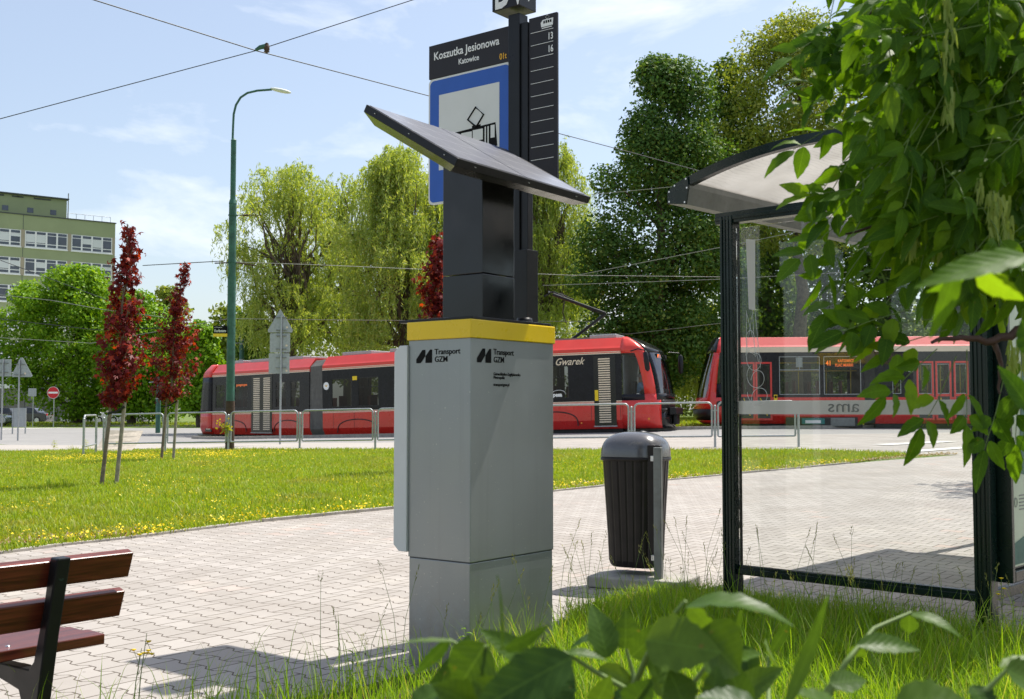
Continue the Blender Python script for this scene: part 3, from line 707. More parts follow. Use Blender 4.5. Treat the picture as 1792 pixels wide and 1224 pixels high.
mb = MB(); n = 48; vs = bring(0.19, zr0 - 0.01, n) + bring(0.198, zr0 - 0.008, n) + bring(0.198, zr0 + 0.012, n) + bring(0.18, zr0 + 0.014, n)
mb.add(vs, [(i * n + j, i * n + (j + 1) % n, (i + 1) * n + (j + 1) % n, (i + 1) * n + j) for i in range(3) for j in range(n)], 0, True); mb.build('rim', M['plastic'], binn)
# hood : dome with a dark mouth towards the street
mb = MB(); zh0 = zr0 + 0.016; hh = zh - zh0; rings = []
for k in range(9):
    t_ = k / 8; rr = 0.192 * math.cos(t_ * PI / 2 * 0.96) ** 0.8 if k else 0.194
    rings.append((rr, zh0 + (0.045 if k else 0) + (hh - 0.04) * math.sin(t_ * PI / 2)))
vs = bring(0.196, zh0, n)
for rr, z in rings: vs += bring(rr, z if z > zh0 + 0.01 else zh0 + 0.045, n)
nr = len(vs) // n
mb.add(vs, [(i * n + j, i * n + (j + 1) % n, (i + 1) * n + (j + 1) % n, (i + 1) * n + j) for i in range(nr - 1) for j in range(n)] + [tuple(range((nr - 1) * n, nr * n))], 0, True)
mb.build('hood', M['plastic_hood'], binn)
hz_ = zh0 + hh * 0.60
mb = MB(); mb.lathe([(0.001, 0), (0.05, 0.003), (0.062, 0.002), (0.062, -0.02)][::-1], 24, (0, 0, 0), sx=1.25, sy=0.7)
mb.build('ashtray_plate', M['black'], binn, T=TR((0.09, 0.03, zh0 + hh * 0.80)) @ Matrix.Rotation(R(33), 4, 'Y') @ Matrix.Rotation(R(20), 4, 'X'))
px_ = (1150 - 1112) / 272 ; 
inv = (TR(binn.location) @ Matrix.Rotation(R(-28), 4, 'Z')).inverted()
pp = inv @ Vector((at(1152, 900, 7.52).x, 7.52, 0))
mb = MB(); mb.box(pp.x - 0.026, pp.x + 0.026, pp.y - 0.02, pp.y + 0.02, 0, zbn(781)); mb.build('post', M['galv_dark'], binn, 0.004)
for z in (zbn(800), zbn(968)): MB().box(pp.x - 0.05, pp.x - 0.026, pp.y - 0.006, pp.y + 0.03, z - 0.018, z + 0.018).build('clamp', M['alu'], binn, 0.002)
mb = MB(); mb.box(pp.x - 0.085, pp.x + 0.005, pp.y + 0.021, pp.y + 0.07, zb0 + 0.02, zr0 + 0.1); mb.build('mounting_spine', M['plastic'], binn, 0.008)
sb_ = at(1118, 1030, 7.7)
slab_ = MB().box(-0.33, 0.33, -0.2, 0.2, 0, 0.075).build('concrete_foot', M['concrete'], binn, 0.012); slab_.location = inv @ Vector((sb_.x + 0.03, 7.68, bz + 0.006)); slab_.rotation_euler = (0, 0, R(2))

# ================================================================== SHELTER
SL, SR = Vector((1.345, 7.0, 0)), Vector((2.448, 5.95, 0))
sdir = (SR - SL).normalized(); SRZ = math.atan2(sdir.y, sdir.x); U1 = (SR - SL).length
ground_s = 0.06
sh = thing('bus_shelter', 'glass and dark green tram shelter with curved milky roof at the right of the paving', 'shelter', (SL.x, SL.y, ground_s), SRZ)
# local x: left post to right post, local y: away along the shelter
LONG = 4.2
def post_at(x_, y_, z0=-0.06, z1=2.38, w=0.085):
    mb = MB(); h = w / 2
    mb.box(x_ - h, x_ + h, y_ - h, y_ + h, z0, z1)
    for s in (-1, 1):
        mb.box(x_ + s * h * 0.28 - 0.006, x_ + s * h * 0.28 + 0.006, y_ - h - 0.006, y_ - h + 0.001, z0, z1)
        mb.box(x_ + s * h * 0.82 - 0.008, x_ + s * h * 0.82 + 0.008, y_ - h - 0.009, y_ - h + 0.001, z0, z1)
    return mb.build('post', M['green_post'], sh, 0.003)
for p in ((0, 0), (U1, 0), (U1, 2.1), (U1, LONG), (0, LONG)): post_at(*p)
zrail, zbeam = 0.235, 2.335
mb = MB(); mb.box(0.046, U1 - 0.046, -0.022, 0.022, zrail - 0.035, zrail + 0.02); mb.box(0.046, U1 - 0.046, -0.034, -0.022, zrail - 0.028, zrail + 0.004); mb.build('bottom_rail', M['green_post'], sh, 0.003)
mb = MB(); mb.box(U1 - 0.022, U1 + 0.022, 0.046, 2.05, zrail - 0.035, zrail + 0.02); mb.build('bottom_rail', M['green_post'], sh, 0.003)
mb = MB(); mb.box(U1 - 0.022, U1 + 0.022, 2.15, LONG - 0.046, zrail - 0.035, zrail + 0.02); mb.build('bottom_rail', M['green_post'], sh, 0.003)
mb = MB(); mb.box(-0.085, U1 + 0.05, -0.038, 0.038, zbeam, zbeam + 0.07); mb.box(-0.085, U1 + 0.05, -0.045, -0.038, zbeam + 0.02, zbeam + 0.045); mb.build('top_beam', M['green_post'], sh, 0.004)
mb = MB(); mb.box(-0.085, U1 + 0.05, LONG - 0.038, LONG + 0.038, zbeam, zbeam + 0.07); mb.build('top_beam', M['green_post'], sh, 0.004)
mb = MB(); mb.box(U1 - 0.035, U1 + 0.035, 0.04, LONG - 0.04, zbeam, zbeam + 0.07); mb.build('top_beam', M['green_post'], sh, 0.004)
mb = MB(); mb.box(0.045, U1 - 0.045, -0.004, 0.004, zrail + 0.02, zbeam - 0.03); gp = mb.build('glass_pane', M['glass'], sh)
mb = MB(); mb.box(U1 - 0.004, U1 + 0.004, 0.65, 2.05, zrail + 0.02, zbeam - 0.03); mb.build('glass_pane', M['glass'], sh)
mb = MB(); mb.box(U1 - 0.004, U1 + 0.004, 2.15, LONG - 0.05, zrail + 0.02, zbeam - 0.03); mb.build('glass_pane', M['glass'], sh)
# frosted strip with the reversed writing
zf0, zf1 = at(1293, 725, 7.0).z - ground_s, at(1293, 702, 7.0).z - ground_s
mb = MB(); mb.box(0.047, U1 - 0.047, 0.0045, 0.0055, zf0, zf1); fl = mb.build('frosted_strip', M['film'], gp)
t_ = text('ams', 0.1, Matrix.Diagonal((-1, 1, 1, 1)) @ TR((-0.84, 0.0, zf0 + 0.014)), M['galv_dark'], fl, sx=1.25); t_.location = (0, -0.0065, 0)
# scratched scribble and torn sticker remains
rs = random.Random(3); mb = MB()
for k in range(4):
    c = Vector((0.13 + k * 0.015, 0, 1.62 - k * 0.11)); pts = []
    for i in range(22):
        a = i / 21 * 2.3 * PI + k; pts.append((c.x + 0.035 * math.cos(a) * (1 + k * .25) + i * 0.0015, -0.0055, c.z + 0.06 * math.sin(a) - i * 0.002))
    mb.path(pts, 0.0016, 4)
for k in range(5):
    xx = 0.09 + rs.random() * 0.1; mb.path([(xx, -0.0055, 1.76 + rs.random() * .06), (xx + rs.uniform(-.05, .08), -0.0055, 1.42 + rs.random() * .12)], 0.0012, 4)
mb.build('scratched_scribble', M['letter'], gp)
mb = MB(); mb.add([(0.13, -0.0052, 1.80), (0.175, -0.0052, 1.79), (0.18, -0.0052, 2.22), (0.115, -0.0052, 2.23)], [(0, 1, 2, 3)]); mb.build('sticker_residue', M['film'], gp)
# roof
def zarch(x_): return 2.76 - 0.165 * ((x_ - 0.62) / 0.95) ** 2 * (1.0 if x_ < 0.62 else 0.8)
xa, xb = -0.235, U1 + 0.30
ya, yb2 = -0.12, LONG + 0.15
n = 28; xs = [xa + (xb - xa) * i / n for i in range(n + 1)]
mb = MB()
vs = []; 
for x_ in xs: vs += [(x_, ya + 0.02, zarch(x_) - 0.02), (x_, yb2 - 0.02, zarch(x_) - 0.02), (x_, ya + 0.02, zarch(x_) - 0.012), (x_, yb2 - 0.02, zarch(x_) - 0.012)]
for i in range(n):
    a = i * 4; b = a + 4
    mb.add([], []); mb.f += [[a, b, b + 1, a + 1], [a + 2, a + 3, b + 3, b + 2]]; mb.mi += [0, 0]; mb.sm += [True, True]
mb.v = [tuple(v) for v in vs]; mb.build('roof_sheet', M['milky'], sh)
for yy in (ya, yb2 - 0.05):
    mb = MB(); vs = []
    for x_ in xs: vs += [(x_, yy, zarch(x_) - 0.04), (x_, yy + 0.05, zarch(x_) - 0.04), (x_, yy + 0.05, zarch(x_) + 0.018), (x_, yy, zarch(x_) + 0.018)]
    fs = []
    for i in range(n):
        a = i * 4; b = a + 4; fs += [(a, b, b + 1, a + 1), (a + 1, b + 1, b + 2, a + 2), (a + 2, b + 2, b + 3, a + 3), (a + 3, b + 3, b, a)]
    fs += [(0, 1, 2, 3), tuple(range(n * 4, n * 4 + 4))[::-1]]; mb.add(vs, fs); mb.build('roof_arch', M['green_post'], sh)
mb = MB(); yy = LONG / 2; vs = []
for x_ in xs: vs += [(x_, yy, zarch(x_) - 0.075), (x_, yy + 0.04, zarch(x_) - 0.075), (x_, yy + 0.04, zarch(x_) - 0.021), (x_, yy, zarch(x_) - 0.021)]
mb.add(vs, fs); mb.build('roof_arch', M['green_post'], sh)
ez = zarch(xa)
for sgn, xe in ((-1, xa), (1, xb)):
    e = zarch(xe)
    poly = [(xe - sgn * 0.012, e + 0.018), (xe + sgn * 0.09, e - 0.02), (xe + sgn * 0.14, e - 0.06), (xe + sgn * 0.14, e - 0.135), (xe + sgn * 0.0, e - 0.155), (xe - sgn * 0.02, e - 0.05)]
    poly = [(a_, b_ - 0.0) for a_, b_ in poly]
    mb = MB(); mb.prism(poly, ya - 0.012, ya + 0.0, 'y'); mb.build('gutter_end_cap', M['green_post'], sh)
    mb = MB(); mb.prism(poly, ya + 0.001, yb2 - 0.001, 'y', 0); mb.build('gutter_beam', M['annex'] if False else M['galv_dark'], sh)
    mb = MB()
    for k in (0, 1, 2, 3, 4, 5):
        q = poly[k]; cx_, cz_ = sum(p[0] for p in poly) / 6, sum(p[1] for p in poly) / 6
        qx, qz = q[0] + (cx_ - q[0]) * 0.16, q[1] + (cz_ - q[1]) * 0.16
        mb.disc((qx, qz), 0.006, ya - 0.0135, 10)
    mb.build('end_cap_screws', M['alu'], sh)
# light box across the back line, at the right post
mb = MB(); mb.box(U1 - 0.02, U1 + 0.112, 0.06, 0.10, 0.3, 2.1); mb.box(U1 - 0.02, U1 + 0.112, 0.8, 0.84, 0.3, 2.1); mb.box(U1 - 0.02, U1 + 0.112, 0.10, 0.8, 0.3, 0.36); mb.box(U1 - 0.02, U1 + 0.112, 0.10, 0.8, 2.04, 2.1)
mb.box(U1 + 0.005, U1 + 0.09, 0.10, 0.8, 0.36, 2.04)
lb = mb.build('light_box', M['green_post'], sh, 0.006)
PTm = TR((U1 + 0.1, 0.0, 0)) @ Matrix.Rotation(R(90), 4, 'Z')
mbx = MB(); mbx.box(0.105, 0.79, -0.004, 0.004, 0.38, 2.02); po = mbx.build('poster', paint('pale_green_poster', (0.42, 0.5, 0.36), 0.35, var=0.2, vs=1.5), lb, T=PTm)
# back wall poster pane seen at the right edge, outside face
bl = MB()
mb = MB(); mb.poly([(0.19, 0.86), (0.34, 0.84), (0.5, 0.9), (0.52, 1.5), (0.4, 1.62), (0.27, 1.5), (0.24, 1.2)], -0.006); mb.poly([(0.11, 0.39), (0.78, 0.39), (0.78, 0.5), (0.4, 0.56), (0.11, 0.5)], -0.0058)
mb.build('printed_shape', M['lamp_green'], po)
mb = MB()
for i_ in range(5): mb.box(0.19, 0.19 + 0.2 - 0.03 * (i_ % 3), -0.0062, -0.005, 0.74 - i_ * 0.018, 0.746 - i_ * 0.018)
mb.path([(0.14 + 0.018 * math.cos(k * PI / 8), -0.0062, 0.71 + 0.024 * math.sin(k * PI / 8)) for k in range(17)], 0.0015, 4)
mb.build('small_print', M['galv_dark'], po)
mb = MB(); mb.box(U1 - 0.105, U1 - 0.045, 0.09, 0.15, 0.33, 1.9); mb.build('inner_frame', M['green_post'], sh, 0.02)
# seat bench inside, low rail with small table edge
mb = MB(); mb.box(U1 - 0.42, U1 - 0.1, 1.3, 3.6, 0.42, 0.47); mb.build('seat_board', M['green_post'], sh, 0.01)
mb = MB(); mb.box(U1 - 0.3, U1 - 0.24, 1.5, 1.56, -0.05, 0.42); mb.build('seat_leg', M['green_post'], sh); mb = MB(); mb.box(U1 - 0.3, U1 - 0.24, 3.3, 3.36, -0.05, 0.42); mb.build('seat_leg', M['green_post'], sh)

# ================================================================== BENCH
Bo = at(229, 963.6, 4.2); bgz = gz(Bo.x, Bo.y)
bench = thing('park_bench', 'wooden slatted bench with black iron support at the lower left, seen from behind', 'bench', (Bo.x, Bo.y, bgz), KR)
def bzv(v, Y): return at(229, v, Y).z - bgz
z1t = Bo.z - bgz
LB = 1.9
ang = R(19)
def plank(nm, yc, zt, w, th, rot, x1=0.0):
    mb = MB(); mb.box(-LB, x1, -th / 2, th / 2, -w / 2, w / 2)
    return mb.build(nm, M['wood'], bench, 0.004, T=TR((0, yc, zt)) @ Matrix.Rotation(rot, 4, 'X'))
plank('back_slat', 0.0 + 0.014, z1t - 0.045, 0.096, 0.038, ang)
plank('back_slat', 0.05 + 0.014, z1t - 0.19, 0.10, 0.038, ang)
zseat = z1t - 0.335
for k, yy in enumerate((0.21, 0.335, 0.46)):
    plank('seat_slat', yy, zseat - 0.004 * k, 0.038, 0.112, R(2))
def iron(xc):
    mb = MB(); w = 0.026
    prof = [(-0.035, z1t + 0.008), (0.012, z1t + 0.01), (0.05, z1t - 0.17), (0.105, zseat - 0.02), (0.135, zseat - 0.05), (0.5, zseat - 0.055), (0.52, zseat - 0.075), (0.2, zseat - 0.13), (0.165, zseat - 0.2), (0.15, 0.0), (0.06, 0.0), (0.075, zseat - 0.16), (0.03, z1t - 0.26)]
    mb.prism([(p[0] - 0.028, p[1]) for p in prof], xc - w, xc + w, 'x'); mb.build('iron_support', M['black'], bench, 0.006)
    mb = MB(); mb.prism([(0.07, 0.0), (0.2, 0.0), (0.2, 0.012), (0.07, 0.012)], xc - 0.05, xc + 0.05, 'x'); mb.build('foot_plate', M['black'], bench)
for xc in (-0.30, -1.6): iron(xc)
mb = MB()
for xc in (-0.30, -1.6):
    for yy in (0.21, 0.335, 0.46):
        for s in (-0.045, -0.1): mb.lathe([(0.009, 0), (0.008, 0.003), (0.0005, 0.005)], 10, (xc + s, yy, zseat + 0.019))
mb.build('seat_bolts', M['alu'], bench)
mb = MB()
for xc in (-0.30, -1.6):
    for yy, zz in ((-0.042, z1t - 0.06), (0.004, z1t - 0.205)):
        mb.path([(xc, yy - 0.004, zz), (xc, yy + 0.02, zz)], 0.012, 12)
mb.build('support_bolts', M['green_post'], bench)

# ================================================================== RAILING
ppx = [(290, 32.6), (400, 31.9), (525, 31.3), (657, 30.7), (798, 30.1), (948, 29.4), (1105, 28.7), (1251, 28.05), (1397, 27.4)]
PP = []
for u, Y in ppx:
    X = (u - 896) / FPX * Y * 0.9985; PP.append(Vector((X, Y, gz(X, Y))))
PP = [Vector((at(181, 780, 33.1).x, 33.1, 0.06))] + PP
for p in PP: p.z = gz(p.x, p.y)
rl = thing('street_railing', 'long galvanised tube railing running along the lawn in front of the trams', 'railing')
def rail_post(p, h=1.02):
    mb = MB(); mb.path([p - Vector((0, 0, .1)), p + Vector((0, 0, h))], 0.03, 12); mb.path([p + Vector((0, 0, h)), p + Vector((0, 0, h + 0.02))], [0.03, 0.012], 12); mb.build('post', M['galv'], rl)
def rail_panel(a, b, parent=None):
    d = (b - a); d2 = Vector((d.x, d.y, 0)).normalized(); a2 = a + d2 * 0.075; b2 = b - d2 * 0.075
    dz = lambda s: a2.z + (b2.z - a2.z) * s
    Lh = Vector((b2.x - a2.x, b2.y - a2.y, 0)).length; r = 0.11; z0, z1 = 0.27, 1.1; pts = []
    for cx, cz, a0, rr in ((Lh - r, z1 - r, 0, r), (r, z1 - r, 90, r), (0.03, z0 + 0.03, 180, 0.03), (Lh - 0.03, z0 + 0.03, 270, 0.03)):
        for i in range(5): an = R(a0 + 90 * i / 4); pts.append((cx + rr * math.cos(an), cz + rr * math.sin(an)))
    P = [Vector((a2.x, a2.y, 0)) + d2 * q[0] + Vector((0, 0, q[1] + dz(q[0] / Lh))) for q in pts]
    mb = MB(); mb.path(P, 0.024, 10, closed=True)
    for s in (0.0, Lh):
        for z in (0.42, 0.9):
            c = Vector((a2.x, a2.y, 0)) + d2 * s; o_ = d2 * (-0.06 if s == 0 else 0.06); zz = dz(s / Lh) + z
            mb.path([c + Vector((0, 0, zz)), c + o_ + Vector((0, 0, zz))], 0.014, 6)
    mb.build('rail_panel', M['galv'], parent or rl)
for i, p in enumerate(PP): rail_post(p)
for a, b in zip(PP[:-1], PP[1:]): rail_panel(a, b)
c1 = Vector((at(168, 780, 32.9).x, 32.9, gz(-12, 32.9))); c2 = Vector((at(146, 785, 30.6).x, 30.6, gz(-12, 30.6)))
rail_post(c1); rail_post(c2); rail_panel(c1, c2)
# bunch of leaves and yellow flowers tied on the railing
fb = thing('flower_bunch', 'small bunch of yellow flowers tied to the railing beside the lamp post', 'flowers', PP[2] + Vector((-0.06, -0.06, 0.62)))
V = []; F = []
for i in range(60):
    d = Vector((rnd.uniform(-1, 1), rnd.uniform(-1, 0.3), rnd.uniform(-0.9, 1))).normalized(); l = rnd.uniform(0.1, 0.24); s = d.cross(Vector((rnd.random(), rnd.random(), rnd.random()))).normalized() * 0.02
    o = len(V); V += [d * 0.02, d * l * 0.6 + s, d * l, d * l * 0.6 - s]; F.append((o, o + 1, o + 2, o + 3))
fast_mesh('leaves', [tuple(v) for v in V], F, M['lf_pale'], fb)
V = []; F = []
for i in range(14):
    c = Vector((rnd.uniform(-.28, .2), rnd.uniform(-.1, 0), rnd.uniform(0.0, .3)))
    o = len(V); s = 0.03; V += [c + Vector((-s, 0, 0)), c + Vector((0, -.01, -s)), c + Vector((s, 0, 0)), c + Vector((0, -.01, s))]; F.append((o, o + 1, o + 2, o + 3))
fast_mesh('petals', [tuple(v) for v in V], F, M['flower'], fb)

# ================================================================== LAMP POST
Lp = Vector((at(402, 778, 32.8).x, 32.8, 0)); Lp.z = gz(Lp.x, Lp.y)
lamp = thing('street_lamp', 'tall green lamp post with a curved arm carrying a street name plate', 'street lamp', Lp)
def lz(v): return at(403, v, 32.8).z - Lp.z
z1, z2, z3, z4 = lz(702), lz(460), lz(357), lz(246)
MB().path([(0, 0, -0.1), (0, 0, z1)], 0.128, 20).build('rusty_base', M['rust'], lamp)
mb = MB(); mb.path([(0, 0, z1), (0, 0, lz(487))], 0.118, 20); mb.path([(0, 0, lz(487)), (0, 0, z3)], 0.108, 20); mb.path([(0, 0, lz(487) - 0.01), (0, 0, lz(487) + 0.04)], 0.128, 20)
mb.path([(0, 0, z3), (0, 0, z3 + 0.12)], [0.118, 0.09], 20); mb.path([(0, 0, z3 + 0.1), (0, 0, z4)], 0.078, 16); mb.path([(0, 0, z4), (0, 0, z4 + 0.05)], [0.085, 0.04], 16)
for v in (377, 459, 568, 583, 592): mb.path([(0, 0, lz(v) - 0.02), (0, 0, lz(v) + 0.02)], 0.125, 20, 0)
mb.build('pole', M['lamp_green'], lamp)
pts = []
for (u, v) in ((407, 248), (408, 220), (409, 200), (413, 184), (421, 171), (433, 163), (450, 159), (476, 157)):
    p = at(u, v, 32.8); pts.append(p - Lp)
MB().path(pts, 0.032, 10).build('curved_arm', M['lamp_green'], lamp)
he = at(492, 159, 32.8) - Lp
mb = MB(); mb.lathe([(0.005, -0.32), (0.05, -0.3), (0.085, -0.18), (0.1, 0.0), (0.09, 0.15), (0.05, 0.27), (0.01, 0.3)], 16, sx=1.0, sy=0.6)
mb.build('lantern', M['sign_white'], lamp, T=TR(he) @ Matrix.Rotation(R(-78), 4, 'Y') @ Matrix.Rotation(R(90), 4, 'Z') @ Matrix.Rotation(R(180), 4, 'X'))
sg = bpy.data.objects.new('street_name_plate', None); COL.objects.link(sg); sg.parent = lamp
a_ = at(373.5, 585, 32.7) - Lp; b_ = at(401, 585, 32.7) - Lp; wS = b_.x - a_.x - 0.05; zt = lz(571); zb = lz(590)
mb = MB(); mb.box(a_.x, b_.x - 0.05, -0.13, -0.11, zb + 0.09, zt); mb.build('plate', M['ink'], sg)
mb = MB(); mb.box(a_.x, b_.x - 0.05, -0.13, -0.11, zb, zb + 0.088); mb.build('yellow_strip', M['yellow'], sg)
text('Korfantego', 0.115, TR((a_.x + 0.035, -0.133, zb + 0.13)), M['letter'], sg, sx=0.64, bold=0.002); text('al. Wojciecha', 0.05, TR((a_.x + 0.035, -0.133, zt - 0.06)), M['letter'], sg, sx=0.8)
mb = MB(); mb.path([(0.1, 0, lz(377)), (0.75, 0, lz(377))], 0.012, 6); mb.path([(0.3, 0, lz(377)), (0.45, 0, lz(377))], 0.03, 8); mb.path([(0.1, 0, lz(460)), (0.7, 0, lz(465))], 0.02, 6); mb.path([(-0.1, 0, lz(460)), (-0.5, 0, lz(461))], 0.02, 6)
mb.build('cable_brackets', M['rust'], lamp)
def back_post(u, vt, vb, Y, r, lab, nm='catenary_post'):
    p = at(u, vb, Y); g_ = gz(p.x, Y); t_ = thing(nm, lab, 'post', (p.x, Y, g_)); h = at(u, vt, Y).z - g_
    mb = MB(); mb.path([(0, 0, -0.1), (0, 0, h)], r, 14); mb.build('shaft', M['lamp_green'], t_)
    mb = MB()
    for z in (h - 0.15, h - 0.35, h - 1.2): mb.path([(0, 0, z), (0, 0, z + 0.05)], r + 0.02, 14)
    mb.path([(-0.5, -0.1, h - 0.3), (0, 0, h - 0.25)], 0.02, 6); mb.build('clamp_bands', M['galv'], t_); return t_
back_post(421.5, 592, 748, 62, 0.13, 'dark green post with clamp bands behind the rear end of the tram', 'catenary_post')
back_post(276.5, 660, 740, 62, 0.13, 'green post standing on the verge behind the two red maples', 'catenary_post')

# ================================================================== ROAD SIGNS
def sign_post(u, vtop, vb, Y, nm, lab, r=0.033):
    p = at(u, vb, Y); g_ = gz(p.x, Y); t_ = thing(nm, lab, 'road sign', (p.x, Y, g_)); h = at(u, vtop, Y).z - g_
    MB().path([(0, 0, -0.1), (0, 0, h)], r, 12).build('post', M['galv'], t_)
    return t_, g_
def bracket(t_, x0, x1, z): MB().box(x0, x1, -0.02, 0.05, z - 0.012, z + 0.012).build('bracket', M['galv_dark'], t_)
def W2(u, v, Y, t_): q = at(u, v, Y) - t_.location; return q
Yt = 37.6
t_, g_ = sign_post(490, 553, 777, Yt, 'warning_sign', 'back of a grey triangle sign above two plates on one post before the tram')
tri = [W2(u, v, Yt, t_) for u, v in ((468, 578), (490, 541), (512, 578), (510.5, 582), (469.5, 582))]
mb = MB(); mb.prism([(q.x, q.z) for q in tri], 0.04, 0.06); mb.build('triangle_plate', M['galv'], t_, 0.004)
for a, b, nm in (((472, 583.5), (507, 617), 'square_plate'), ((470, 618.5), (506, 654), 'lower_plate')):
    p, q = W2(*a, Yt, t_), W2(*b, Yt, t_)
    MB().prism(rrect(p.x, q.x, q.z, p.z, 0.03), 0.04, 0.055).build(nm, M['galv'], t_)
for v in (556, 578, 588, 611, 626, 644): z = W2(490, v, Yt, t_).z; bracket(t_, -0.17, 0.17, z)
mb = MB()
for (u, v) in ((502, 573), (501, 605), (501, 649)):
    q = W2(u, v, Yt, t_); mb.box(q.x - .03, q.x + .03, 0.036, 0.039, q.z - .03, q.z + .03)
mb.build('sticker', M['cream'], t_)
Yt = 46.5
t_, g_ = sign_post(31, 630, 772, Yt, 'warning_sign', 'back of a grey triangle sign on a post at the far left roadside')
tri = [W2(u + 1, v, Yt, t_) for u, v in ((18, 658), (34, 626), (38, 626), (55, 658), (53, 660), (20, 660))]
MB().prism([(q.x, q.z) for q in tri], 0.04, 0.06).build('triangle_plate', M['galv'], t_)
for v in (638, 656): bracket(t_, -0.2, 0.2, W2(31, v, Yt, t_).z)
q = W2(43, 654, Yt, t_); MB().box(q.x - .04, q.x + .04, 0.036, 0.039, q.z - .04, q.z + .04).build('sticker', M['cream'], t_)
t_, g_ = sign_post(2, 628, 775, 47.5, 'plate_sign', 'back of a square grey sign cut by the left edge')
p, q = W2(-16, 629, 47.5, t_), W2(18.5, 659, 47.5, t_); MB().prism(rrect(p.x, q.x, q.z, p.z, 0.03), 0.04, 0.055).build('square_plate', M['galv'], t_)
for v in (636, 652): bracket(t_, -0.2, 0.2, W2(2, v, 47.5, t_).z)
t_, g_ = sign_post(57, 682, 747, 84, 'plate_sign', 'back of a small grey square sign on the verge beside the no entry sign', 0.035)
p, q = W2(50, 680, 84, t_), W2(64, 694, 84, t_); MB().prism(rrect(p.x, q.x, q.z, p.z, 0.05), -0.06, -0.04).build('square_plate', M['galv'], t_)
t_, g_ = sign_post(93.5, 680, 749, 82, 'no_entry_sign', 'round red no entry sign with a white bar on the far verge', 0.035)
q = W2(93.5, 687.5, 82, t_); r_ = 0.43
mb = MB(); mb.path([(q.x, -0.035, q.z), (q.x, -0.055, q.z)], r_, 32); mb.build('rim', M['sign_white'], t_)
mb = MB(); mb.disc((q.x, q.z), r_ * 0.94, -0.057, 32); mb.build('red_disc', M['redsign'], t_)
mb = MB(); mb.box(q.x - r_ * .78, q.x + r_ * .78, -0.062, -0.058, q.z - r_ * .15, q.z + r_ * .15); mb.build('white_bar', M['letter'], t_)
ub = at(33, 748, 60); t_ = thing('notice_panel', 'low grey framed panel on the verge behind the triangle sign', 'panel', (ub.x, 60, gz(ub.x, 60)))
h0, h1 = at(33, 748, 60).z - t_.location.z, at(33, 716, 60).z - t_.location.z; h0 = max(h0, 0.05); wd = 12 / 2000 * 60
MB().box(-wd + .05, wd - .05, 0, 0.03, h0, h1).build('panel', M['galv'], t_)
mb = MB(); mb.box(-wd, -wd + .05, -0.02, 0.05, -.05, h1 + .05); mb.box(wd - .05, wd, -0.02, 0.05, -.05, h1 + .05); mb.box(-wd + .05, wd - .05, -0.02, 0.05, h1, h1 + .05); mb.build('frame', M['galv'], t_)
# tilted slab leaning at the lawn edge
a0, a1 = G(164, 790.5), G(228, 791); Yb = a0.y + 0.75
b0, b1 = at(185, 753, Yb), at(250, 754, Yb)
mb = MB(); vs = []
for s_ in (0, 0.05):
    for k in range(6):
        f_ = k / 5; cur = -0.07 * math.sin(f_ * PI)
        for A, B in ((a0, b0), (a1, b1)):
            q = A.lerp(B, f_); vs.append((q.x, q.y + s_, q.z + cur - 0.0))
fs = []
for k in range(5):
    i = k * 2; fs += [(i, i + 1, i + 3, i + 2), (12 + i, 12 + i + 2, 12 + i + 3, 12 + i + 1), (i, i + 2, 12 + i + 2, 12 + i), (i + 1, 12 + i + 1, 12 + i + 3, i + 3)]
fs += [(0, 12, 13, 1), (10, 11, 23, 22)]
mb.add(vs, fs); tag(mb.build('leaning_slab', paint('sandy_slab', (0.42, 0.37, 0.3), 0.85, var=0.15, vs=5, dirt=0.4, bump=0.3, bs=30)), 'sandy concrete slab leaning at the corner of the railing by the lawn', 'slab')

# ================================================================== OVERHEAD WIRES
def wire(pts, r, lab, mat='cable', sag=0.0):
    r = r * (0.7 if mat == 'cable_lit' else 0.9)
    P = [at(*p) for p in pts]; Q = []
    for a, b in zip(P[:-1], P[1:]):
        for i in range(8):
            f_ = i / 8; q = a.lerp(b, f_); q.z -= sag * math.sin(f_ * PI); Q.append(q)
    Q.append(P[-1]); mb = MB(); mb.path(Q, r, 6); return tag(mb.build('overhead_wire', M[mat]), lab, 'wire', 'overhead wires over the tram stop')
wire([(100, -20, 13.0), (448, 89, 15), (750, 168, 18), (967, 231, 20), (1100, 266, 22), (1300, 320, 26)], 0.008, 'thick dark wire crossing the sky from upper left down to the shelter roof')
wire([(-40, 219, 15.2), (448, 89, 15.2), (760, -12, 15.2)], 0.0065, 'thin dark span wire rising to the right across the upper sky')
wire([(-20, 514, 40), (90, 526, 38), (180, 542, 36), (290, 556, 36)], 0.016, 'pale wire passing in front of the green building and the left tree', 'cable_lit')
wire([(-20, 448, 42), (120, 500, 40), (200, 530, 39)], 0.014, 'dark wire crossing the lower window row of the green building')
wire([(250, 465, 34), (392, 457, 32.8)], 0.014, 'wire fixed on the left side of the lamp post')
wire([(412, 459, 32.8), (560, 464, 34), (770, 473, 37), (1000, 482, 40), (1262, 485, 42)], 0.014, 'pale wire from the lamp post across the willows', 'cable_lit')
wire([(-20, 590, 50), (160, 601, 50), (400, 558, 50), (560, 560, 50), (790, 562, 50), (1050, 563, 50)], 0.018, 'lowest pale contact wire over the tram roof', 'cable_lit')
wire([(-20, 556, 46), (170, 578, 46), (340, 572, 46)], 0.016, 'dark wire running through the crown of the left maple')
wire([(1035, 341, 30), (1200, 325, 28)], 0.011, 'short pale wire between solar panel and shelter gutter', 'cable_lit')
wire([(1000, 484, 34), (1262, 433, 30), (1400, 405, 28)], 0.012, 'pale wire rising to the right across the dark lime', 'cable_lit')
wire([(950, 500, 40), (1262, 489, 38), (1600, 470, 36)], 0.013, 'nearly level pale wire across the trunk side of the dark lime', 'cable_lit')
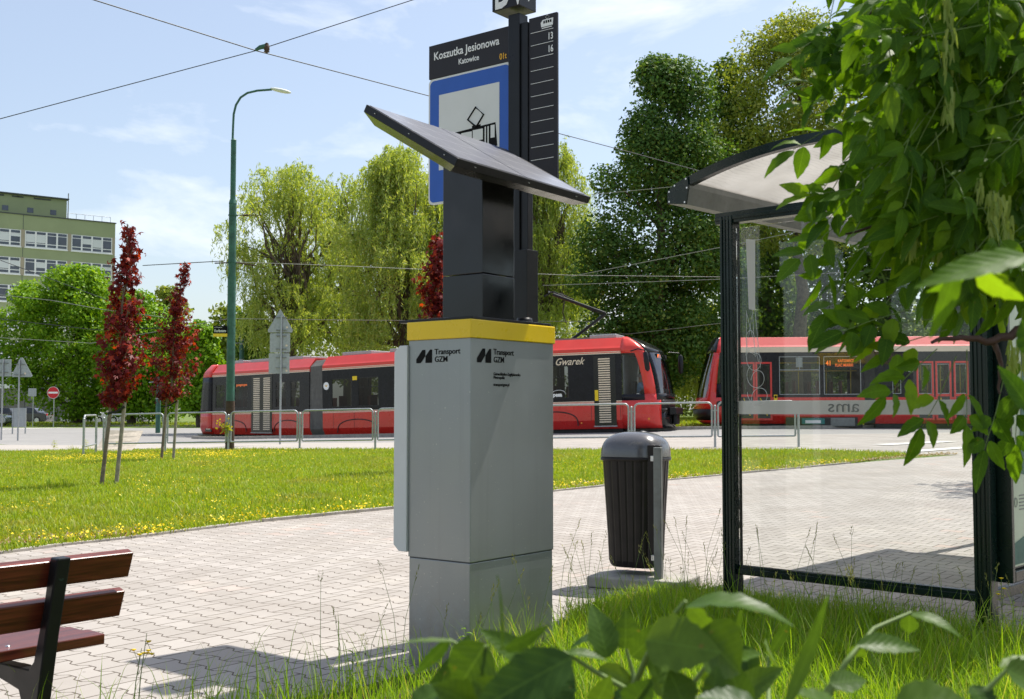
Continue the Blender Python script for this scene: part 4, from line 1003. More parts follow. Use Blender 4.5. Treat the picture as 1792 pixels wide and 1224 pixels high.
wire([(930, 582, 52), (1100, 585, 50), (1262, 566, 48)], 0.016, 'pale contact wire above the front of the tram', 'cable_lit')
# wire clamp
cl = at(455, 88, 15.0); t_ = thing('wire_clamp', 'dark insulator clamp hanging where the two wires cross the sky', 'clamp', cl)
s_ = 15 / 2000
MB().path([(-8 * s_, 0, 0), (0, 0, 5 * s_), (10 * s_, 0, 7 * s_)], [0.02, 0.03, 0.035], 8).build('arm', M['lamp_green'], t_)
mb = MB(); mb.lathe([(0.012, 17 * s_), (0.028, 15 * s_), (0.02, 13 * s_), (0.038, 12 * s_), (0.038, 4 * s_), (0.025, 3 * s_), (0.04, 1 * s_), (0.012, -1 * s_)][::-1], 12, (12 * s_, 0, -4 * s_)); mb.build('insulator', M['rust'], t_)

# ================================================================== TRAMS
ZB0, ZB1 = 0.98, 2.66        # dark window band
class Car:
    """one tram carriage. local x along the near side from P0 to P1, y away from the camera, z up from the skirt's foot"""
    def __init__(s, root, name, P0, P1, z0, z1, width=2.35):
        s.P0, s.P1, s.w = Vector(P0), Vector(P1), width
        d = s.P1 - s.P0; s.L = d.length; s.d = d.normalized()
        s.o = bpy.data.objects.new(name, None); COL.objects.link(s.o); s.o.parent = root
        slope = math.atan2(z1 - z0, s.L)
        s.o.matrix_world = TR((P0[0], P0[1], z0)) @ Matrix.Rotation(math.atan2(d.y, d.x), 4, 'Z') @ Matrix.Rotation(-slope, 4, 'Y')
        s.k = 0
    def x(s, u):
        k = (u - 896) / FPX
        return (k * s.P0.y - s.P0.x) / (s.d.x - k * s.d.y)
    def part(s, mb, name, mat, bevel=0): return mb.build(name, mat, s.o, bevel)
    def shell(s, x0, x1, red, roof, twostripe=True):
        w = s.w
        low = [(0.14, 0.0), (0.0, 0.3), (0.0, ZB0), (0.06, ZB0), (w - 0.06, ZB0), (w, ZB0), (w, 0.3), (w - 0.14, 0.0)]
        mb = MB(); mb.prism([(p[0], p[1]) for p in low], x0, x1, 'x'); s.part(mb, 'lower_body', M[red], 0.01)
        top = [(0.0, ZB1), (0.0, 2.86), (0.06, 2.92), (0.32, 3.24), (w - 0.32, 3.24), (w - 0.06, 2.92), (w, 2.86), (w, ZB1)]
        mb = MB(); mb.prism(top, x0, x1, 'x'); s.part(mb, 'roof', M[roof], 0.01)
        mb = MB()
        for sd in (0, 1):
            y0, y1 = (-0.004, 0.004) if sd == 0 else (w - 0.004, w + 0.004)
            if twostripe:
                mb.box(x0, x1, y0, y1, ZB1 + 0.0, ZB1 + 0.035); mb.box(x0, x1, y0, y1, ZB1 + 0.06, ZB1 + 0.085)
                mb.box(x0, x1, y0, y1, ZB0 - 0.06, ZB0 - 0.035); mb.box(x0, x1, y0, y1, ZB0 - 0.015, ZB0 + 0.01)
            else: mb.box(x0, x1, y0, y1, ZB1 + 0.0, ZB1 + 0.2)
        s.part(mb, 'cream_stripes', M['cream'])
    def side(s, x0, x1, openings, y=0.0, mat='tramblack', th=0.05):
        """dark band with real openings; openings = [(xa, xb, za, zb)] sorted, not overlapping"""
        mb = MB(); cur = x0
        y0, y1 = (y, y + th) if y < 1 else (y - th, y)
        for xa, xb, za, zb in openings:
            if xa > cur: mb.box(cur, xa, y0, y1, ZB0, ZB1)
            mb.box(xa, xb, y0, y1, ZB0, za); mb.box(xa, xb, y0, y1, zb, ZB1); cur = xb
        if cur < x1: mb.box(cur, x1, y0, y1, ZB0, ZB1)
        s.part(mb, 'window_band', M[mat])
    def window(s, xa, xb, za, zb, glass='tramglass', y=0.0, split=None, frame=True):
        mb = MB(); yy = y + 0.015 if y < 1 else y - 0.015
        mb.add([(xa, yy, za), (xb, yy, za), (xb, yy, zb), (xa, yy, zb)], [(0, 1, 2, 3)])
        w_ = s.part(mb, 'window', M[glass])
        if frame and y < 1:
            f = 0.022; mb = MB()
            mb.box(xa, xb, 0.004, 0.03, za, za + f); mb.box(xa, xb, 0.004, 0.03, zb - f, zb); mb.box(xa, xa + f, 0.004, 0.03, za + f, zb - f); mb.box(xb - f, xb, 0.004, 0.03, za + f, zb - f)
            if split:
                zs2 = zb - (zb - za) * split; mb.box(xa + f, xb - f, 0.004, 0.03, zs2, zs2 + f); xm = (xa + xb) / 2; mb.box(xm - f / 2, xm + f / 2, 0.004, 0.03, zs2 + f, zb - f)
            mb.build('window_frame', M['seal'] if glass == 'tramglass' else M['galv'], w_)
        return w_
    def stripe_door(s, u0, u1, strips, zlow=0.12, ztop=2.6):
        xa, xb = s.x(u0), s.x(u1)
        mb = MB(); mb.box(xa, xb, -0.012, 0.03, zlow, ztop); d = s.part(mb, 'door', M['black_gloss'])
        mb = MB()
        for (a, b) in strips:
            p, q = s.x(a), s.x(b); k = 0; z = zlow + 0.1
            while z < ztop - 0.08: mb.box(p, q, -0.018, -0.0125, z, z + 0.045); z += 0.083
        mb.build('door_stripes', M['cream'], d)
        mb = MB()
        mb.box(xa - 0.02, xb + 0.02, -0.03, 0.0, zlow - 0.05, zlow - 0.01); mb.build('door_sill', M['galv'], d)
        return d
    def interior(s, x0, x1, seats=True):
        w = s.w; mb = MB(); mb.box(x0, x1, 0.06, w - 0.06, ZB0 + 0.003, ZB0 + 0.02); s.part(mb, 'floor', M['interior_dark'])
        if seats:
            mb = MB(); x = x0 + 0.8
            while x < x1 - 0.8:
                for yy in (0.12, w - 0.55): mb.box(x, x + 0.42, yy, yy + 0.42, ZB0 + 0.02, ZB0 + 0.12); mb.box(x, x + 0.06, yy, yy + 0.42, ZB0 + 0.12, ZB0 + 0.62)
                x += 0.85
            s.part(mb, 'seats', M['seat'], 0.02)
    def far_side(s, x0, x1, n, glass='tramglass'):
        st = (x1 - x0) / n; op = [(x0 + i * st + 0.15, x0 + (i + 1) * st - 0.15, 1.15, 2.4) for i in range(n)]
        s.side(x0, x1, op, y=s.w)
        for o_ in op: s.window(*o_, glass=glass, y=s.w, frame=False)
    def skirt_detail(s, arcs, hatches):
        mb = MB()
        for xa, xb in arcs:
            pts = []
            for i in range(17):
                a = PI * i / 16; pts.append(((xa + xb) / 2 - (xb - xa) / 2 * math.cos(a) , -0.004, 0.12 + 0.52 * math.sin(a) ** 0.6))
            mb.path(pts, 0.022, 6)
        for xa in hatches: mb.box(xa - 0.006, xa + 0.006, -0.004, 0.002, 0.3, ZB0 - 0.07)
        s.part(mb, 'panel_gaps', M['seal'])
        mb = MB(); mb.box(0.05, s.L - 0.05, 0.2, s.w - 0.2, -0.15, 0.0); s.part(mb, 'underframe', M['rubber'])

def cab_nose(car, xs, tip, sign, mats, side_win=None, body='red', scr=(1.15, 2.75)):
    """rounded cab end. xs = where the straight body stops, tip(z) = how far the front reaches, sign = +1 front at +x"""
    w = car.w; zs = [0.0, 0.15, 0.3, 0.55, 0.8, ZB0, 1.2, 1.5, 1.8, 2.1, 2.4, ZB1, 2.8, 2.92, 3.05, 3.15, 3.24]
    nang = 14; rows = []
    for z in zs:
        t_ = tip(z); ins = max(0.0, (z - 2.86) / 0.38) * 0.32 if z > 2.86 else (0.14 * (0.3 - z) / 0.3 if z < 0.3 else 0.0)
        row = [(xs, ins)]
        rr = min(0.72, t_ * 0.6); xe = t_ - rr
        row.append((xs + sign * xe * 0.5, ins + 0.0)); row.append((xs + sign * xe, ins + 0.015))
        hw = w / 2 - ins
        for k in range(1, nang):
            a = PI * k / nang
            cx = math.sin(a); cy = -math.cos(a); cx = abs(cx) ** 0.75; cy = math.copysign(abs(cy) ** 0.8, cy)
            row.append((xs + sign * (xe + rr * cx), w / 2 + cy * hw))
        row += [(xs + sign * xe, w - ins - 0.015), (xs + sign * xe * 0.5, w - ins), (xs, w - ins)]
        rows.append([(p[0], p[1], z) for p in row])
    n = len(rows[0]); idx = {}
    groups = {}
    for i in range(len(zs) - 1):
        for j in range(n - 1):
            zc = (zs[i] + zs[i + 1]) / 2; jj = min(j, n - 2 - j)      # symmetric column index 0 .. from side to centre
            key = mats(zc, jj)
            groups.setdefault(key, []).append((i, j))
    names = {'red': 'cab_body', 'red2': 'cab_body', 'black': 'cab_trim', 'tramblack': 'cab_trim', 'glass': 'windscreen', 'sideglass': 'cab_side_window', 'bumper': 'bumper', 'pinkred': 'cab_body', 'seal': 'cab_seal'}
    mt = {'glass': 'screenglass', 'sideglass': 'tramglass_light', 'bumper': 'plastic', 'black': 'black_gloss'}
    parts = []
    for key, cells in groups.items():
        left = set(cells)
        while left:
            st = [left.pop()]; comp = []
            while st:
                c_ = st.pop(); comp.append(c_)
                for d_ in ((1, 0), (-1, 0), (0, 1), (0, -1)):
                    q_ = (c_[0] + d_[0], c_[1] + d_[1])
                    if q_ in left: left.remove(q_); st.append(q_)
            parts.append((key, comp))
    for key, cells in parts:
        mb = MB(); vm = {}
        for (i, j) in cells:
            q = []
            for (a, b) in ((i, j), (i, j + 1), (i + 1, j + 1), (i + 1, j)):
                if (a, b) not in vm: vm[(a, b)] = len(mb.v); mb.v.append(rows[a][b])
                q.append(vm[(a, b)])
            mb.f.append(q if sign < 0 else q[::-1]); mb.mi.append(0); mb.sm.append(True)
        o = car.part(mb, names.get(key, key), M[mt.get(key, key)])
        if key not in ('glass', 'sideglass'):
            so_ = o.modifiers.new('thickness', 'SOLIDIFY'); so_.thickness = 0.03; so_.offset = -1 if sign < 0 else -1
    mb = MB(); top = rows[-1]; mb.add([(p[0], p[1], p[2]) for p in top], [list(range(n)) if sign > 0 else list(range(n))[::-1]]); car.part(mb, 'cab_roof', M['black'])

tram = thing('tram', 'long red and black articulated tram with cream striped doors passing behind the kiosk', 'tram', (0, 46, 0))
tram.location = (-4, 46, 0.15); bpy.context.view_layer.update()
# --- rear carriage
RA = Car(tram, 'rear_carriage', (-14.0, 53.4, 0), (-8.45, 47.75, 0), 0.12, 0.19)
xs0 = 0.0
RA.shell(0, RA.L, 'red', 'red2')
wl = [(RA.x(378), RA.x(394), 1.2, 2.3), (RA.x(411), RA.x(434), 1.2, 2.35), (RA.x(483), RA.x(501), 1.2, 2.3), (RA.x(509), RA.x(525), 1.2, 2.3)]
RA.side(0, RA.L, wl)
for i, o_ in enumerate(wl): RA.window(*o_, split=0.32 if i != 1 else None)
RA.far_side(0, RA.L, 4); RA.interior(0, RA.L)
RA.stripe_door(441, 477, [(444.5, 455.5), (462, 473.5)])
RA.skirt_detail([(RA.x(386), RA.x(432)), (RA.x(481), RA.x(530))], [RA.x(378), RA.x(440), RA.x(480)])
def rear_mats(z, j):
    if z > ZB1: return 'red2'
    if z > ZB0: return 'glass' if j >= 4 else 'tramblack'
    return 'red' if z > 0.25 else 'red'
cab_nose(RA, 0.0, lambda z: 1.5 - 0.12 * max(0, z - 1.0) ** 1.2 - (0.25 * ((z - 2.6) / 0.64) ** 2 if z > 2.6 else 0), -1, rear_mats)
mb = MB(); p, q = RA.x(362.5), RA.x(369.5)
mb2 = MB(); mb2.box(p - .1, q + .1, -0.012, 0.03, 0.12, 2.6); dd = RA.part(mb2, 'door', M['black_gloss'])
z = 0.22
while z < 2.5: mb.box(p, q, -0.018, -0.0125, z, z + 0.045); z += 0.083
mb.build('door_stripes', M['cream'], dd)
mb = MB(); xa, xb = RA.x(413), RA.x(432)
for i in range(9): mb.box(xa + (xb - xa) * (i + .15) / 9, xa + (xb - xa) * (i + .8) / 9, 0.03, 0.034, 2.16 + (0.03 if i % 3 else 0), 2.27)
RA.part(mb, 'led_display', M['led'])
# --- middle carriage
MD = Car(tram, 'middle_carriage', (-7.72, 46.75, 0), (-2.4, 42.9, 0), 0.20, 0.36)
MD.shell(0, MD.L, 'red', 'red2')
wl = [(MD.x(582), MD.x(617), 1.15, 2.3), (MD.x(628), MD.x(664), 1.15, 2.3), (MD.x(700), MD.x(735), 1.15, 2.3)]
MD.side(0, MD.L, wl)
for i, o_ in enumerate(wl): MD.window(*o_, split=0.35 if i else None)
MD.far_side(0, MD.L, 4); MD.interior(0, MD.L)
MD.skirt_detail([(MD.x(592), MD.x(661))], [MD.x(585), MD.x(621), MD.x(664)])
mb = MB(); mb.disc((MD.x(572.5), 2.02), 0.16, -0.003, 24, sx=1.0, sz=1.0); e_ = MD.part(mb, 'round_emblem', M['letter'])
mb = MB(); c_ = MD.x(572.5); mb.poly([(c_ - 0.11, 2.06), (c_, 1.98), (c_ + 0.11, 2.06), (c_ + 0.04, 2.03), (c_, 2.07), (c_ - 0.04, 2.03)], -0.005); mb.build('emblem_wings', M['amber'], e_)
mb = MB(); mb.box(MD.x(618.5), MD.x(626.5), -0.006, 0, 2.2, 2.36); MD.part(mb, 'yellow_sticker', M['yellow'])
# --- front carriage
FR = Car(tram, 'front_carriage', (-1.7, 42.5, 0), (3.92, 40.45, 0), 0.46, 0.60)
LF = FR.L
FR.shell(0, LF, 'red', 'red2')
wl = [(FR.x(930), FR.x(960), 1.15, 2.3), (FR.x(967.5), FR.x(997), 1.13, 2.3)]
FR.side(0, LF, wl)
for o_ in wl: FR.window(*o_, split=0.36)
FR.far_side(0, LF, 4); FR.interior(0, FR.x(1080))
FR.stripe_door(1041, 1079.5, [(1049.5, 1070)])
FR.skirt_detail([(FR.x(930), FR.x(1012))], [FR.x(1035.5), FR.x(1086.5)])
def front_mats(z, j):
    if z > ZB1: return 'red2' if j <= 3 else 'black'
    if z > ZB0 + 0.2: return 'sideglass' if j <= 1 else ('red2' if j in (2, 3) else 'glass')
    if z > ZB0: return 'tramblack' if j <= 1 else ('red' if j in (2, 3) else 'black')
    if z > 0.5 and j >= 5: return 'bumper'
    return 'red' if j <= 4 else 'black'
ftip = lambda z: 1.55 - 0.14 * max(0, z - 1.0) ** 1.6 - (0.85 * ((z - 2.55) / 0.69) ** 2 if z > 2.55 else 0)
cab_nose(FR, LF, ftip, 1, front_mats)
FR_text = text('Gwarek', 0.36, TR((FR.x(973), -0.004, 2.32)), M['cream'], FR.o, sx=0.93, shear=0.42, bold=0.003)
text('pesa', 0.2, TR((FR.x(969), 0.012, 1.19)), M['letter'], FR.o, sx=0.95, bold=0.01)
mb = MB(); pts = [(FR.x(979) + 0.24 * math.cos(a), 0.012, 1.31 + 0.11 * math.sin(a)) for a in [PI * i / 12 for i in range(13)]]; mb.path(pts, 0.009, 4); FR.part(mb, 'logo_arc', M['letter'])
mb = MB(); mb.disc((FR.x(1118), 1.09), 0.13, -0.006, 24, sx=1.1); e_ = FR.part(mb, 'round_emblem', M['letter'])
mb = MB(); c_ = FR.x(1118); mb.poly([(c_ - 0.1, 1.12), (c_, 1.05), (c_ + 0.1, 1.12), (c_ + 0.03, 1.095), (c_, 1.13), (c_ - 0.03, 1.095)], -0.008); mb.build('emblem_wings', M['galv_dark'], e_)
mb = MB(); mb.box(FR.x(1042.5), FR.x(1048.5), -0.02, -0.013, 1.0, 1.38); FR.part(mb, 'yellow_sticker', M['yellow'])
mb = MB(); mb.disc((FR.x(1018), 0.22), 0.03, -0.02, 12); mb.disc((LF + 0.95, 0.32), 0.04, -0.02, 12); FR.part(mb, 'marker_lamp', M['orange'])
mb = MB(); mb.box(FR.x(993), FR.x(1004), -0.012, 0, 0.68, 0.88); FR.part(mb, 'socket_flap', M['red2'])
# mirrors
mb = MB(); mb.path([(LF + 0.35, 0.0, 2.72), (LF + 0.7, -0.28, 2.78), (LF + 0.97, -0.34, 2.7)], 0.022, 8); mb.build('mirror_arm', M['black'], FR.o)
mb = MB(); mb.lathe([(0.02, -0.36), (0.085, -0.3), (0.1, 0.0), (0.085, 0.3), (0.02, 0.36)], 14, sx=1, sy=0.8); mb.build('mirror', M['black'], FR.o, T=TR((LF + 1.0, -0.34, 2.33)) @ Matrix.Rotation(R(-6), 4, 'Y'))
mb = MB(); mb.lathe([(0.02, -0.36), (0.085, -0.3), (0.1, 0.0), (0.085, 0.3), (0.02, 0.36)], 14, sx=1, sy=0.8); mb.build('mirror', M['black'], FR.o, T=TR((LF + 1.6, FR.w + 0.22, 2.3)))
mb = MB(); mb.path([(LF + 1.2, FR.w, 2.75), (LF + 1.55, FR.w + 0.22, 2.72)], 0.022, 8); mb.build('mirror_arm', M['black'], FR.o)
mb = MB(); mb.box(LF + 0.95, LF + 1.2, 0.45, FR.w - 0.35, 2.45, 2.62); FR.part(mb, 'destination_box', M['seal'])
mb = MB(); mb.box(LF + 1.202, LF + 1.21, 0.5, 1.0, 2.48, 2.6); FR.part(mb, 'destination_display', M['led'])
mb = MB(); mb.box(LF + 1.55, LF + 1.8, 0.55, FR.w - 0.55, 0.45, 0.7); mb.box(LF + 1.6, LF + 1.75, 0.95, 1.4, 0.1, 0.45); FR.part(mb, 'coupler', M['black'], 0.03)
# cab furniture
mb = MB(); mb.box(LF + 0.02, LF + 0.08, 0.1, FR.w - 0.1, ZB0, ZB1 - 0.05); FR.part(mb, 'cab_partition', M['interior'])
mb = MB(); mb.box(LF + 0.95, LF + 1.35, 0.35, FR.w - 0.35, ZB0 + 0.1, ZB0 + 0.4); FR.part(mb, 'dashboard', M['interior_dark'], 0.03)
mb = MB(); mb.box(LF + 0.02, LF + 1.5, 0.2, FR.w - 0.2, ZB0 - 0.35, ZB0 - 0.3); FR.part(mb, 'cab_floor', M['interior_dark'])
mb = MB(); mb.box(LF + 0.28, LF + 0.74, 0.62, 1.08, ZB0 + 0.0, ZB0 + 0.1); mb.box(LF + 0.22, LF + 0.32, 0.64, 1.06, ZB0 + 0.1, ZB0 + 0.7); FR.part(mb, 'driver_seat', M['interior_dark'], 0.03)
# pantograph and roof boxes
ptg = bpy.data.objects.new('pantograph', None); COL.objects.link(ptg); ptg.parent = FR.o
pb = FR.x(985)
def fz(u, v): q = at(u, v, 41.9); return q.z - 0.52
knee = (FR.x(1050), 1.2, fz(1050, 552)); foot = (FR.x(984), 1.2, 3.26); head = (FR.x(956), 1.2, fz(956, 513))
MB().path([foot, knee], 0.06, 8).build('lower_arm', M['black'], ptg)
mb = MB(); mb.path([knee, head], 0.06, 8); mb.path([Vector(knee) + Vector((0, 0, -.1)), Vector(head) + Vector((0.3, 0, -.15))], 0.015, 5); mb.build('upper_arm', M['black'], ptg)
mb = MB(); h_ = Vector(head); mb.path([h_ + Vector((0.1, -0.75, -.02)), h_ + Vector((0.0, -0.5, .06)), h_ + Vector((0.0, 0.5, .06)), h_ + Vector((0.1, 0.75, -.02))], 0.03, 6)
mb.path([h_ + Vector((0.6, -0.6, -.16)), h_ + Vector((0.2, -0.55, .05)), h_ + Vector((-.15, -0.6, -.12))], 0.02, 5); mb.path([h_ + Vector((0.7, 0.3, -.2)), h_ + Vector((0.15, 0.3, .06))], 0.02, 5); mb.build('collector_head', M['black'], ptg)
mb = MB(); mb.box(pb - 0.6, pb + 1.0, 0.7, 1.7, 3.25, 3.33); mb.build('base_frame', M['galv_dark'], ptg)
for car, xs_ in ((RA, ((0.5, 1.8), (2.4, 4.6), (5.4, 6.6))), (MD, ((0.6, 2.2), (3.2, 5.4))), (FR, ((0.4, 1.6), (LF - 1.3, LF - 0.3)))):
    mb = MB()
    for a, b in xs_: mb.box(a, b, 0.55, 1.8, 3.245, 3.4)
    car.part(mb, 'roof_equipment', M['galv'], 0.03)
# bellows between carriages
def bellows(root, A, B, za, zb, nm='bellows', w=2.25):
    A = Vector((*A, 0)); B = Vector((*B, 0)); d = (B - A); n = 14; perp = Vector((-d.y, d.x, 0)).normalized()
    mb = MB(); vs = []
    for i in range(n * 2 + 1):
        f_ = i / (n * 2); o_ = 0.035 if i % 2 else 0.0; c = A.lerp(B, f_); zz = za + (zb - za) * f_
        for (yy, z) in ((0.16 + o_, 0.02), (0.03 + o_, 0.3), (0.03 + o_, 2.9), (0.3 + o_, 3.16 - o_), (w - 0.25, 3.16 - o_), (w - o_, 2.9), (w - o_, 0.3), (w - .1 - o_, 0.02)):
            q = c + perp * yy; vs.append((q.x, q.y, zz + z))
    fs = []
    for i in range(n * 2):
        for j in range(7): fs.append((i * 8 + j + 1, i * 8 + j, (i + 1) * 8 + j, (i + 1) * 8 + j + 1))
    mb.add(vs, fs); o = mb.build(nm, M['bellows']); mw = o.matrix_world.copy(); o.parent = root; o.matrix_parent_inverse = root.matrix_world.inverted(); return o
bpy.context.view_layer.update()
bellows(tram, (-8.45, 47.75), (-7.72, 46.75), 0.16, 0.18)
bellows(tram, (-2.4, 42.9), (-1.7, 42.5), 0.36, 0.44)

# --- the driver
def skinned(name, verts, edges, radii, root_i, mat, parent, sub=2, T=None):
    me = bpy.data.meshes.new(name); me.from_pydata(verts, edges, []); o = bpy.data.objects.new(name, me); COL.objects.link(o)
    sk = o.modifiers.new('skin', 'SKIN'); ly = me.skin_vertices[0].data
    for i, r_ in enumerate(radii): ly[i].radius = r_ if isinstance(r_, tuple) else (r_, r_)
    ly[root_i].use_root = True
    sb = o.modifiers.new('sub', 'SUBSURF'); sb.levels = sub; sb.render_levels = sub
    dg = bpy.context.evaluated_depsgraph_get(); dg.update(); m2 = bpy.data.meshes.new_from_object(o.evaluated_get(dg))
    bpy.data.objects.remove(o); m2.materials.clear(); m2.materials.append(mat)
    for p in m2.polygons: p.use_smooth = True; p.material_index = 0
    o = bpy.data.objects.new(name, m2); COL.objects.link(o); o.parent = parent
    if T is not None: o.matrix_local = T
    return o
bpy.context.view_layer.update()
pm = FR.o.matrix_world @ TR((LF + 0.47, 0.85, ZB0 + 0.1))
drv = thing('person', 'driver in a light blue shirt sitting behind the front side window of the long tram', 'person')
drv.matrix_world = pm
# figure faces local +x ; origin at the seat surface
V_ = [(0, 0, 0.1), (0.0, 0, 0.3), (-0.01, 0, 0.47), (0.0, 0, 0.56), (0.02, 0, 0.66), (0.035, 0, 0.76), (0.03, 0, 0.83),
      (0.0, -0.18, 0.46), (0.2, -0.23, 0.3), (0.44, -0.16, 0.36), (0.0, 0.18, 0.46), (0.16, 0.24, 0.26), (0.38, 0.12, 0.3),
      (0.15, -0.1, 0.09), (0.46, -0.12, 0.1), (0.5, -0.12, -0.3), (0.62, -0.12, -0.36), (0.15, 0.1, 0.09), (0.46, 0.12, 0.1), (0.5, 0.12, -0.3), (0.62, 0.12, -0.36),
      (0.52, -0.15, 0.37), (0.46, 0.11, 0.31)]
E_ = [(0, 1), (1, 2), (2, 3), (3, 4), (4, 5), (5, 6), (2, 7), (7, 8), (8, 9), (2, 10), (10, 11), (11, 12), (0, 13), (13, 14), (14, 15), (15, 16), (0, 17), (17, 18), (18, 19), (19, 20), (9, 21), (12, 22)]
rad = [0.14, (0.13, 0.16), (0.12, 0.16), 0.055, 0.085, 0.1, 0.07, 0.07, 0.048, 0.034, 0.07, 0.048, 0.034, 0.085, 0.065, 0.045, 0.035, 0.085, 0.065, 0.045, 0.035, 0.03, 0.03]
bodyo = skinned('body', V_, E_, rad, 0, M['skin'], drv)
sh_ = skinned('shirt', [V_[i] for i in (0, 1, 2, 3, 7, 8, 10, 11)], [(0, 1), (1, 2), (2, 3), (2, 4), (4, 5), (2, 6), (6, 7)], [0.165, (0.15, 0.19), (0.14, 0.19), 0.075, 0.085, 0.062, 0.085, 0.062], 0, M['shirt'], drv)
skinned('trousers', [V_[i] for i in (0, 13, 14, 15, 17, 18, 19)], [(0, 1), (1, 2), (2, 3), (0, 4), (4, 5), (5, 6)], [0.16, 0.1, 0.08, 0.06, 0.1, 0.08, 0.06], 0, M['trouser'], drv)
mb = MB(); mb.lathe([(0.105, 0.0), (0.115, 0.05), (0.1, 0.1), (0.05, 0.135), (0.005, 0.14)], 16, (0.012, 0, 0.73)); mb.build('hair', M['hair'], drv)
mb = MB(); mb.path([(0.12, 0, 0.76), (0.15, 0, 0.725)], [0.012, 0.02], 8)
mb.lathe([(0.001, -0.03), (0.018, 0), (0.001, 0.03)], 8, (0.03, -0.1, 0.73)); mb.lathe([(0.001, -0.03), (0.018, 0), (0.001, 0.03)], 8, (0.03, 0.1, 0.73)); mb.build('face_features', M['skin'], drv)
mb = MB()
for s in (-0.035, 0.035): mb.lathe([(0.001, -.01), (0.011, 0), (0.001, .01)], 8, (0.118, s, 0.765))
mb.path([(0.118, -0.025, 0.69), (0.122, 0.025, 0.69)], 0.005, 5); mb.build('eyes_and_mouth', M['hair'], drv)
mb = MB()
for (hx, hy, hz) in ((0.53, -0.15, 0.37), (0.47, 0.11, 0.31)):
    for k in range(4): yy = hy + (k - 1.5) * 0.017; mb.path([(hx, yy, hz), (hx + 0.035, yy, hz + 0.006), (hx + 0.055 - abs(k - 1.4) * .006, yy, hz - 0.02)], [0.0085, 0.008, 0.006], 6)
    mb.path([(hx - 0.02, hy - 0.03, hz), (hx + 0.02, hy - 0.045, hz - 0.012)], [0.01, 0.007], 6)
mb.build('fingers', M['skin'], drv)

# --- second tram
tram2 = thing('tram', 'red tram with orange route display seen through the shelter glass, nose pointing left', 'tram', (14, 43, 0.5)); bpy.context.view_layer.update()
A2 = Car(tram2, 'front_carriage', (8.02, 42.7, 0), (13.05, 42.3, 0), 0.735, 0.745)
A2.shell(0, A2.L, 'red', 'pinkred', False)
w1 = (A2.x(1364), A2.x(1435), 1.08, 2.5); w2 = (A2.x(1442), A2.x(1507), 1.08, 2.5); dw = [(A2.x(1296), A2.x(1318), 1.1, 2.2), (A2.x(1325), A2.x(1347), 1.1, 2.2)]
A2.side(0, A2.L, dw + [w1, w2])
A2.window(*w1, glass='tramglass_light', split=0.36); A2.window(*w2, glass='tramglass_light')
for (a, b, c, d) in dw: A2.window(a, b, c, d, glass='tramglass')
A2.far_side(0, A2.L, 3, 'tramglass_light'); A2.interior(0, A2.L)
def red_door(car, u0, u1):
    xa, xb = car.x(u0), car.x(u1); f = 0.07
    mb = MB(); mb.box(xa, xa + f, -0.03, 0.0, 0.12, 2.3); mb.box(xb - f, xb, -0.03, 0.0, 0.12, 2.3); mb.box(xa + f, xb - f, -0.03, 0.0, 2.23, 2.3); mb.box(xa + f, xb - f, -0.03, 0.0, 1.0, 1.09); mb.box(xa + f, xb - f, -0.03, 0.0, 0.12, 0.2)
    d = car.part(mb, 'door', M['red'], 0.01)
    MB().box(xa + f, xb - f, -0.012, -0.003, 0.2, 1.0).build('lower_pane', M['car_glass'], d)
    MB().path([(xa + f + 0.1, -0.02, 0.95), (xb - f - 0.12, -0.02, 0.3)], 0.02, 6).build('grab_bar', M['pole_yellow'], d)
red_door(A2, 1293, 1321); red_door(A2, 1322, 1351)
mb = MB()
mb.path([(w1[0], 0.5, 2.28), (w2[1], 0.5, 2.28)], 0.025, 6); mb.path([(w1[0], 0.7, 1.98), (w2[1], 0.7, 1.98)], 0.02, 6)
for xx in (w1[0] + 0.8, w2[0] + 0.2, w2[1] - 0.25): mb.path([(xx, 0.6, ZB0), (xx, 0.6, ZB1)], 0.02, 6)
A2.part(mb, 'grab_rails', M['pole_yellow'])
mb = MB(); mb.box(w1[0] + 0.62, w1[0] + 0.86, 0.02, 0.035, 2.1, 2.46); A2.part(mb, 'paper_notice', M['letter'])
mb = MB(); mb.box(w2[0] + 0.05, w2[1] - 0.05, 0.025, 0.04, 2.06, 2.47); bxd = A2.part(mb, 'destination_display', M['seal'])
text('41', 0.26, TR((w2[0] + 0.08, 0.02, 2.16)), M['led'], bxd, sx=0.8, bold=0.006)
text('KATOWICE', 0.15, TR((w2[0] + 0.52, 0.02, 2.28)), M['led'], bxd, sx=0.75, bold=0.002)
text('PLAC MIARKI', 0.15, TR((w2[0] + 0.42, 0.02, 2.12)), M['led'], bxd, sx=0.75, bold=0.002)
mb = MB()
for z in (0.55, 0.66, 0.77): mb.box(A2.x(1356), A2.x(1505), -0.006, 0, z, z + 0.02)
A2.part(mb, 'side_graphic', M['pinkred'])
mb = MB(); mb.disc((A2.x(1435), 0.66), 0.17, -0.008, 24); A2.part(mb, 'side_disc', M['orange'])
mb = MB(); mb.box(A2.x(1354), A2.x(1360), -0.01, 0, 0.6, 1.08); mb.box(A2.x(1366), A2.x(1371.5), -0.01, 0, 0.5, 0.72); st_ = A2.part(mb, 'yellow_sticker', M['yellow'])
mb = MB(); mb.disc((A2.x(1357), 1.0), 0.05, -0.012, 12); mb.disc((A2.x(1357), 0.76), 0.05, -0.012, 12); mb.disc((A2.x(1368.8), 0.68), 0.04, -0.012, 12); mb.build('sticker_symbols', M['ink'], st_)
A2.skirt_detail([], [A2.x(1352), A2.x(1386)])
mb = MB(); mb.box(A2.x(1375), A2.x(1500), -0.006, 0.1, -0.12, 0.24); A2.part(mb, 'bogie_recess', M['rubber'])
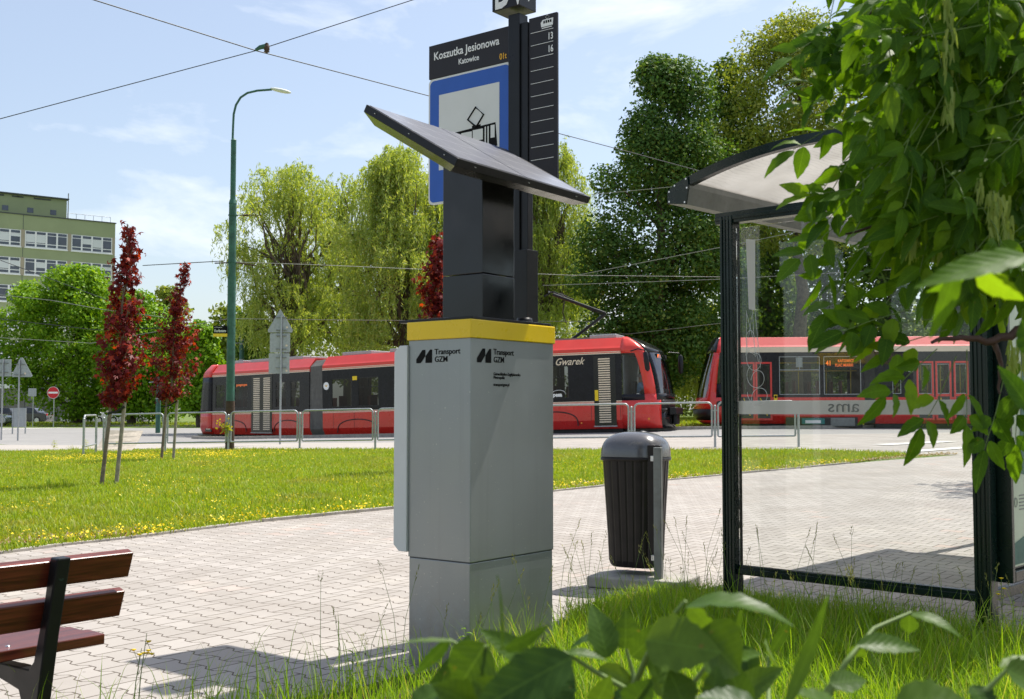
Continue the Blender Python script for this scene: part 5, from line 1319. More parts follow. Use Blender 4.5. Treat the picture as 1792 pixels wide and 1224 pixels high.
mb = MB(); mb.box(A2.x(1402), A2.x(1442), -0.05, 0.02, -0.02, 0.2); tb_ = A2.part(mb, 'bogie_box', M['teal'], 0.02)
MB().box(A2.x(1408), A2.x(1435), -0.056, -0.051, 0.02, 0.13).build('number_plate', M['letter'], tb_)
mb = MB(); mb.box(A2.x(1452), A2.x(1495), -0.05, 0.02, -0.1, 0.22); A2.part(mb, 'spring_housing', M['galv_dark'], 0.03)
def nose2(z, j):
    if z > ZB1: return 'pinkred' if j <= 2 else 'black'
    if z > 1.35: return 'sideglass' if j in (0, 1) else ('red' if j in (2, 3) else 'glass')
    if z > ZB0: return 'tramblack' if j <= 1 else ('red' if j in (2, 3) else 'glass')
    if 0.2 < z < 0.6 and j >= 2: return 'bumper'
    return 'red'
cab_nose(A2, 0.0, lambda z: 1.0 - 0.2 * max(0, z - 0.95) ** 1.25 + (0.12 if 0.15 < z < 0.6 else 0) - (0.25 if z < 0.1 else 0) - (0.1 * ((z - 2.7) / 0.5) ** 2 if z > 2.7 else 0), -1, nose2)
mb = MB(); mb.box(-0.02, 0.0, -0.16, -0.04, 1.0, 2.2); A2.part(mb, 'mirror', M['black'], 0.02)
mb = MB(); mb.path([(-0.28, 0.02, 0.75), (-0.28, -0.03, 0.75)], 0.11, 16); A2.part(mb, 'headlight', M['black_gloss'])
B2 = Car(tram2, 'rear_carriage', (13.44, 42.27, 0), (23.3, 41.5, 0), 0.745, 0.77)
B2.shell(0, B2.L, 'red', 'pinkred', False)
ops = [(B2.x(1562), B2.x(1577), 1.1, 2.3), (B2.x(1607), B2.x(1631), 1.1, 2.2), (B2.x(1640), B2.x(1662), 1.1, 2.2), (B2.x(1672), B2.x(1692), 1.1, 2.2), (B2.x(1705), B2.x(1765), 1.1, 2.4), (B2.x(1775), B2.x(1840), 1.1, 2.4)]
B2.side(0, B2.L, ops)
for o_ in ops: B2.window(*o_, glass='tramglass_light')
B2.far_side(0, B2.L, 6, 'tramglass_light'); B2.interior(0, B2.L)
for a, b in ((1604, 1634), (1637, 1665), (1669, 1695)): red_door(B2, a, b)
mb = MB(); mb.path([(B2.x(1562), 0.5, 2.28), (B2.x(1765), 0.5, 2.28)], 0.025, 6)
for u_ in (1570, 1615, 1627, 1650, 1685): mb.path([(B2.x(u_), 0.3, ZB0), (B2.x(u_), 0.3, 2.3)], 0.025, 6)
B2.part(mb, 'grab_rails', M['pole_yellow'])
mb = MB(); mb.disc((B2.x(1594), 2.06), 0.16, -0.006, 20); B2.part(mb, 'round_emblem', M['letter'])
B2.skirt_detail([(B2.x(1705), B2.x(1765))], [B2.x(1601), B2.x(1698)])
bellows(tram2, (13.05, 42.3), (13.44, 42.27), 0.745, 0.745)

# ================================================================== BUILDING, ANNEX, CARS
BE = at(202, 392, 140.0); bd_ = Vector((0.80, 0.60, 0))
bz0 = 0.0
bld = thing('office_building', 'green rendered office block with white ribbon windows at the far left', 'building', (BE.x, BE.y, 0), math.atan2(bd_.y, bd_.x))
BH = BE.z
def bxx(u):
    k = (u - 896) / FPX; return (k * BE.y - BE.x) / (bd_.x - k * bd_.y)
MB().box(-46, 0, 0, 13, -1, BH).build('wall', M['render_green'], bld)
MB().box(-46.1, 0.1, -0.1, 13.1, BH + 0.002, BH + 0.12).build('parapet_cap', M['roofdark'], bld)
xr = bxx(121); MB().box(-30, xr, 2.5, 11, BH + 0.12, BH + 2.75).build('roof_storey', M['render_green'], bld)
MB().box(-30.3, xr + 0.2, 2.2, 11.2, BH + 2.752, BH + 2.9).build('roof_slab', M['roofdark'], bld)
for uu in (11, 56, 97):
    xx = bxx(uu); mb = MB(); mb.box(xx - 0.35, xx + 0.35, 2.46, 2.52, BH + 0.75, BH + 1.35); mb.build('roof_window', M['win_dark'], bld)
mb = MB()
for uu in (2, 29, 37, 68, 76, 86): xx = bxx(uu); mb.box(xx - 0.4, xx + 0.4, 2.44, 2.51, BH + 2.45, BH + 2.62)
mb.build('roof_vents', M['roofdark'], bld)
MB().path([(bxx(124), 2.6, BH), (bxx(124), 2.6, at(124, 333, 137).z)], 0.06, 6).build('mast', M['galv_dark'], bld)
mb = MB(); mb.path([(xr, 1.0, BH + 0.9), (-0.3, 1.0, BH + 0.9)], 0.03, 5)
for i in range(6): xx = xr * (1 - i / 5) - 0.3; mb.path([(xx, 1.0, BH), (xx, 1.0, BH + 0.9)], 0.03, 5)
mb.build('roof_railing', M['galv'], bld)
wA = bxx(38), bxx(113); pw_ = bxx(120) - bxx(38); ww = wA[1] - wA[0]
xj = bxx(34.5); mb = MB(); mb.box(xj - 0.03, xj + 0.03, -0.012, 0.0, 0, BH); mb.build('expansion_joint', M['roofdark'], bld)
ztop0 = BH - (at(75, 407, 138).z - at(75, 441, 138).z) * 0 - 2.2
ztop0 = at(113, 409.5, 136.3).z
for fl in range(7):
    zt_ = ztop0 - fl * 3.27; zb_ = zt_ - 1.95
    for k in range(-4, 2):
        xa = wA[0] + k * pw_; xb_ = xa + ww
        if zb_ < 0: continue
        if xb_ > -0.3: xb_ = min(xb_, -0.6)
        f = MB(); f.box(xa, xb_, -0.05, 0.02, zb_, zt_)
        fo = f.build('window', M['white'], bld)
        g_ = MB(); npn = 4; st = (xb_ - xa) / npn
        for i in range(npn):
            x0_, x1_ = xa + i * st + 0.1, xa + (i + 1) * st - 0.1
            for (a, b) in ((0.12, 0.42), (0.52, 1.5), (1.57, 1.88)): g_.box(x0_, x1_, -0.06, -0.045, zb_ + a, zb_ + b)
        g_.build('panes', M['win_dark'], fo)
        b_ = MB(); any_ = False
        for i in range(npn):
            if rnd.random() < 0.45:
                any_ = True; x0_, x1_ = xa + i * st + 0.11, xa + (i + 1) * st - 0.11; h_ = rnd.choice((0.35, 0.6, 0.9)); b_.box(x0_, x1_, -0.064, -0.061, zb_ + 1.5 - h_, zb_ + 1.49)
        if any_: b_.build('blinds', M['annex'] if rnd.random() < .3 else M['light_metal'], fo)
        pl = MB(); pl.box(xb_ + 0.02, min(xb_ + (pw_ - ww) - 0.02, -0.02), -0.02, 0.0, zb_ - 0.1, zt_ + 0.1); pl.build('pilaster', M['render_beige'], bld)
        MB().box(xa - .05, xb_ + .05, -0.14, 0.0, zb_ - 0.12, zb_ - 0.003).build('sill', M['white'], fo)
ax = at(-60, 735, 118); bx2 = at(170, 735, 118)
an = thing('annex_building', 'low grey flat roofed building behind the trees at the far left', 'building', (ax.x, 118, 0))
ah = at(50, 680, 118).z
MB().box(-20, bx2.x - ax.x, 0, 12, -0.5, ah).build('wall', M['annex'], an)
MB().box(-20.1, bx2.x - ax.x + .1, -0.15, 12.1, ah + 0.002, ah + 0.45).build('roof_edge', M['white'], an)
mb = MB()
for i in range(16): mb.box(-18 + i * 2.0, -17.95 + i * 2.0, -0.03, 0, 0, ah)
mb.build('panel_joints', M['roofdark'], an)
MB().box(-12, -9.5, -0.05, 0.02, 0, 2.2).build('door', M['roofdark'], an)

def car(u0, u1, Y, col, lab, face, hatch=False, z0=None):
    """u0..u1 is the picture span; face +1 = nose to the right"""
    p0, p1 = at(u0, 735, Y), at(u1, 735, Y); Lc = p1.x - p0.x; Lc = 4.4 if Lc > 5.5 or Lc < 3.4 else Lc
    if u1 < 60 and u0 < 5: cx = p1.x - Lc / 2
    else: cx = (p0.x + p1.x) / 2
    t_ = thing('parked_car', lab, 'car', (cx, Y, gz(cx, Y) + 0.035), 0 if face > 0 else PI, 'cars parked beyond the road')
    h = 1.45; wd = 1.72; hl = Lc / 2
    body = [(-hl, 0.32), (-hl + .02, 0.75), (-hl + .15, 0.93), (-hl + 0.55, 0.97), (hl * 0.42, 0.95), (hl * 0.85, 0.8), (hl - .05, 0.62), (hl, 0.35), (hl - .1, 0.2), (-hl + .1, 0.2)]
    mb = MB(); mb.prism(body, 0, wd, 'y'); mb.build('body', M[col], t_, 0.06)
    cab = [(-hl + (0.12 if hatch else 0.7), 0.95), (-hl + (0.4 if hatch else 1.15), 1.38), (-hl * 0.15, h), (hl * 0.08, 1.4), (hl * 0.48, 0.94)]
    mb = MB(); vs = []
    for (yy, s) in ((0.06, 0), (0.22, 1), (wd - 0.22, 1), (wd - 0.06, 0)): pass
    n = len(cab); A_ = [(x, 0.05 + 0.17 * (z - 0.94) / 0.5, z) for x, z in cab]; B_2 = [(x, wd - p[1], z) for (x, z), p in zip(cab, A_)]
    mb.add(A_ + B_2, [list(range(n)), list(range(2 * n - 1, n - 1, -1))] + [[(i + 1) % n, i, n + i, n + (i + 1) % n] for i in range(n)]); mb.build('cabin', M[col], t_, 0.03)
    def side_win(a, b, side):
        mb = MB(); q = []
        for x, z in ((a[0], a[1]), (b[0], b[1]), (b[2], b[3]), (a[2], a[3])):
            y_ = 0.05 + 0.17 * (z - 0.94) / 0.5 - 0.006; q.append((x, y_ if side < 0 else wd - y_, z))
        mb.add(q, [(0, 1, 2, 3)] if side < 0 else [(3, 2, 1, 0)]); mb.build('side_window', M['car_glass'], t_)
    xm = -0.05
    for sd in (-1, 1):
        side_win((-hl + (0.42 if hatch else 0.95), 0.98, -hl + (0.55 if hatch else 1.25), 1.34), (xm - .04, 0.98, xm - .04, 1.38), sd)
        side_win((xm + .04, 0.98, xm + .04, 1.38), (hl * 0.4, 0.98, hl * 0.1, 1.34), sd)
    mb = MB(); mb.add([(hl * 0.47, 0.2, 0.97), (hl * 0.47, wd - 0.2, 0.97), (hl * 0.10, wd - 0.3, 1.37), (hl * 0.10, 0.3, 1.37)], [(0, 1, 2, 3)]); o = mb.build('windscreen', M['car_glass'], t_); o.location = (0.012, 0, 0.008)
    xr_ = -hl + (0.12 if hatch else 0.7); mb = MB(); mb.add([(xr_, 0.2, 0.98), (xr_ + (.28 if hatch else .45), 0.3, 1.35), (xr_ + (.28 if hatch else .45), wd - 0.3, 1.35), (xr_, wd - 0.2, 0.98)], [(0, 1, 2, 3)]); o = mb.build('rear_window', M['car_glass'], t_); o.location = (-0.012, 0, 0.008)
    for xw in (-hl * 0.62, hl * 0.62):
        for yw in (-0.02, wd - 0.18):
            w_ = MB().path([(xw, yw, 0.31), (xw, yw + 0.2, 0.31)], 0.31, 20).build('wheel', M['tyre'], t_)
            mb = MB(); mb.path([(xw, yw - 0.006, 0.31), (xw, yw + 0.206, 0.31)], 0.2, 16); mb.build('rim', M['alu'], w_)
    for yy in (0.1, wd - 0.35):
        MB().box(-hl - 0.012, -hl + 0.1, yy, yy + 0.25, 0.72, 0.88).build('tail_light', M['redsign'], t_)
        MB().box(hl - 0.12, hl - 0.03, yy, yy + 0.25, 0.58, 0.7).build('headlight', M['letter'], t_)
    return t_
M['car_white'] = paint('white_car_paint', (0.7, 0.7, 0.69), 0.25, coat=1.0, var=0.02); M['car_dark'] = paint('dark_car_paint', (0.012, 0.014, 0.022), 0.2, coat=1.0)
M['car_silver'] = paint('silver_car_paint', (0.33, 0.34, 0.35), 0.25, metal=0.6, coat=1.0); M['car_black'] = paint('black_car_paint', (0.01, 0.01, 0.01), 0.2, coat=1.0)
car(128, 190, 104, 'car_white', 'white parked car half hidden by the trunk of the big left maple', -1)
car(196, 270, 104, 'car_white', 'white parked saloon between the two red maple stems', -1)
car(24, 79, 103, 'car_dark', 'dark blue parked saloon behind the small grey notice panel', -1)
car(-22, 36, 108, 'car_black', 'black parked car behind the triangle sign, farthest of the parked row', -1, True)
car(-60, 10, 86, 'car_silver', 'silver car cut by the left picture edge, nearest of the parked row', 1, True)

# ================================================================== FOLIAGE
def quads(C, D, S, l, w, fold=0.0):
    """rhombic leaves : centre C, long axis D, side S (n,3) unit; l,w (n,)"""
    n = len(C); l = l[:, None]; w = w[:, None]
    V = np.empty((n, 4, 3)); V[:, 0] = C - D * l * 0.5; V[:, 1] = C + S * w * 0.5 - D * l * 0.05; V[:, 2] = C + D * l * 0.5; V[:, 3] = C - S * w * 0.5 - D * l * 0.05
    return V.reshape(-1, 3), np.arange(n * 4).reshape(n, 4)

def unit(a): return a / np.maximum(np.linalg.norm(a, axis=1, keepdims=True), 1e-9)

def crown(rng, clumps, per, ls, lw, shell=0.55, up=0.35, hang=0.0):
    """clumps: list of (x,y,z,r). leaves sit mostly on the shell of each clump and face outwards / up"""
    C = []; N = []
    for (x, y, z, r) in clumps:
        n = max(8, int(per * r * r)); d = unit(rng.normal(size=(n, 3))); rr = r * (shell + (1.05 - shell) * rng.random((n, 1)) ** 0.6) * (0.88 + 0.24 * rng.random((n, 1)))
        d[:, 2] *= 0.8; 
        C.append(np.array([x, y, z]) + d * rr); N.append(d)
    C = np.concatenate(C); N = np.concatenate(N); n = len(C)
    nn = unit(N * 0.7 + np.array([0, 0, up]) + rng.normal(size=(n, 3)) * 0.55)
    D = unit(np.cross(nn, rng.normal(size=(n, 3)))); D[:, 2] -= hang; D = unit(D); S = unit(np.cross(nn, D))
    return quads(C, D, S, ls * (0.6 + 0.8 * rng.random(n)), lw * (0.6 + 0.8 * rng.random(n)))

def limb(mb, a, b, r0, r1, rs, seg=5, wob=0.08):
    a, b = Vector(a), Vector(b); L_ = (b - a).length; pts = []
    for i in range(seg + 1):
        f_ = i / seg; q = a.lerp(b, f_)
        if 0 < i < seg: q += Vector((rs.uniform(-1, 1), rs.uniform(-1, 1), rs.uniform(-.5, .5))) * wob * L_
        pts.append(q)
    mb.path(pts, [r0 + (r1 - r0) * i / seg for i in range(seg + 1)], 7); return pts

def tree(name, lab, cat, u, Y, prof, leafmat, seed, trunk_r, base_v=None, nclump=60, per=90, ls=0.22, lw=0.16, cr=(0.7, 1.3), group=None, bark='bark', depth=0.8, skew=0.0, hang=0.0, up=0.35, start=0.0, inner=0.35, shell=0.55):
    """prof: list of (v, half width left px, half width right px) from top to bottom of the crown, around column u"""
    rs = random.Random(seed); rng = np.random.default_rng(seed)
    X = (u - 896) / FPX * Y; g_ = gz(X, Y); t_ = thing(name, lab, cat, (X, Y, g_), 0, group); s = Y / FPX
    P = [(at(u, v, Y).z - g_, a * s, b * s) for v, a, b in prof]
    def width(z):
        for (z0, a0, b0), (z1, a1, b1) in zip(P[:-1], P[1:]):
            if z1 <= z <= z0: f_ = (z0 - z) / max(1e-6, z0 - z1); return a0 + (a1 - a0) * f_, b0 + (b1 - b0) * f_
        return P[-1][1:]
    ztop, zbot = P[0][0], P[-1][0]; cl = []
    wmax = max(max(a, b) for _, a, b in P)
    tries = 0
    while len(cl) < nclump and tries < nclump * 30:
        tries += 1
        z = zbot + (ztop - zbot) * rs.random(); a, b = width(z); 
        if rs.random() > ((a + b) / 2 / wmax) ** 0.8 + 0.12: continue
        r = rs.uniform(*cr); r = min(r, max(0.25, (a + b) / 2 * 0.7)); z = min(z, ztop - r * 0.8)
        a, b = width(z); th = rs.uniform(0, 2 * PI); q = rs.random() ** 0.5 * (1 - inner) + inner if rs.random() < 0.85 else rs.random()
        cx = math.cos(th); wx = (b if cx > 0 else a); R_ = max(0.0, wx - r * 0.75) * rs.uniform(0.78, 1.2); Ry = max(0.0, (a + b) / 2 * depth - r * 0.7)
        cl.append((cx * R_ * q, math.sin(th) * Ry * q, z, r))
    V, F = crown(rng, cl, per, ls, lw, shell=shell, up=up, hang=hang)
    fast_mesh('crown', V, F, M[leafmat], t_)
    mb = MB(); zt = zbot + (ztop - zbot) * 0.75
    pts = limb(mb, (0, 0, -0.3), (rs.uniform(-.2, .2), 0, zt), trunk_r, trunk_r * 0.2, rs, 8, 0.012)
    for c in rs.sample(cl, min(len(cl), 26)):
        zz = max(zbot * 0.75 + 0.3, min(zt * 0.9, c[2] - math.hypot(c[0], c[1]) * 0.6 - 0.5)); f_ = max(0, min(1, zz / zt)); base = pts[min(8, int(f_ * 8))]
        limb(mb, (base.x, base.y, zz), (c[0] * 0.92, c[1] * 0.92, c[2]), trunk_r * 0.28 * (1 - f_ * 0.6), trunk_r * 0.05, rs, 4, 0.07)
    mb.build('trunk', M[bark], t_)
    return t_

def willow(name, lab, u, Y, prof, mat, seed, nstr=700, slen=(1.0, 3.4), group=None, ls=0.26, lw=0.05, per=26, trunk_r=0.4, cat='tree', solid=0):
    rs = random.Random(seed); rng = np.random.default_rng(seed)
    X = (u - 896) / FPX * Y; g_ = gz(X, Y); t_ = thing(name, lab, cat, (X, Y, g_), 0, group); s = Y / FPX
    P = [(at(u, v, Y).z - g_, a * s, b * s) for v, a, b in prof]
    ztop, zbot = P[0][0], P[-1][0]
    def width(z):
        for (z0, a0, b0), (z1, a1, b1) in zip(P[:-1], P[1:]):
            if z1 <= z <= z0: f_ = (z0 - z) / max(1e-6, z0 - z1); return a0 + (a1 - a0) * f_, b0 + (b1 - b0) * f_
        return P[-1][1:]
    tips = []; Cs = []; Ds = []
    nb = 85; hubs = []
    for i in range(nb):
        z = zbot + (ztop - zbot) * (0.12 + 0.88 * rs.random() ** 0.9); a, b = width(z); th = rs.uniform(0, 2 * PI); cx = math.cos(th); q = rs.random() ** 0.45
        q *= rs.uniform(0.75, 1.14)
        hubs.append(Vector((cx * (b if cx > 0 else a) * q * 0.93, math.sin(th) * (a + b) * 0.42 * q, z)))
    hr = [rs.uniform(0.5, 1.25) for _ in hubs]
    for i in range(nstr):
        h = rs.choice(hubs); r = rs.uniform(0.1, 1.1) * hr[hubs.index(h)]; th = rs.uniform(0, 2 * PI); p = h + Vector((math.cos(th) * r, math.sin(th) * r, rs.uniform(-.5, .55)))
        a, b = width(max(zbot, min(ztop, p.z)))
        p.x = max(-a * rs.uniform(.95, 1.2), min(b * rs.uniform(.95, 1.2), p.x)); ln = rs.uniform(*slen) * (0.3 + 0.7 * rs.random() ** 1.5); n = int(per * ln / 2) + 4
        f_ = np.linspace(0, 1, n); arc = 0.35 * rs.random(); dx, dy = math.cos(th) * arc, math.sin(th) * arc
        x_ = p.x + dx * (1 - (1 - f_) ** 2) + rng.normal(size=n) * 0.06; y_ = p.y + dy * (1 - (1 - f_) ** 2) + rng.normal(size=n) * 0.06; z_ = p.z + (0.15 + 0.5 * rs.random() ** 3) * np.sin(f_ * 2.4) - ln * f_ ** 1.3 + 0.0
        z_ = np.maximum(z_, 0.4)
        Cs.append(np.stack([x_, y_, z_], 1)); d = rng.normal(size=(n, 3)) * 0.55; d[:, 2] -= np.clip(0.2 + f_ * 1.6, 0, 1.0); Ds.append(d)
    C = np.concatenate(Cs); D = unit(np.concatenate(Ds)); S = unit(np.cross(D, rng.normal(size=C.shape))); n = len(C)
    V, F = quads(C, D, S, ls * (0.6 + 0.8 * rng.random(n)), lw * (0.7 + 0.7 * rng.random(n)))
    fast_mesh('crown', V, F, M[mat], t_)
    mb = MB(); zt = zbot + (ztop - zbot) * 0.5; pts = limb(mb, (0, 0, -0.3), (0.3, 0, zt), trunk_r, trunk_r * 0.4, rs, 6, 0.03)
    for h in hubs: limb(mb, pts[rs.randint(3, 6)], h, trunk_r * 0.26, 0.02, rs, 5, 0.06)
    mb.build('trunk', M['bark'], t_); return t_

# far left maples
tree('maple_tree', 'wide bright green maple standing over the parked cars at the far left', 'tree', 138, 92, [(466, 35, 30), (492, 90, 50), (525, 145, 65), (590, 160, 85), (640, 155, 95), (690, 130, 80), (722, 60, 40)], 'lf_maple', 1, 0.55, nclump=230, per=190, ls=0.25, lw=0.2, cr=(0.7, 1.4), inner=0.3)
tree('maple_tree', 'bright green maple between the two red maples and the lamp post', 'tree', 232, 89, [(508, 20, 25), (540, 50, 50), (590, 65, 90), (640, 70, 105), (690, 60, 95), (722, 40, 80)], 'lf_maple', 2, 0.4, nclump=170, per=180, ls=0.25, lw=0.2, cr=(0.7, 1.3))
tree('maple_tree', 'round bright green tree left of the rear end of the tram', 'tree', 352, 84, [(560, 18, 16), (590, 34, 34), (640, 42, 50), (690, 48, 50), (728, 50, 44)], 'lf_maple', 3, 0.3, nclump=100, per=110, ls=0.28, lw=0.24, cr=(0.6, 1.1))
tree('distant_tree', 'pale tree top showing above the right red maple', 'tree', 288, 130, [(500, 16, 18), (540, 30, 40), (620, 40, 50), (700, 40, 50)], 'lf_ash', 4, 0.3, nclump=50, per=50, ls=0.5, lw=0.35, cr=(1.0, 1.8))
tree('distant_tree', 'olive tree directly behind the lamp post at rail height', 'tree', 392, 100, [(530, 14, 22), (565, 34, 44), (630, 40, 56), (720, 44, 56)], 'lf_ash', 5, 0.3, nclump=60, per=60, ls=0.42, lw=0.3, cr=(0.8, 1.4))
tree('distant_tree', 'dark bushy tree between lamp post and triangle sign back', 'tree', 448, 84, [(520, 18, 14), (560, 36, 34), (620, 44, 44), (730, 44, 44)], 'lf_dark', 6, 0.3, nclump=70, per=70, ls=0.36, lw=0.28, cr=(0.7, 1.2))
# willows behind the tram
willow('willow_tree', 'yellow green willow rising right of the lamp post behind the tram', 505, 62, [(293, 40, 40), (320, 85, 75), (370, 105, 110), (450, 118, 120), (540, 105, 120), (640, 80, 120)], 'lf_willow', 21, nstr=2700, slen=(0.6, 2.2), trunk_r=0.45)
willow('willow_tree', 'yellow green willow directly left of the kiosk behind the tram', 700, 58, [(270, 18, 22), (310, 62, 75), (370, 100, 120), (450, 125, 130), (540, 135, 130), (640, 135, 120)], 'lf_willow', 22, nstr=3600, slen=(0.8, 3.4), trunk_r=0.5)
willow('willow_tree', 'yellow green willow between the sign post and the dark lime tree', 955, 66, [(262, 22, 30), (300, 60, 62), (370, 95, 85), (460, 110, 100), (560, 115, 110), (640, 115, 110)], 'lf_willow', 23, nstr=3000, slen=(0.8, 3.4), trunk_r=0.4)
willow('willow_tree', 'lower pale willow filling the gap between the two big willows left of the kiosk', 608, 66, [(322, 30, 30), (360, 70, 60), (430, 90, 85), (540, 95, 95), (640, 95, 95)], 'lf_willow', 25, nstr=1300, slen=(0.7, 2.6), trunk_r=0.3)
willow('willow_bush', 'pale yellow green weeping bush between the two trams', 1222, 66, [(545, 20, 20), (590, 42, 44), (650, 56, 60), (720, 60, 66)], 'lf_pale', 24, nstr=1500, slen=(0.6, 2.0), trunk_r=0.15, ls=0.24, lw=0.06)
# big lime and neighbours
tree('lime_tree', 'big dark green lime tree rising between tram and shelter', 'tree', 1158, 53, [(98, 5, 50), (130, 42, 80), (180, 58, 105), (250, 85, 120), (300, 110, 125), (370, 150, 130), (440, 172, 135), (520, 158, 130), (570, 130, 125), (620, 80, 105), (665, 30, 50)], 'lf_lime', 31, 0.42, nclump=205, per=430, ls=0.165, lw=0.13, cr=(0.6, 1.35), inner=0.55, up=0.6, shell=0.7)
tree('ash_tree', 'light olive green tree top right of the dark lime behind the shelter roof', 'tree', 1400, 60, [(22, 40, 60), (60, 95, 90), (130, 140, 120), (240, 160, 130), (340, 150, 120), (440, 120, 120)], 'lf_ash', 32, 0.45, nclump=300, per=150, ls=0.22, lw=0.11, cr=(0.6, 1.2))
tree('woodland_tree', 'green tree with thin stem behind the left part of the shelter roof', 'tree', 1280, 62, [(98, 20, 30), (140, 55, 60), (250, 70, 80), (380, 80, 90), (480, 70, 80), (560, 50, 60)], 'lf_dark', 33, 0.35, nclump=150, per=130, ls=0.22, lw=0.17, cr=(0.6, 1.2))
for i, (u, Y, top, w_, lab) in enumerate(((1345, 66, 380, 70, 'dark tree behind the second tram seen through the left part of the shelter glass'), (1450, 70, 360, 80, 'dark tree behind the second tram at the middle of the shelter glass'), (1560, 66, 370, 80, 'dark tree behind the second tram at the right of the shelter glass'), (1680, 70, 420, 80, 'dark tree behind the second tram hidden by the hanging leaves'))):
    tree('woodland_tree', lab, 'tree', u, Y, [(top, 20, 20), (top + 60, w_ * .8, w_ * .8), (top + 150, w_, w_), (690, w_, w_)], 'lf_dark', 40 + i, 0.35, nclump=85, per=70, ls=0.3, lw=0.24, cr=(0.8, 1.4))
# trees farther off that close the view above the trams (one mass)
rng = np.random.default_rng(9); cl = []
for i in range(420):
    x_ = -20 + 66 * rng.random(); hgt = 10.4 + (2.4 if -20 < x_ < 6 else 0) + 1.6 * math.sin(x_ * 0.35) + 1.2 * math.sin(x_ * 1.1 + 1)
    cl.append((x_, 98 + 6 * rng.random(), 0.6 + (hgt - 1.0) * rng.random() ** 0.8, 0.9 + 0.9 * rng.random()))
V, F = crown(rng, cl, 110, 0.3, 0.24)
tag(fast_mesh('far_wood', V, F, M['lf_ash']), kind='stuff'); bpy.data.objects['far_wood']['label'] = 'belt of green trees closing the view above the trams'
# a tree just outside the right edge: its shadow lies on the paving
tree('plaza_tree', 'tree beside the paving whose shadow falls behind the shelter', 'tree', 1985, 17.5, [(-180, 80, 80), (0, 170, 170), (150, 200, 200), (330, 150, 150)], 'lf_dark', 61, 0.16, nclump=50, per=150, ls=0.16, lw=0.1, cr=(0.4, 0.7))

# red maples with stakes
def red_maple(u, vbase, Y, prof, seed, lab, lean=0.0, n=42):
    rs = random.Random(seed); rng = np.random.default_rng(seed); p = at(u, vbase, Y); g_ = gz(p.x, Y); t_ = thing('red_maple', lab, 'tree', (p.x, Y, g_), 0, 'young red leaved maples on the lawn'); s = Y / FPX
    P = [(at(u, v, Y).z - g_, (c - u) * s, w_ * s) for v, c, w_ in prof]; C = []; N = []
    ztop, zbot = P[0][0], P[-1][0]; br = []
    def prof_at(z):
        for (z0, c0, w0), (z1, c1, w1) in zip(P[:-1], P[1:]):
            if z1 <= z <= z0: k = (z0 - z) / (z0 - z1); return c0 + (c1 - c0) * k, w0 + (w1 - w0) * k
        return P[-1][1:]
    wm = max(q[2] for q in P); nbr = 0; tries = 0
    while nbr < n * 5 and tries < 4000:
        tries += 1
        z = zbot + (ztop - zbot) * rs.random(); c, w_ = prof_at(z)
        if rs.random() > w_ / wm + 0.12: continue
        nbr += 1; th = rs.uniform(0, 2 * PI); q = rs.random() ** 0.5 * rs.uniform(.85, 1.35); tip = Vector((c + math.cos(th) * w_ * q, math.sin(th) * w_ * q * .9, z)); z0_ = max(zbot * 0.97, z - rs.uniform(.25, .55)); c0_, _w = prof_at(max(z0_, zbot)); st_ = Vector((c0_, 0, z0_)); br.append((st_, tip))
        for k in range(rs.randint(7, 17)):
            f_ = 0.35 + 0.7 * rs.random(); p_ = st_.lerp(tip, f_); C.append((p_.x + rs.gauss(0, .045), p_.y + rs.gauss(0, .045), p_.z + rs.gauss(0, .05))); N.append((math.cos(th) * .8, math.sin(th) * .8, 0.5))
    C = np.array(C); N = np.array(N); m_ = len(C)
    nn = unit(N + rng.normal(size=(m_, 3)) * 0.6)
    # five-lobed leaves
    a1 = unit(np.cross(nn, rng.normal(size=(m_, 3)))); a2 = np.cross(nn, a1); k = 10; V = np.empty((m_, k, 3)); sz = 0.062 * (0.6 + 0.6 * rng.random(m_))
    for j in range(k):
        a = 2 * PI * j / k; r = (1.0 if j % 2 == 0 else 0.42); V[:, j] = C + (a1 * math.cos(a) + a2 * math.sin(a)) * (sz * r)[:, None] + nn * (0.012 * (1 if j % 2 else -1.2))
    fast_mesh('crown', V.reshape(-1, 3), np.arange(m_ * k).reshape(m_, k), M['lf_red'], t_)
    mb = MB(); zc = P[-1]; pts = [Vector((0, 0, -.05)), Vector((zc[1] * 0.5, 0, zc[0] * 0.5)), Vector((zc[1], 0, zc[0]))] + [Vector((q[1], 0, q[0])) for q in P[::-1][1:]]
    mb.path(pts, [0.036, 0.032, 0.028] + [0.024 * (1 - i / len(P)) + 0.004 for i in range(len(P) - 1)], 8)
    for st_, tip in br[:60]:
        mb.path([st_, st_.lerp(tip, .5) + Vector((0, 0, -.04)), tip], [0.008, 0.005, 0.0025], 5)
    mb.build('trunk', M['bark_pale'], t_); return t_
def stake(u, vb, ut, vt, Y, lab):
    a, b = at(u, vb, Y), at(ut, vt, Y); a.z = gz(a.x, Y) - 0.05
    t_ = thing('tree_stake', lab, 'stake', a); MB().path([(0, 0, 0), b - a], [0.034, 0.032], 8).build('pole', M['stake'], t_); return a, b
Gm = G(177, 851); Y1 = Gm.y
red_maple(177, 851, Y1, [(392, 214, 4), (408, 217, 16), (440, 216, 26), (475, 221, 20), (500, 212, 30), (540, 207, 38), (590, 210, 46), (640, 202, 38), (680, 203, 30), (705, 192, 14)], 71, 'tallest young red maple leaning beside the leftmost stake on the lawn', n=24)
a, b = stake(203, 838, 218, 704, Y1 + 0.1, 'grey wooden stake tied to the left red maple')
G2 = G(282, 806); Y2 = G2.y
red_maple(282, 806, Y2, [(458, 318, 3), (480, 315, 9), (520, 308, 14), (560, 302, 30), (600, 300, 50), (640, 301, 53), (680, 298, 36), (704, 290, 10)], 72, 'shorter red maple with dense round crown right of the leaning one', n=30)
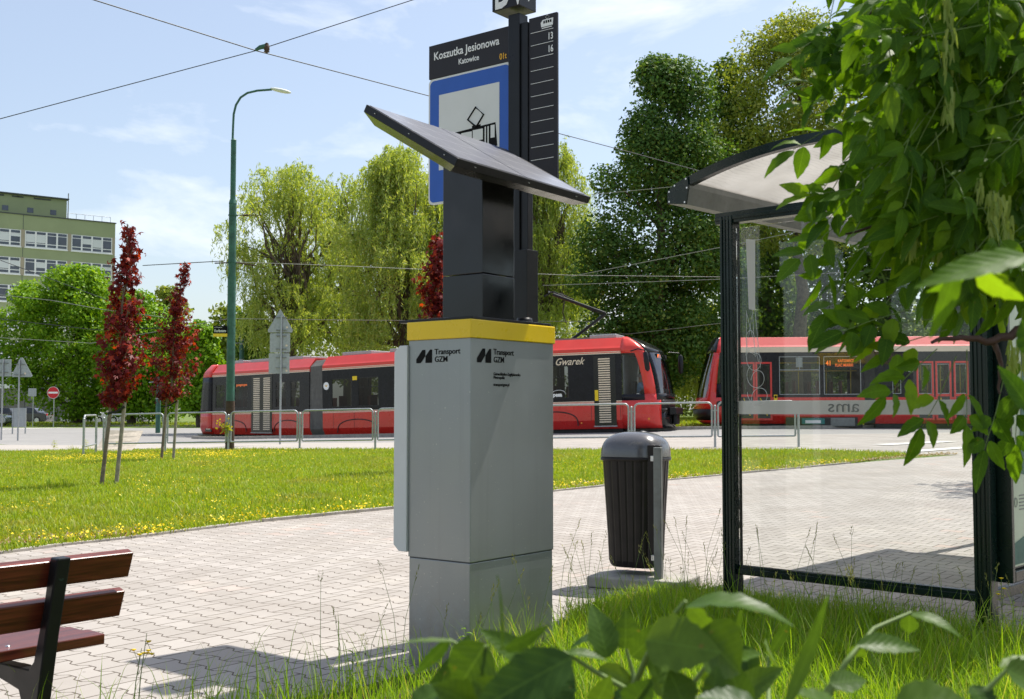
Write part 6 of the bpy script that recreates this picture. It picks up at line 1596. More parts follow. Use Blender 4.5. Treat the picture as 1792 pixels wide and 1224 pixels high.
stake(303, 804, 310, 700, Y2 + 0.1, 'grey wooden stake tied to the right red maple')
def strap(p0, p1, lab):
    a, b = at(*p0), at(*p1); mb = MB(); o_ = Vector((0, 0, 0.03)); d = Vector((0, 0.03, 0))
    m_ = a.lerp(b, 0.5) - Vector((0, 0, 0.03)); mb.path([a, m_, b], 0.022, 6); tag(mb.build('tie_strap', M['rubber']), lab, 'strap')
strap((188, 724, Y1 - 0.03), (218, 712, Y1 + 0.06), 'black strap tying the left red maple to its stake'); strap((285, 713, Y2 - 0.03), (310, 702, Y2 + 0.06), 'black strap tying the right red maple to its stake')
Y3 = 20.5
red_maple(757, 830, Y3, [(408, 768, 6), (430, 765, 18), (470, 764, 30), (510, 764, 34), (550, 762, 32), (590, 762, 28), (640, 760, 20), (668, 757, 10)], 73, 'red maple half hidden behind the black kiosk column', n=30)
stake(776, 828, 778, 690, Y3 + 0.1, 'wooden stake of the red maple hidden behind the kiosk')

# ------------------------------------------------------------------ big near leaves
def near_leaf(V, F, UV, base, tip, width, nrm, curl=0.15, fold=0.25, n=9):
    base, tip = np.array(base, float), np.array(tip, float); d = tip - base; L_ = np.linalg.norm(d); d /= L_
    nrm = np.array(nrm, float); s = np.cross(d, nrm); s /= max(1e-9, np.linalg.norm(s)); nn = np.cross(s, d); o = len(V)
    for i in range(n + 1):
        t_ = i / n; w_ = width * 0.5 * (math.sin(PI * t_ ** 0.8) ** 0.75) * (1.12 - 0.35 * t_) if 0 < i < n else (0.0025 if i == 0 else 0.0008)
        c = base + d * L_ * t_ + nn * (-curl * L_ * (t_ - 0.35) ** 2 * 1.6)
        wv = math.sin(i * 2.1 + base[0] * 50) * 0.07 * w_; w_ *= 1 + 0.07 * math.sin(i * 2.9 + base[2] * 170)
        for k, f_ in ((0, -1), (1, -0.5), (2, 0), (3, 0.5), (4, 1)):
            V.append(c + s * w_ * f_ + nn * (abs(f_) ** 1.3 * w_ * fold + wv * abs(f_))); UV.append((0.5 + f_ * 0.5 * (w_ / (width * 0.5 + 1e-9)) if True else 0, t_))
    for i in range(n):
        for k in range(4): a = o + i * 5 + k; F.append((a, a + 1, a + 6, a + 5))

# box elder branches hanging in from the upper right
elder = thing('box_elder_tree', 'box elder branches with hanging leaves filling the upper right corner', 'tree', (3.1, 1.9, gz(3.1, 1.9)))
O = elder.location
rs = random.Random(5)
# left outline of the leaf mass (v -> smallest u)
outl = [(-60, 1425), (0, 1470), (60, 1505), (140, 1480), (200, 1470), (260, 1515), (330, 1490), (400, 1475), (470, 1470), (520, 1530), (560, 1590), (600, 1620), (650, 1650), (700, 1690), (745, 1730), (900, 1800)]
def lo_u(v):
    for (a, ua), (b, ub) in zip(outl[:-1], outl[1:]):
        if a <= v <= b: return ua + (ub - ua) * (v - a) / (b - a)
    return 9999
V = []; F = []; UV = []; sV = MB(); kV = []; kF = []
def compound(c, dep, scale=1.0, dirn=None, nlf=None):
    """a leaf of three to seven leaflets hanging from c"""
    main = Vector(dirn) if dirn else Vector((rs.uniform(-1.0, 0.25), rs.uniform(-.5, .5), rs.uniform(-1.3, -0.1))); main.normalize()
    L_ = rs.uniform(0.12, 0.2) * scale; nl = nlf or rs.choice((3, 5, 5, 7)); side = main.cross(Vector((rs.uniform(-.4, .4), -1, rs.uniform(-.3, .5)))).normalized()
    nr = Vector((rs.uniform(-.55, .75), -rs.uniform(0.2, 1.0), rs.uniform(-.3, 1.0))).normalized()
    sV.path([c - main * 0.03, c + main * L_ * 0.5 + Vector((rs.uniform(-.008, .008), 0, rs.uniform(0, .012))), c + main * L_], [0.0012, 0.001, 0.0007], 5)
    near_leaf(V, F, UV, c + main * L_, c + main * (L_ + rs.uniform(0.085, 0.12) * scale) + Vector((0, 0, -.01)), rs.uniform(0.04, 0.052) * scale, nr, rs.uniform(0, .35), rs.uniform(.05, .4))
    for k in range((nl - 1) // 2):
        q = c + main * L_ * (1 - 0.36 * (k + 0.55))
        for sg_ in (-1, 1):
            dd = (side * sg_ * rs.uniform(.7, 1) + main * rs.uniform(.5, .9) + Vector((0, 0, -rs.uniform(0.1, .5)))).normalized(); n2 = (nr + Vector((rs.uniform(-.4, .4), rs.uniform(-.4, .4), rs.uniform(-.4, .4)))).normalized()
            near_leaf(V, F, UV, q + dd * 0.008, q + dd * rs.uniform(0.075, 0.115) * scale, rs.uniform(0.036, 0.05) * scale, n2, rs.uniform(0, .4), rs.uniform(.05, .4))
cnt = 0
while cnt < 980:
    v = rs.uniform(-60, 570); u = rs.uniform(1430, 1860); lo = max(lo_u(v), lo_u(v + 70), lo_u(v - 40))
    if u < lo + 45: continue
    if rs.random() < 0.55 and (v > 520 or u < lo + 90): continue

    if 560 < v and u < 1640 and rs.random() < 0.3: continue
    dep = rs.uniform(2.1, 3.2); c = at(u, v - 95, dep)
    compound(c, dep, rs.uniform(0.5, 0.8)); cnt += 1
# sprays that stick out of the mass
for (u, v, dx, dz) in ((1500, 20, -.7, -.6), (1450, 5, -.2, -1), (1530, 90, -1, -.25), (1490, 130, -1, -.35), (1500, 185, -1, -.1), (1480, 215, -.9, -.5), (1500, 265, -.7, -.8), (1470, 300, -.5, -.9), (1470, 345, -1, -.2), (1475, 395, -.9, -.7), (1480, 420, -.7, -1), (1500, 455, -.6, -1), (1530, 470, -.4, -1), (1570, 500, -.5, -1),
                      (1600, 575, -1, -.2), (1620, 600, -.9, -.4), (1610, 640, -.8, -.7), (1650, 660, -.4, -1), (1680, 650, -.1, -1), (1740, 690, -.4, -1), (1765, 690, .1, -1), (1780, 640, -.1, -1), (1455, 60, -.8, -.5), (1560, 560, -.9, -.3)):
    compound(at(u + 12, v - 12, 2.25), 2.25, 0.7, (dx, rs.uniform(-.3, .3), dz), rs.choice((5, 7)))
# unseen canopy added above and right of the frame to shade the hanging leaves
for i in range(650):
    yy_ = rs.uniform(2.0, 4.6); c = Vector((rs.uniform(0.6, 3.2), yy_, 1.25 + 0.37 * yy_ + 0.22 + rs.random() * 0.8))
    if c.x < 1.45 and rs.random() < 0.75: continue
    compound(c, 2, 1.2)
elv = np.array([tuple(v) for v in V]) - np.array(O)
fast_mesh('foliage', elv, F, M['lf_elder'], elder, uv=UV, smooth=True)
# blurred leaves close to the lens, part of the same tree's lowest twig
V = []; F = []; UV = []
def pxleaf(u0, v0, u1, v1, wpx, D, face=(0, -1, 0.4), curl=0.1, fold=0.2, D2=None):
    a, b = at(u0, v0, D), at(u1, v1, D2 or D); near_leaf(V, F, UV, a, b, wpx * D / FPX, face, curl, fold, 12)
pxleaf(1800, 445, 1602, 492, 62, 0.95, (0.1, -0.7, 0.7), 0.12, .15); pxleaf(1675, 470, 1632, 592, 40, 1.0, (0.3, -1, 0), 0.1); pxleaf(1712, 470, 1790, 530, 62, 0.97, (-.4, -.5, -1), 0.1); pxleaf(1800, 470, 1745, 432, 50, 0.97, (0, -.6, .8), 0.1); pxleaf(1700, 470, 1625, 515, 40, 1.02, (-.2, -.5, -1), .1)
pxleaf(1810, 620, 1790, 560, 60, 1.1); pxleaf(1805, 720, 1750, 640, 44, 1.3)
fast_mesh('low_twig_leaves', np.array([tuple(v) for v in V]) - np.array(O), F, M['lf_elder'], elder, uv=UV, smooth=True)
sV.v = [tuple(Vector(v) - O) for v in sV.v]; sV.build('leaf_stalks', M['stem'], elder)
# branches
mb = MB()
def branch(pts, r0, r1):
    P = [at(*p) - O for p in pts]; Q = []
    for a, b in zip(P[:-1], P[1:]): Q += [a.lerp(b, k / 4) + Vector((rs.uniform(-1, 1), rs.uniform(-1, 1), rs.uniform(-1, 1))) * 0.004 for k in range(4)]
    Q.append(P[-1]); mb.path(Q, [r0 + (r1 - r0) * i / (len(Q) - 1) for i in range(len(Q))], 8)
branch([(1900, 60, 2.4), (1790, 105, 2.4), (1720, 145, 2.4), (1640, 120, 2.4), (1560, 135, 2.4), (1500, 170, 2.4)], 0.014, 0.003)
branch([(1720, 145, 2.4), (1722, 175, 2.4), (1700, 215, 2.4)], 0.009, 0.004)
branch([(1880, 40, 2.3), (1780, 180, 2.3), (1735, 250, 2.3), (1715, 310, 2.3), (1660, 360, 2.3), (1560, 390, 2.3), (1480, 410, 2.3)], 0.013, 0.002)
branch([(1900, 530, 2.2), (1792, 573, 2.2), (1740, 600, 2.2), (1680, 590, 2.2), (1630, 600, 2.2)], 0.012, 0.003)
branch([(1740, 600, 2.2), (1752, 640, 2.2), (1750, 690, 2.2)], 0.006, 0.002)
branch([(1900, -60, 2.6), (1690, 30, 2.6), (1600, 80, 2.6), (1545, 150, 2.6)], 0.01, 0.003)
branch([(1640, -60, 2.5), (1560, 0, 2.5), (1500, 40, 2.5)], 0.006, 0.002)
branch([(1900, 430, 1.0), (1800, 452, 1.0), (1760, 465, 1.0), (1690, 472, 1.0)], 0.004, 0.0015)
base = Vector((0, 0, 0))
for (p, q_) in (((1900, 60, 2.4), 2.0), ((1880, 40, 2.3), 1.9), ((1900, 530, 2.2), 1.25), ((1900, -60, 2.6), 2.3), ((1640, -60, 2.5), 2.6), ((1900, 430, 1.0), 1.3)):
    e = at(*p) - O; mb.path([Vector((0, 0, q_)), Vector((0, 0, q_)).lerp(e, 0.5) + Vector((0, 0, 0.08)), e], [0.03, 0.02, 0.013], 8)
mb.build('branches', M['twig'], elder)
mb = MB(); mb.path([(0, 0, -0.2), (0.03, 0, 1.0), (-0.02, 0.05, 2.2), (0.05, 0, 3.6), (0, 0, 5.0)], [0.13, 0.11, 0.09, 0.06, 0.03], 12); mb.build('trunk', M['bark'], elder)
# hanging seed keys
V = []; F = []; UV = []
for (u0, v0, u1, v1, D, n_) in ((1655, -20, 1665, 70, 2.1, 30), (1658, 60, 1662, 205, 2.1, 34), (1640, 0, 1650, 90, 2.2, 20), (1735, 325, 1740, 400, 2.1, 40), (1760, 340, 1765, 420, 2.1, 36), (1712, 300, 1716, 345, 2.1, 14), (1600, 400, 1600, 440, 2.2, 18), (1640, 400, 1640, 450, 2.2, 20), (1775, 590, 1770, 650, 2.15, 26), (1790, 580, 1790, 640, 2.15, 20), (1585, 405, 1590, 430, 2.2, 10)):
    for i in range(n_):
        f_ = rs.random(); c = at(u0 + (u1 - u0) * f_ + rs.uniform(-9, 9), v0 + (v1 - v0) * f_, D + rs.uniform(-.03, .03)); e = c + Vector((rs.uniform(-.008, .008), rs.uniform(-.008, .008), -rs.uniform(0.024, 0.04)))
        near_leaf(V, F, UV, c, e, 0.0055, (rs.uniform(-1, 1), -1, rs.uniform(-.3, .3)), 0.1, 0.1, 4)
fast_mesh('seed_keys', np.array([tuple(v) for v in V]) - np.array(O), F, M['samara'], elder, uv=UV, smooth=True)

# ------------------------------------------------------------------ shrub at the bottom edge
shrub = thing('leafy_shrub', 'leafy young shrub with large oval leaves along the bottom edge in front of the kiosk', 'shrub', (0.38, 1.15, gz(0.38, 1.15)))
O = shrub.location; V = []; F = []; UV = []
upf = (0.1, -0.35, 1.0); frf = (0.15, -1, 0.35); unf = (-0.3, -0.6, -0.8)
D = 1.05
L_ = [(1200, 1052, 1388, 1056, 60, 1.0, (0, -.28, 1), .35), (1205, 1058, 1262, 1118, 80, 1.03, unf, .1), (1265, 1040, 1298, 1058, 34, 1.06, unf, .1), (1094, 1136, 1096, 1068, 52, 1.35, frf, .1), (990, 1141, 1064, 1149, 24, 1.15, (0, -.5, 1), .2), (1050, 1108, 998, 1128, 18, 1.3, upf, .2),
      (1000, 1150, 820, 1250, 96, 0.85, (0.2, -.8, .5), .1), (884, 1136, 966, 1098, 44, 0.95, (0, -.7, -.5), .1), (850, 1128, 795, 1215, 92, 0.95, (-.2, -1, .2), .1), (786, 1120, 724, 1186, 26, 1.0, (.5, -1, .3), .1), (795, 1122, 700, 1122, 16, 0.9, (0, -.25, 1), .05), (812, 1120, 796, 1180, 34, 1.05, frf, .1),
      (1105, 1150, 1168, 1090, 52, 1.2, (.3, -1, .2), .1), (1150, 1196, 1196, 1076, 66, 1.05, (-.4, -1, .1), .1), (1240, 1160, 1302, 1072, 50, 1.08, (.6, -.8, .2), .1), (1225, 1105, 1300, 1180, 110, 1.0, (0, -.8, .5), .1), (1130, 1120, 1260, 1140, 100, 1.0, (-.1, -.9, .4), .1),
      (1376, 1240, 1456, 1040, 26, 0.92, (-.5, -1, .1), -.25), (1595, 1072, 1682, 1102, 30, 1.2, (.1, -.5, .9), .25), (1592, 1078, 1590, 1110, 32, 1.22, unf, .1), (1503, 1128, 1612, 1132, 46, 1.15, (0, -.6, .8), .12), (1508, 1130, 1490, 1152, 30, 1.17, unf, .1), (1453, 1196, 1518, 1188, 46, 1.1, (.1, -.7, .7), .1),
      (1560, 1245, 1720, 1232, 110, 0.9, (.1, -.6, .8), .3), (1762, 1172, 1835, 1215, 70, 1.0, (0, -.8, .6), .1), (1750, 1166, 1830, 1150, 36, 1.1, upf, .1), (1300, 1130, 1318, 1190, 40, 1.2, frf, .1), (1330, 1145, 1250, 1165, 44, 1.05, upf, .1), (1380, 1090, 1345, 1150, 22, 1.4, frf, .1),
      (1040, 1240, 1068, 1185, 46, 1.0, frf, .1), (1200, 1240, 1170, 1170, 70, 1.0, (.2, -1, .4), .1), (1240, 1235, 1258, 1165, 50, 0.95, (.4, -1, .2), .1), (900, 1245, 830, 1190, 80, 0.9, frf, .1), (960, 1240, 1000, 1165, 70, 1.0, (-.3, -1, .3), .1), (1330, 1240, 1220, 1215, 70, 0.9, upf, .1), (1480, 1245, 1390, 1205, 60, 0.95, upf, .1),
      (880, 1140, 877, 1010, 7, 0.95, (1, -1, 0), .1), (720, 1240, 790, 1195, 60, .95, upf, .1), (840, 1240, 760, 1200, 70, .9, frf, .1), (1100, 1240, 1140, 1190, 60, 1.0, frf, .1), (1340, 1120, 1360, 1170, 36, 1.3, unf, .1), (1000, 1175, 940, 1215, 60, 1.05, frf, .1), (1290, 1200, 1330, 1150, 40, 1.2, frf, .1), (1700, 1200, 1740, 1260, 60, 1.0, upf, .1)]
for (u0, v0, u1, v1, w_, D, fc, cu) in L_:
    a, b = at(u0, v0, D), at(u1, v1, D + rs.uniform(-.03, .03)); near_leaf(V, F, UV, a, b, w_ * D / FPX, fc, cu, rs.uniform(.1, .3), 12)
for i in range(16):
    u = rs.uniform(740, 1340); v = rs.uniform(1150, 1260); D = rs.uniform(0.95, 1.35); an = rs.uniform(0, 2 * PI); a = at(u, v, D); b = a + Vector((math.cos(an), rs.uniform(-.4, .4), math.sin(an) * 0.8)).normalized() * rs.uniform(.035, .06)
    near_leaf(V, F, UV, a, b, rs.uniform(.022, .034), (rs.uniform(-.5, .5), -1, rs.uniform(-.3, 1)), .15, .2, 8)
fast_mesh('leaves', np.array([tuple(v) for v in V]) - np.array(O), F, M['lf_shrub'], shrub, uv=UV, smooth=True)
mb = MB()
def stem_(pts, r0, r1, mb=mb, O=O):
    P = [at(*p) - O if len(p) == 3 else Vector(p[:3]) - O for p in pts]; Q = []
    for a, b in zip(P[:-1], P[1:]): Q += [a.lerp(b, k / 4) for k in range(4)]
    Q.append(P[-1]); mb.path(Q, [r0 + (r1 - r0) * i / (len(Q) - 1) for i in range(len(Q))], 7)
for pts in ([(1200, 1052, 1.0), (1150, 1110, 1.02), (1110, 1200, 1.05), (1095, 1330, 1.1)], [(1595, 1072, 1.2), (1530, 1100, 1.18), (1480, 1160, 1.15), (1440, 1240, 1.15), (1420, 1330, 1.15)], [(985, 1140, 1.15), (1040, 1175, 1.15), (1110, 1215, 1.15), (1180, 1330, 1.15)],
            [(1096, 1136, 1.35), (1108, 1180, 1.35), (1112, 1300, 1.3)], [(1240, 1160, 1.08), (1210, 1200, 1.08), (1200, 1320, 1.08)], [(850, 1130, .95), (870, 1200, .97), (900, 1330, 1)], [(1345, 1150, 1.3), (1345, 1300, 1.2)], [(786, 1120, 1.0), (850, 1160, 1.0), (880, 1300, 1)], [(1762, 1172, 1.0), (1720, 1215, 1.0), (1690, 1320, 1.0)], [(1453, 1196, 1.1), (1425, 1240, 1.1), (1420, 1330, 1.15)]):
    stem_(pts, 0.0016, 0.004)
for (u_, D_) in ((1095, 1.1), (1420, 1.15), (1180, 1.15), (1112, 1.3), (900, 1.0), (1345, 1.2), (1690, 1.0)):
    e = at(u_, 1330, D_) - O; mb.path([e, Vector((e.x * 0.5, e.y * 0.5, e.z * 0.5)), Vector((e.x * .15, e.y * .15, -0.1))], [0.004, 0.006, 0.009], 7)
mb.build('stems', M['stem'], shrub)

# ------------------------------------------------------------------ grass
def blades(name, pts, hmin, hmax, wd, mat, seed, bend=0.5, label=None, flat=False):
    rng = np.random.default_rng(seed); P = np.asarray(pts); n = len(P)
    h = (hmin + (hmax - hmin) * rng.random(n) ** 1.6)[:, None]; th = rng.random(n) * 2 * PI; dr = np.stack([np.cos(th), np.sin(th), np.zeros(n)], 1); sd = np.stack([-np.sin(th + rng.normal(size=n)), np.cos(th), np.zeros(n)], 1) * wd * (0.6 + 0.8 * rng.random(n))[:, None]
    be = (bend * (0.2 + rng.random(n)))[:, None] * h; up = np.array([0, 0, 1.0])
    V = np.empty((n, 7, 3)); V[:, 0] = P - sd; V[:, 1] = P + sd; m1 = P + up * h * 0.45 + dr * be * 0.22; V[:, 2] = m1 + sd * 0.85; V[:, 3] = m1 - sd * 0.85
    m2 = P + up * h * 0.8 + dr * be * 0.62; V[:, 4] = m2 + sd * 0.5; V[:, 5] = m2 - sd * 0.5; V[:, 6] = P + up * h * 0.95 + dr * be
    b = np.arange(n)[:, None] * 7
    F = np.concatenate([b + np.array([[0, 1, 2, 3]]), b + np.array([[3, 2, 4, 5]]), b + np.array([[5, 4, 6, 6]])]); 
    F3 = F.copy(); 
    # keep last as a narrow quad: duplicate vertex avoided by using the middle
    V2 = np.empty((n, 8, 3)); V2[:, :6] = V[:, :6]; V2[:, 6] = V[:, 6] + sd * 0.06; V2[:, 7] = V[:, 6] - sd * 0.06
    b = np.arange(n)[:, None] * 8; F = np.concatenate([b + np.array([[0, 1, 2, 3]]), b + np.array([[3, 2, 4, 5]]), b + np.array([[5, 4, 6, 7]])])
    o = fast_mesh(name, V2.reshape(-1, 3), F, M[mat]); o['kind'] = 'stuff'
    if label: o['label'] = label
    return o
def inside(x, y, poly):
    c = False; n = len(poly); j = n - 1
    for i in range(n):
        xi, yi = poly[i]; xj, yj = poly[j]
        if (yi > y) != (yj > y) and x < (xj - xi) * (y - yi) / (yj - yi) + xi: c = not c
        j = i
    return c
# near verge under the shrub
nv = [G(*q) for q in ((250, 1300), (330, 1255), (480, 1235), (600, 1215), (690, 1190), (760, 1178), (880, 1168), (965, 1128), (1010, 1085), (1080, 1050), (1180, 1035), (1262, 1040), (1330, 1052), (1450, 1078), (1600, 1100), (1700, 1118), (1792, 1128), (1900, 1140))]
NV = [xy(p) for p in nv]; verge = [(-8, -3), (-3.0, 3.0)] + NV + [(6, 5.0), (6, -3)]
sheet('verge_soil', verge, 0.011, M['soil'], step=0.5, lo=-6, hi=6)
rng = np.random.default_rng(4); pts = []; tall = []
lumps = [(rng.uniform(-2, 4), rng.uniform(3.5, 7.5), rng.uniform(.1, .35)) for _ in range(120)]
while len(pts) < 60000:
    y_ = 3.6 + 4.2 * rng.random(); x_ = -1.7 + 5.0 * rng.random()
    if abs(x_) > 0.48 * y_ + 0.3: continue
    if not inside(x_, y_, verge): continue
    dd_ = min(math.hypot(x_ - a, y_ - b) / c for a, b, c in lumps)
    if x_ < -0.1 and rng.random() < 0.6 + min(0.4, (y_ - 4.6) * 0.3 if y_ > 4.6 else 0): continue
    if rng.random() > 1.15 - dd_ * 0.16: continue
    pts.append((x_, y_, gz(x_, y_) + 0.008))
lowp = [p for p in pts if p[0] < 0.2 or p[1] > 6.6]; hip = [p for p in pts if not (p[0] < 0.2 or p[1] > 6.6)]
blades('verge_grass', hip, 0.05, 0.18, 0.0022, 'blade', 41, 0.7, 'bright green grass verge in the lower right')
blades('short_verge_grass', lowp, 0.03, 0.11, 0.0022, 'blade', 47, 0.8, 'short sparse grass around the foot of the kiosk')
pt2 = [p for p in hip if rng.random() < 0.06] + [p for p in lowp if p[0] < 0.1 and p[1] < 5.6 and rng.random() < 0.16]; blades('tall_verge_grass', pt2, 0.15, 0.36, 0.0022, 'blade', 42, 0.45, 'taller blades standing out of the verge grass')
# seed-head stalks
V = []; F = []; st = MB(); rs = random.Random(8); UV = []
cand = []
for i in range(150):
    y_ = rs.uniform(4.7, 7.2); x_ = rs.uniform(-1.2, 3.2)
    if abs(x_) < 0.46 * y_ and inside(x_, y_, verge): cand.append((x_, y_))
for (u, v) in ((975, 1080), (990, 1070), (1040, 1075), (1060, 1060), (1200, 1050), (1230, 1040), (1240, 1035), (1225, 1045), (1300, 1050), (1490, 1080), (1500, 1085), (1290, 1045), (640, 1200), (600, 1205), (700, 1190), (560, 1215), (1420, 1070), (1560, 1095), (700, 1185)):
    p = G(u, v); cand.append((p.x, p.y))
for (x_, y_) in cand:
    h = rs.uniform(0.22, 0.5); lean = Vector((rs.uniform(-.3, .25), rs.uniform(-.2, .2), 0)) * h; b = Vector((x_, y_, gz(x_, y_))); m_ = b + Vector((0, 0, h * .6)) + lean * 0.35; e = b + Vector((0, 0, h)) + lean
    st.path([b, m_, e], [0.0014, 0.0011, 0.0008], 4); dn = (e - m_).normalized()
    kind = rs.random()
    for k in range(14 if kind < .6 else 10):
        f_ = k / 12; c = e + dn * (0.065 * f_ - 0.01); o_ = Vector((rs.uniform(-1, 1), rs.uniform(-1, 1), 0.4)).normalized() * (0.006 if kind < .6 else 0.02 * (1 - f_ * .7)); c2 = c + o_
        o = len(V); s = 0.0022 if kind < .6 else 0.002; sd = dn.cross(o_).normalized() * s
        V += [c, c2 + sd, c2 + dn * 0.012, c2 - sd]; F.append((o, o + 1, o + 2, o + 3))
fo = fast_mesh('grass_seed_heads', [tuple(v) for v in V], F, M['seedhead']); tag(fo, kind='stuff'); fo['label'] = 'seed heads on long stalks above the verge grass'
so2 = st.build('grass_stalks', M['stem']); tag(so2, kind='stuff'); so2['label'] = 'thin stalks carrying the grass seed heads'
# lawn
lawn_poly = [far_l] + E[:-1] + ltop[::-1] + [(far_l[0] - 2, ltop[0][1])]
rng = np.random.default_rng(14); xa = rng.random(420000); ya = rng.random(420000); pts = []; yl = []; dryp = []
from mathutils import noise as mn
for a, b in zip(xa, ya):
    y_ = 8.5 + 30.0 * b ** 1.3; x_ = (a * 2 - 1) * (0.47 * y_ + 0.4)
    if inside(x_, y_, lawn_poly):
        pts.append((x_, y_, gz(x_, y_) + 0.012))
        nval = mn.noise(Vector((x_ * 0.5, y_ * 0.5, 3.1)))
        if nval > 0.12 and rng.random() < 0.045: yl.append((x_, y_))
    if len(pts) >= 190000: break
blades('lawn_grass', pts, 0.03, 0.085, 0.0055, 'blade_far', 43, 0.6, 'sunlit lawn grass between paving and railing')
# weedy tufts
tu = []
for i in range(90):
    k = rng.integers(len(pts)); c = pts[k]
    for j in range(26): tu.append((c[0] + rng.normal() * 0.1, c[1] + rng.normal() * 0.1, c[2]))
blades('lawn_tufts', tu, 0.06, 0.2, 0.006, 'blade_far', 44, 0.6, 'longer tufts scattered over the lawn')
def flower_patch(name, P, s, mat, lab, hz=(0.03, 0.09)):
    V = []; F = []; rs = random.Random(len(P))
    for (x_, y_) in P:
        z = gz(x_, y_) + rs.uniform(*hz); a = rs.uniform(0, 6.28); q = s * rs.uniform(.6, 1.3); o = len(V); tl = rs.uniform(-.5, .5)
        for k in range(4): an = a + k * PI / 2; V.append((x_ + q * math.cos(an), y_ + q * math.sin(an), z + q * tl * math.cos(an) + (q if k == 1 else 0)))
        F.append((o, o + 1, o + 2, o + 3))
    o = fast_mesh(name, V, F, M[mat]); o['kind'] = 'stuff'; o['label'] = lab
flower_patch('yellow_flowers', yl[:15000], 0.011, 'flower', 'tiny yellow flowers dotted over the lawn')
# denser flowers along the lawn edges
ed = []
for k in range(len(E) - 2):
    a, b = E[k], E[k + 1]; dens = 90 * math.hypot(b[0] - a[0], b[1] - a[1]) * (1.2 if k < 5 else 0.8)
    for i in range(int(dens)):
        f_ = rng.random(); x_ = a[0] + (b[0] - a[0]) * f_; y_ = a[1] + (b[1] - a[1]) * f_
        if mn.noise(Vector((x_ * 1.3, y_ * 1.3, 0))) > -0.02: ed.append((x_ + rng.normal() * 0.12, y_ + 0.12 + abs(rng.normal()) * 0.28))
for i in range(2600):
    f_ = rng.random(); x_ = -11.5 + 5.5 * f_ + 0.4 * rng.normal(); y_ = 29.0 + rng.normal() * 1.4 - 0.2
    if inside(x_, y_, lawn_poly) and mn.noise(Vector((x_ * .8, y_ * .5, 1))) > -0.15: ed.append((x_, y_))
flower_patch('stonecrop_flowers', ed, 0.014, 'flower', 'dense yellow stonecrop along the lawn edges')
dl_ = []
for i in range(1500):
    f_ = rng.random() ** 1.4; x_ = E[0][0] - 0.6 + (E[2][0] - E[0][0] + 0.6) * f_; y_ = E[0][1] + (E[2][1] - E[0][1]) * f_ + 0.1 + abs(rng.normal()) * 0.35; dl_.append((x_, y_))
for i in range(1600):
    x_ = E[6][0] + (E[-1][0] - E[6][0]) * rng.random(); f_ = 0
    for a, b in zip(E[6:-1], E[7:]):
        if a[0] <= x_ <= b[0]: y_ = a[1] + (b[1] - a[1]) * (x_ - a[0]) / (b[0] - a[0]) + 0.1 + abs(rng.normal()) * 0.3; dl_.append((x_, y_))
flower_patch('dry_leaf_litter', dl_, 0.018, 'dry', 'dry leaves lying along the lawn edge', (0.015, 0.04))
# far verge grass
pf = []
for i in range(26000):
    y_ = 86 + 12 * rng.random(); x_ = -46 + 34 * rng.random(); pf.append((x_, y_, gz(x_, y_) + 0.02))
blades('far_verge_grass', pf, 0.1, 0.3, 0.03, 'blade_far', 45, 0.5, 'grass on the verge in front of the parked cars')
pf = []
for i in range(30000):
    y_ = 42 + 18 * rng.random(); x_ = 4.5 + 20 * rng.random()
    if y_ < 46.2 - 0.1 * x_ + (0 if x_ > 9 else -2.5): continue
    pf.append((x_, y_, gz(x_, y_) + 0.06))
blades('tram_verge_grass', pf, 0.05, 0.16, 0.016, 'blade_far', 46, 0.5, 'shaded grass behind the two trams')
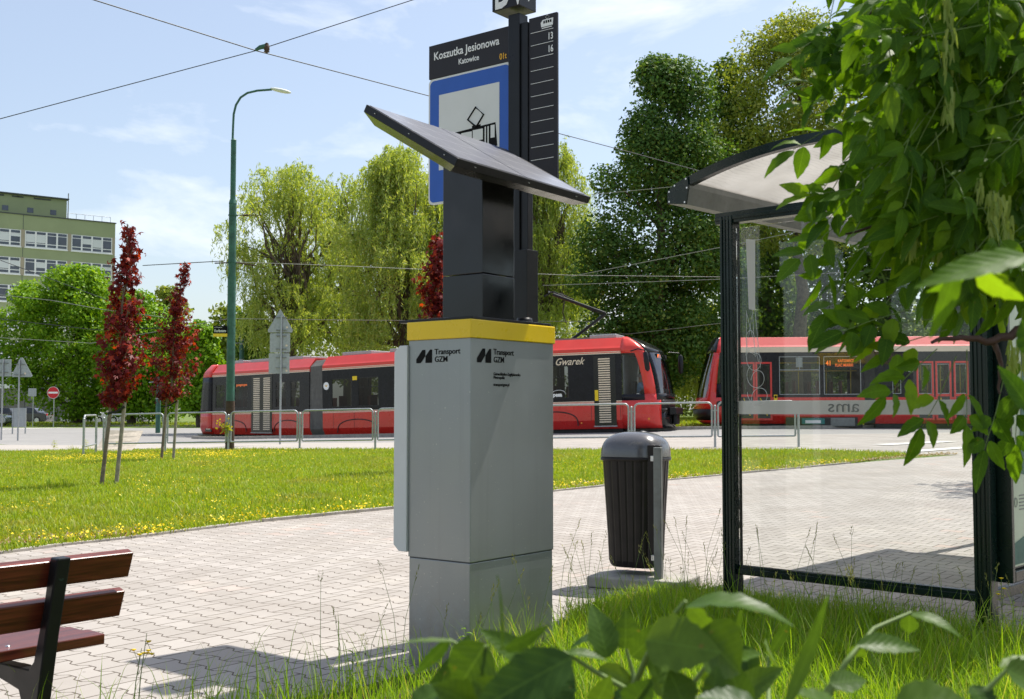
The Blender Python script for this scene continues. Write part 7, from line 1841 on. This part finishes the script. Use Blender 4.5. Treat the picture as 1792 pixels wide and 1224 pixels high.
# weeds: separate little plants
def weed(u, v, Y, h, lab, leafy=True, flowers=0, seed=0, lw_=0.012, ll=0.05, lean=0.0):
    rs = random.Random(seed); p = at(u, v, Y); g_ = gz(p.x, Y); t_ = thing('weed', lab, 'weed', (p.x, Y, g_), 0); mb = MB(); e = Vector((lean * h, 0, h)); mb.path([(0, 0, -0.02), e * 0.5 + Vector((-lean * h * .15, 0, 0)), e], [0.0028, 0.002, 0.0012], 6)
    V = []; F = []; UV = []
    if leafy:
        n = int(h / 0.018)
        for i in range(n):
            f_ = 0.15 + 0.85 * i / n; c = e * f_; a = i * 2.4; d = Vector((math.cos(a), math.sin(a) * .8, rs.uniform(-.1, .5))).normalized(); near_leaf(V, F, UV, c, c + d * ll * (1.15 - f_ * 0.6), lw_ * (1.1 - f_ * .4), (0, -.3, 1), .5, .2, 5)
        fast_mesh('leaves', [tuple(q) for q in V], F, M['lf_pale'] if seed % 2 else M['blade'], t_, uv=UV, smooth=True)
    if flowers:
        fm = MB()
        for i in range(flowers):
            a = rs.uniform(0, 6.28); q = e * rs.uniform(.6, .95); c = e * rs.uniform(.8, 1.0) + Vector((math.cos(a) * .03, math.sin(a) * .02, rs.uniform(-.02, .02))); mb.path([q, c], 0.001, 4); fm.lathe([(0.002, -.004), (0.009, 0), (0.011, .003), (0.002, .005)], 9, c)
        fm.build('flower_heads', M['flower'], t_)
    mb.build('stem', M['stem'], t_)
weed(232, 1225, 4.6, 0.27, 'yellow flowered weed standing alone on the paving right of the bench', False, 5, 1, lean=0.12)
weed(240, 1228, 4.55, 0.34, 'thin weed with a seed head beside the yellow flowered one', False, 2, 2, lean=0.1)
weed(815, 1190, 5.0, 0.28, 'leafy weed growing against the corner of the kiosk', True, 0, 4, 0.014, 0.06)
weed(617, 1200, 5.0, 0.18, 'leafy weed in the grass left of the kiosk', True, 0, 6, 0.014, 0.055)
weed(1730, 1125, 5.7, 0.22, 'pale leafy weed beside the right shelter post', True, 0, 3, 0.014, 0.05)
weed(1755, 1130, 5.6, 0.36, 'tall white tipped weed in front of the light box', True, 3, 5, 0.012, 0.05)
weed(1775, 1135, 5.5, 0.3, 'leafy weed at the right picture edge', True, 0, 7, 0.013, 0.05)
weed(1700, 1130, 5.7, 0.14, 'small leafy weed at the foot of the shelter post', True, 0, 9, 0.013, 0.045)
for i, (u, v, lab) in enumerate(((95, 787, 'small weed at the road edge left of the railing'), (150, 786, 'small weed before the cross railing'), (205, 790, 'green tuft beside the leaning slab'))):
    Yw = G(u, v).y; weed(u, v, Yw, 0.3, lab, True, 0, 11 + 2 * i, 0.05, 0.14)
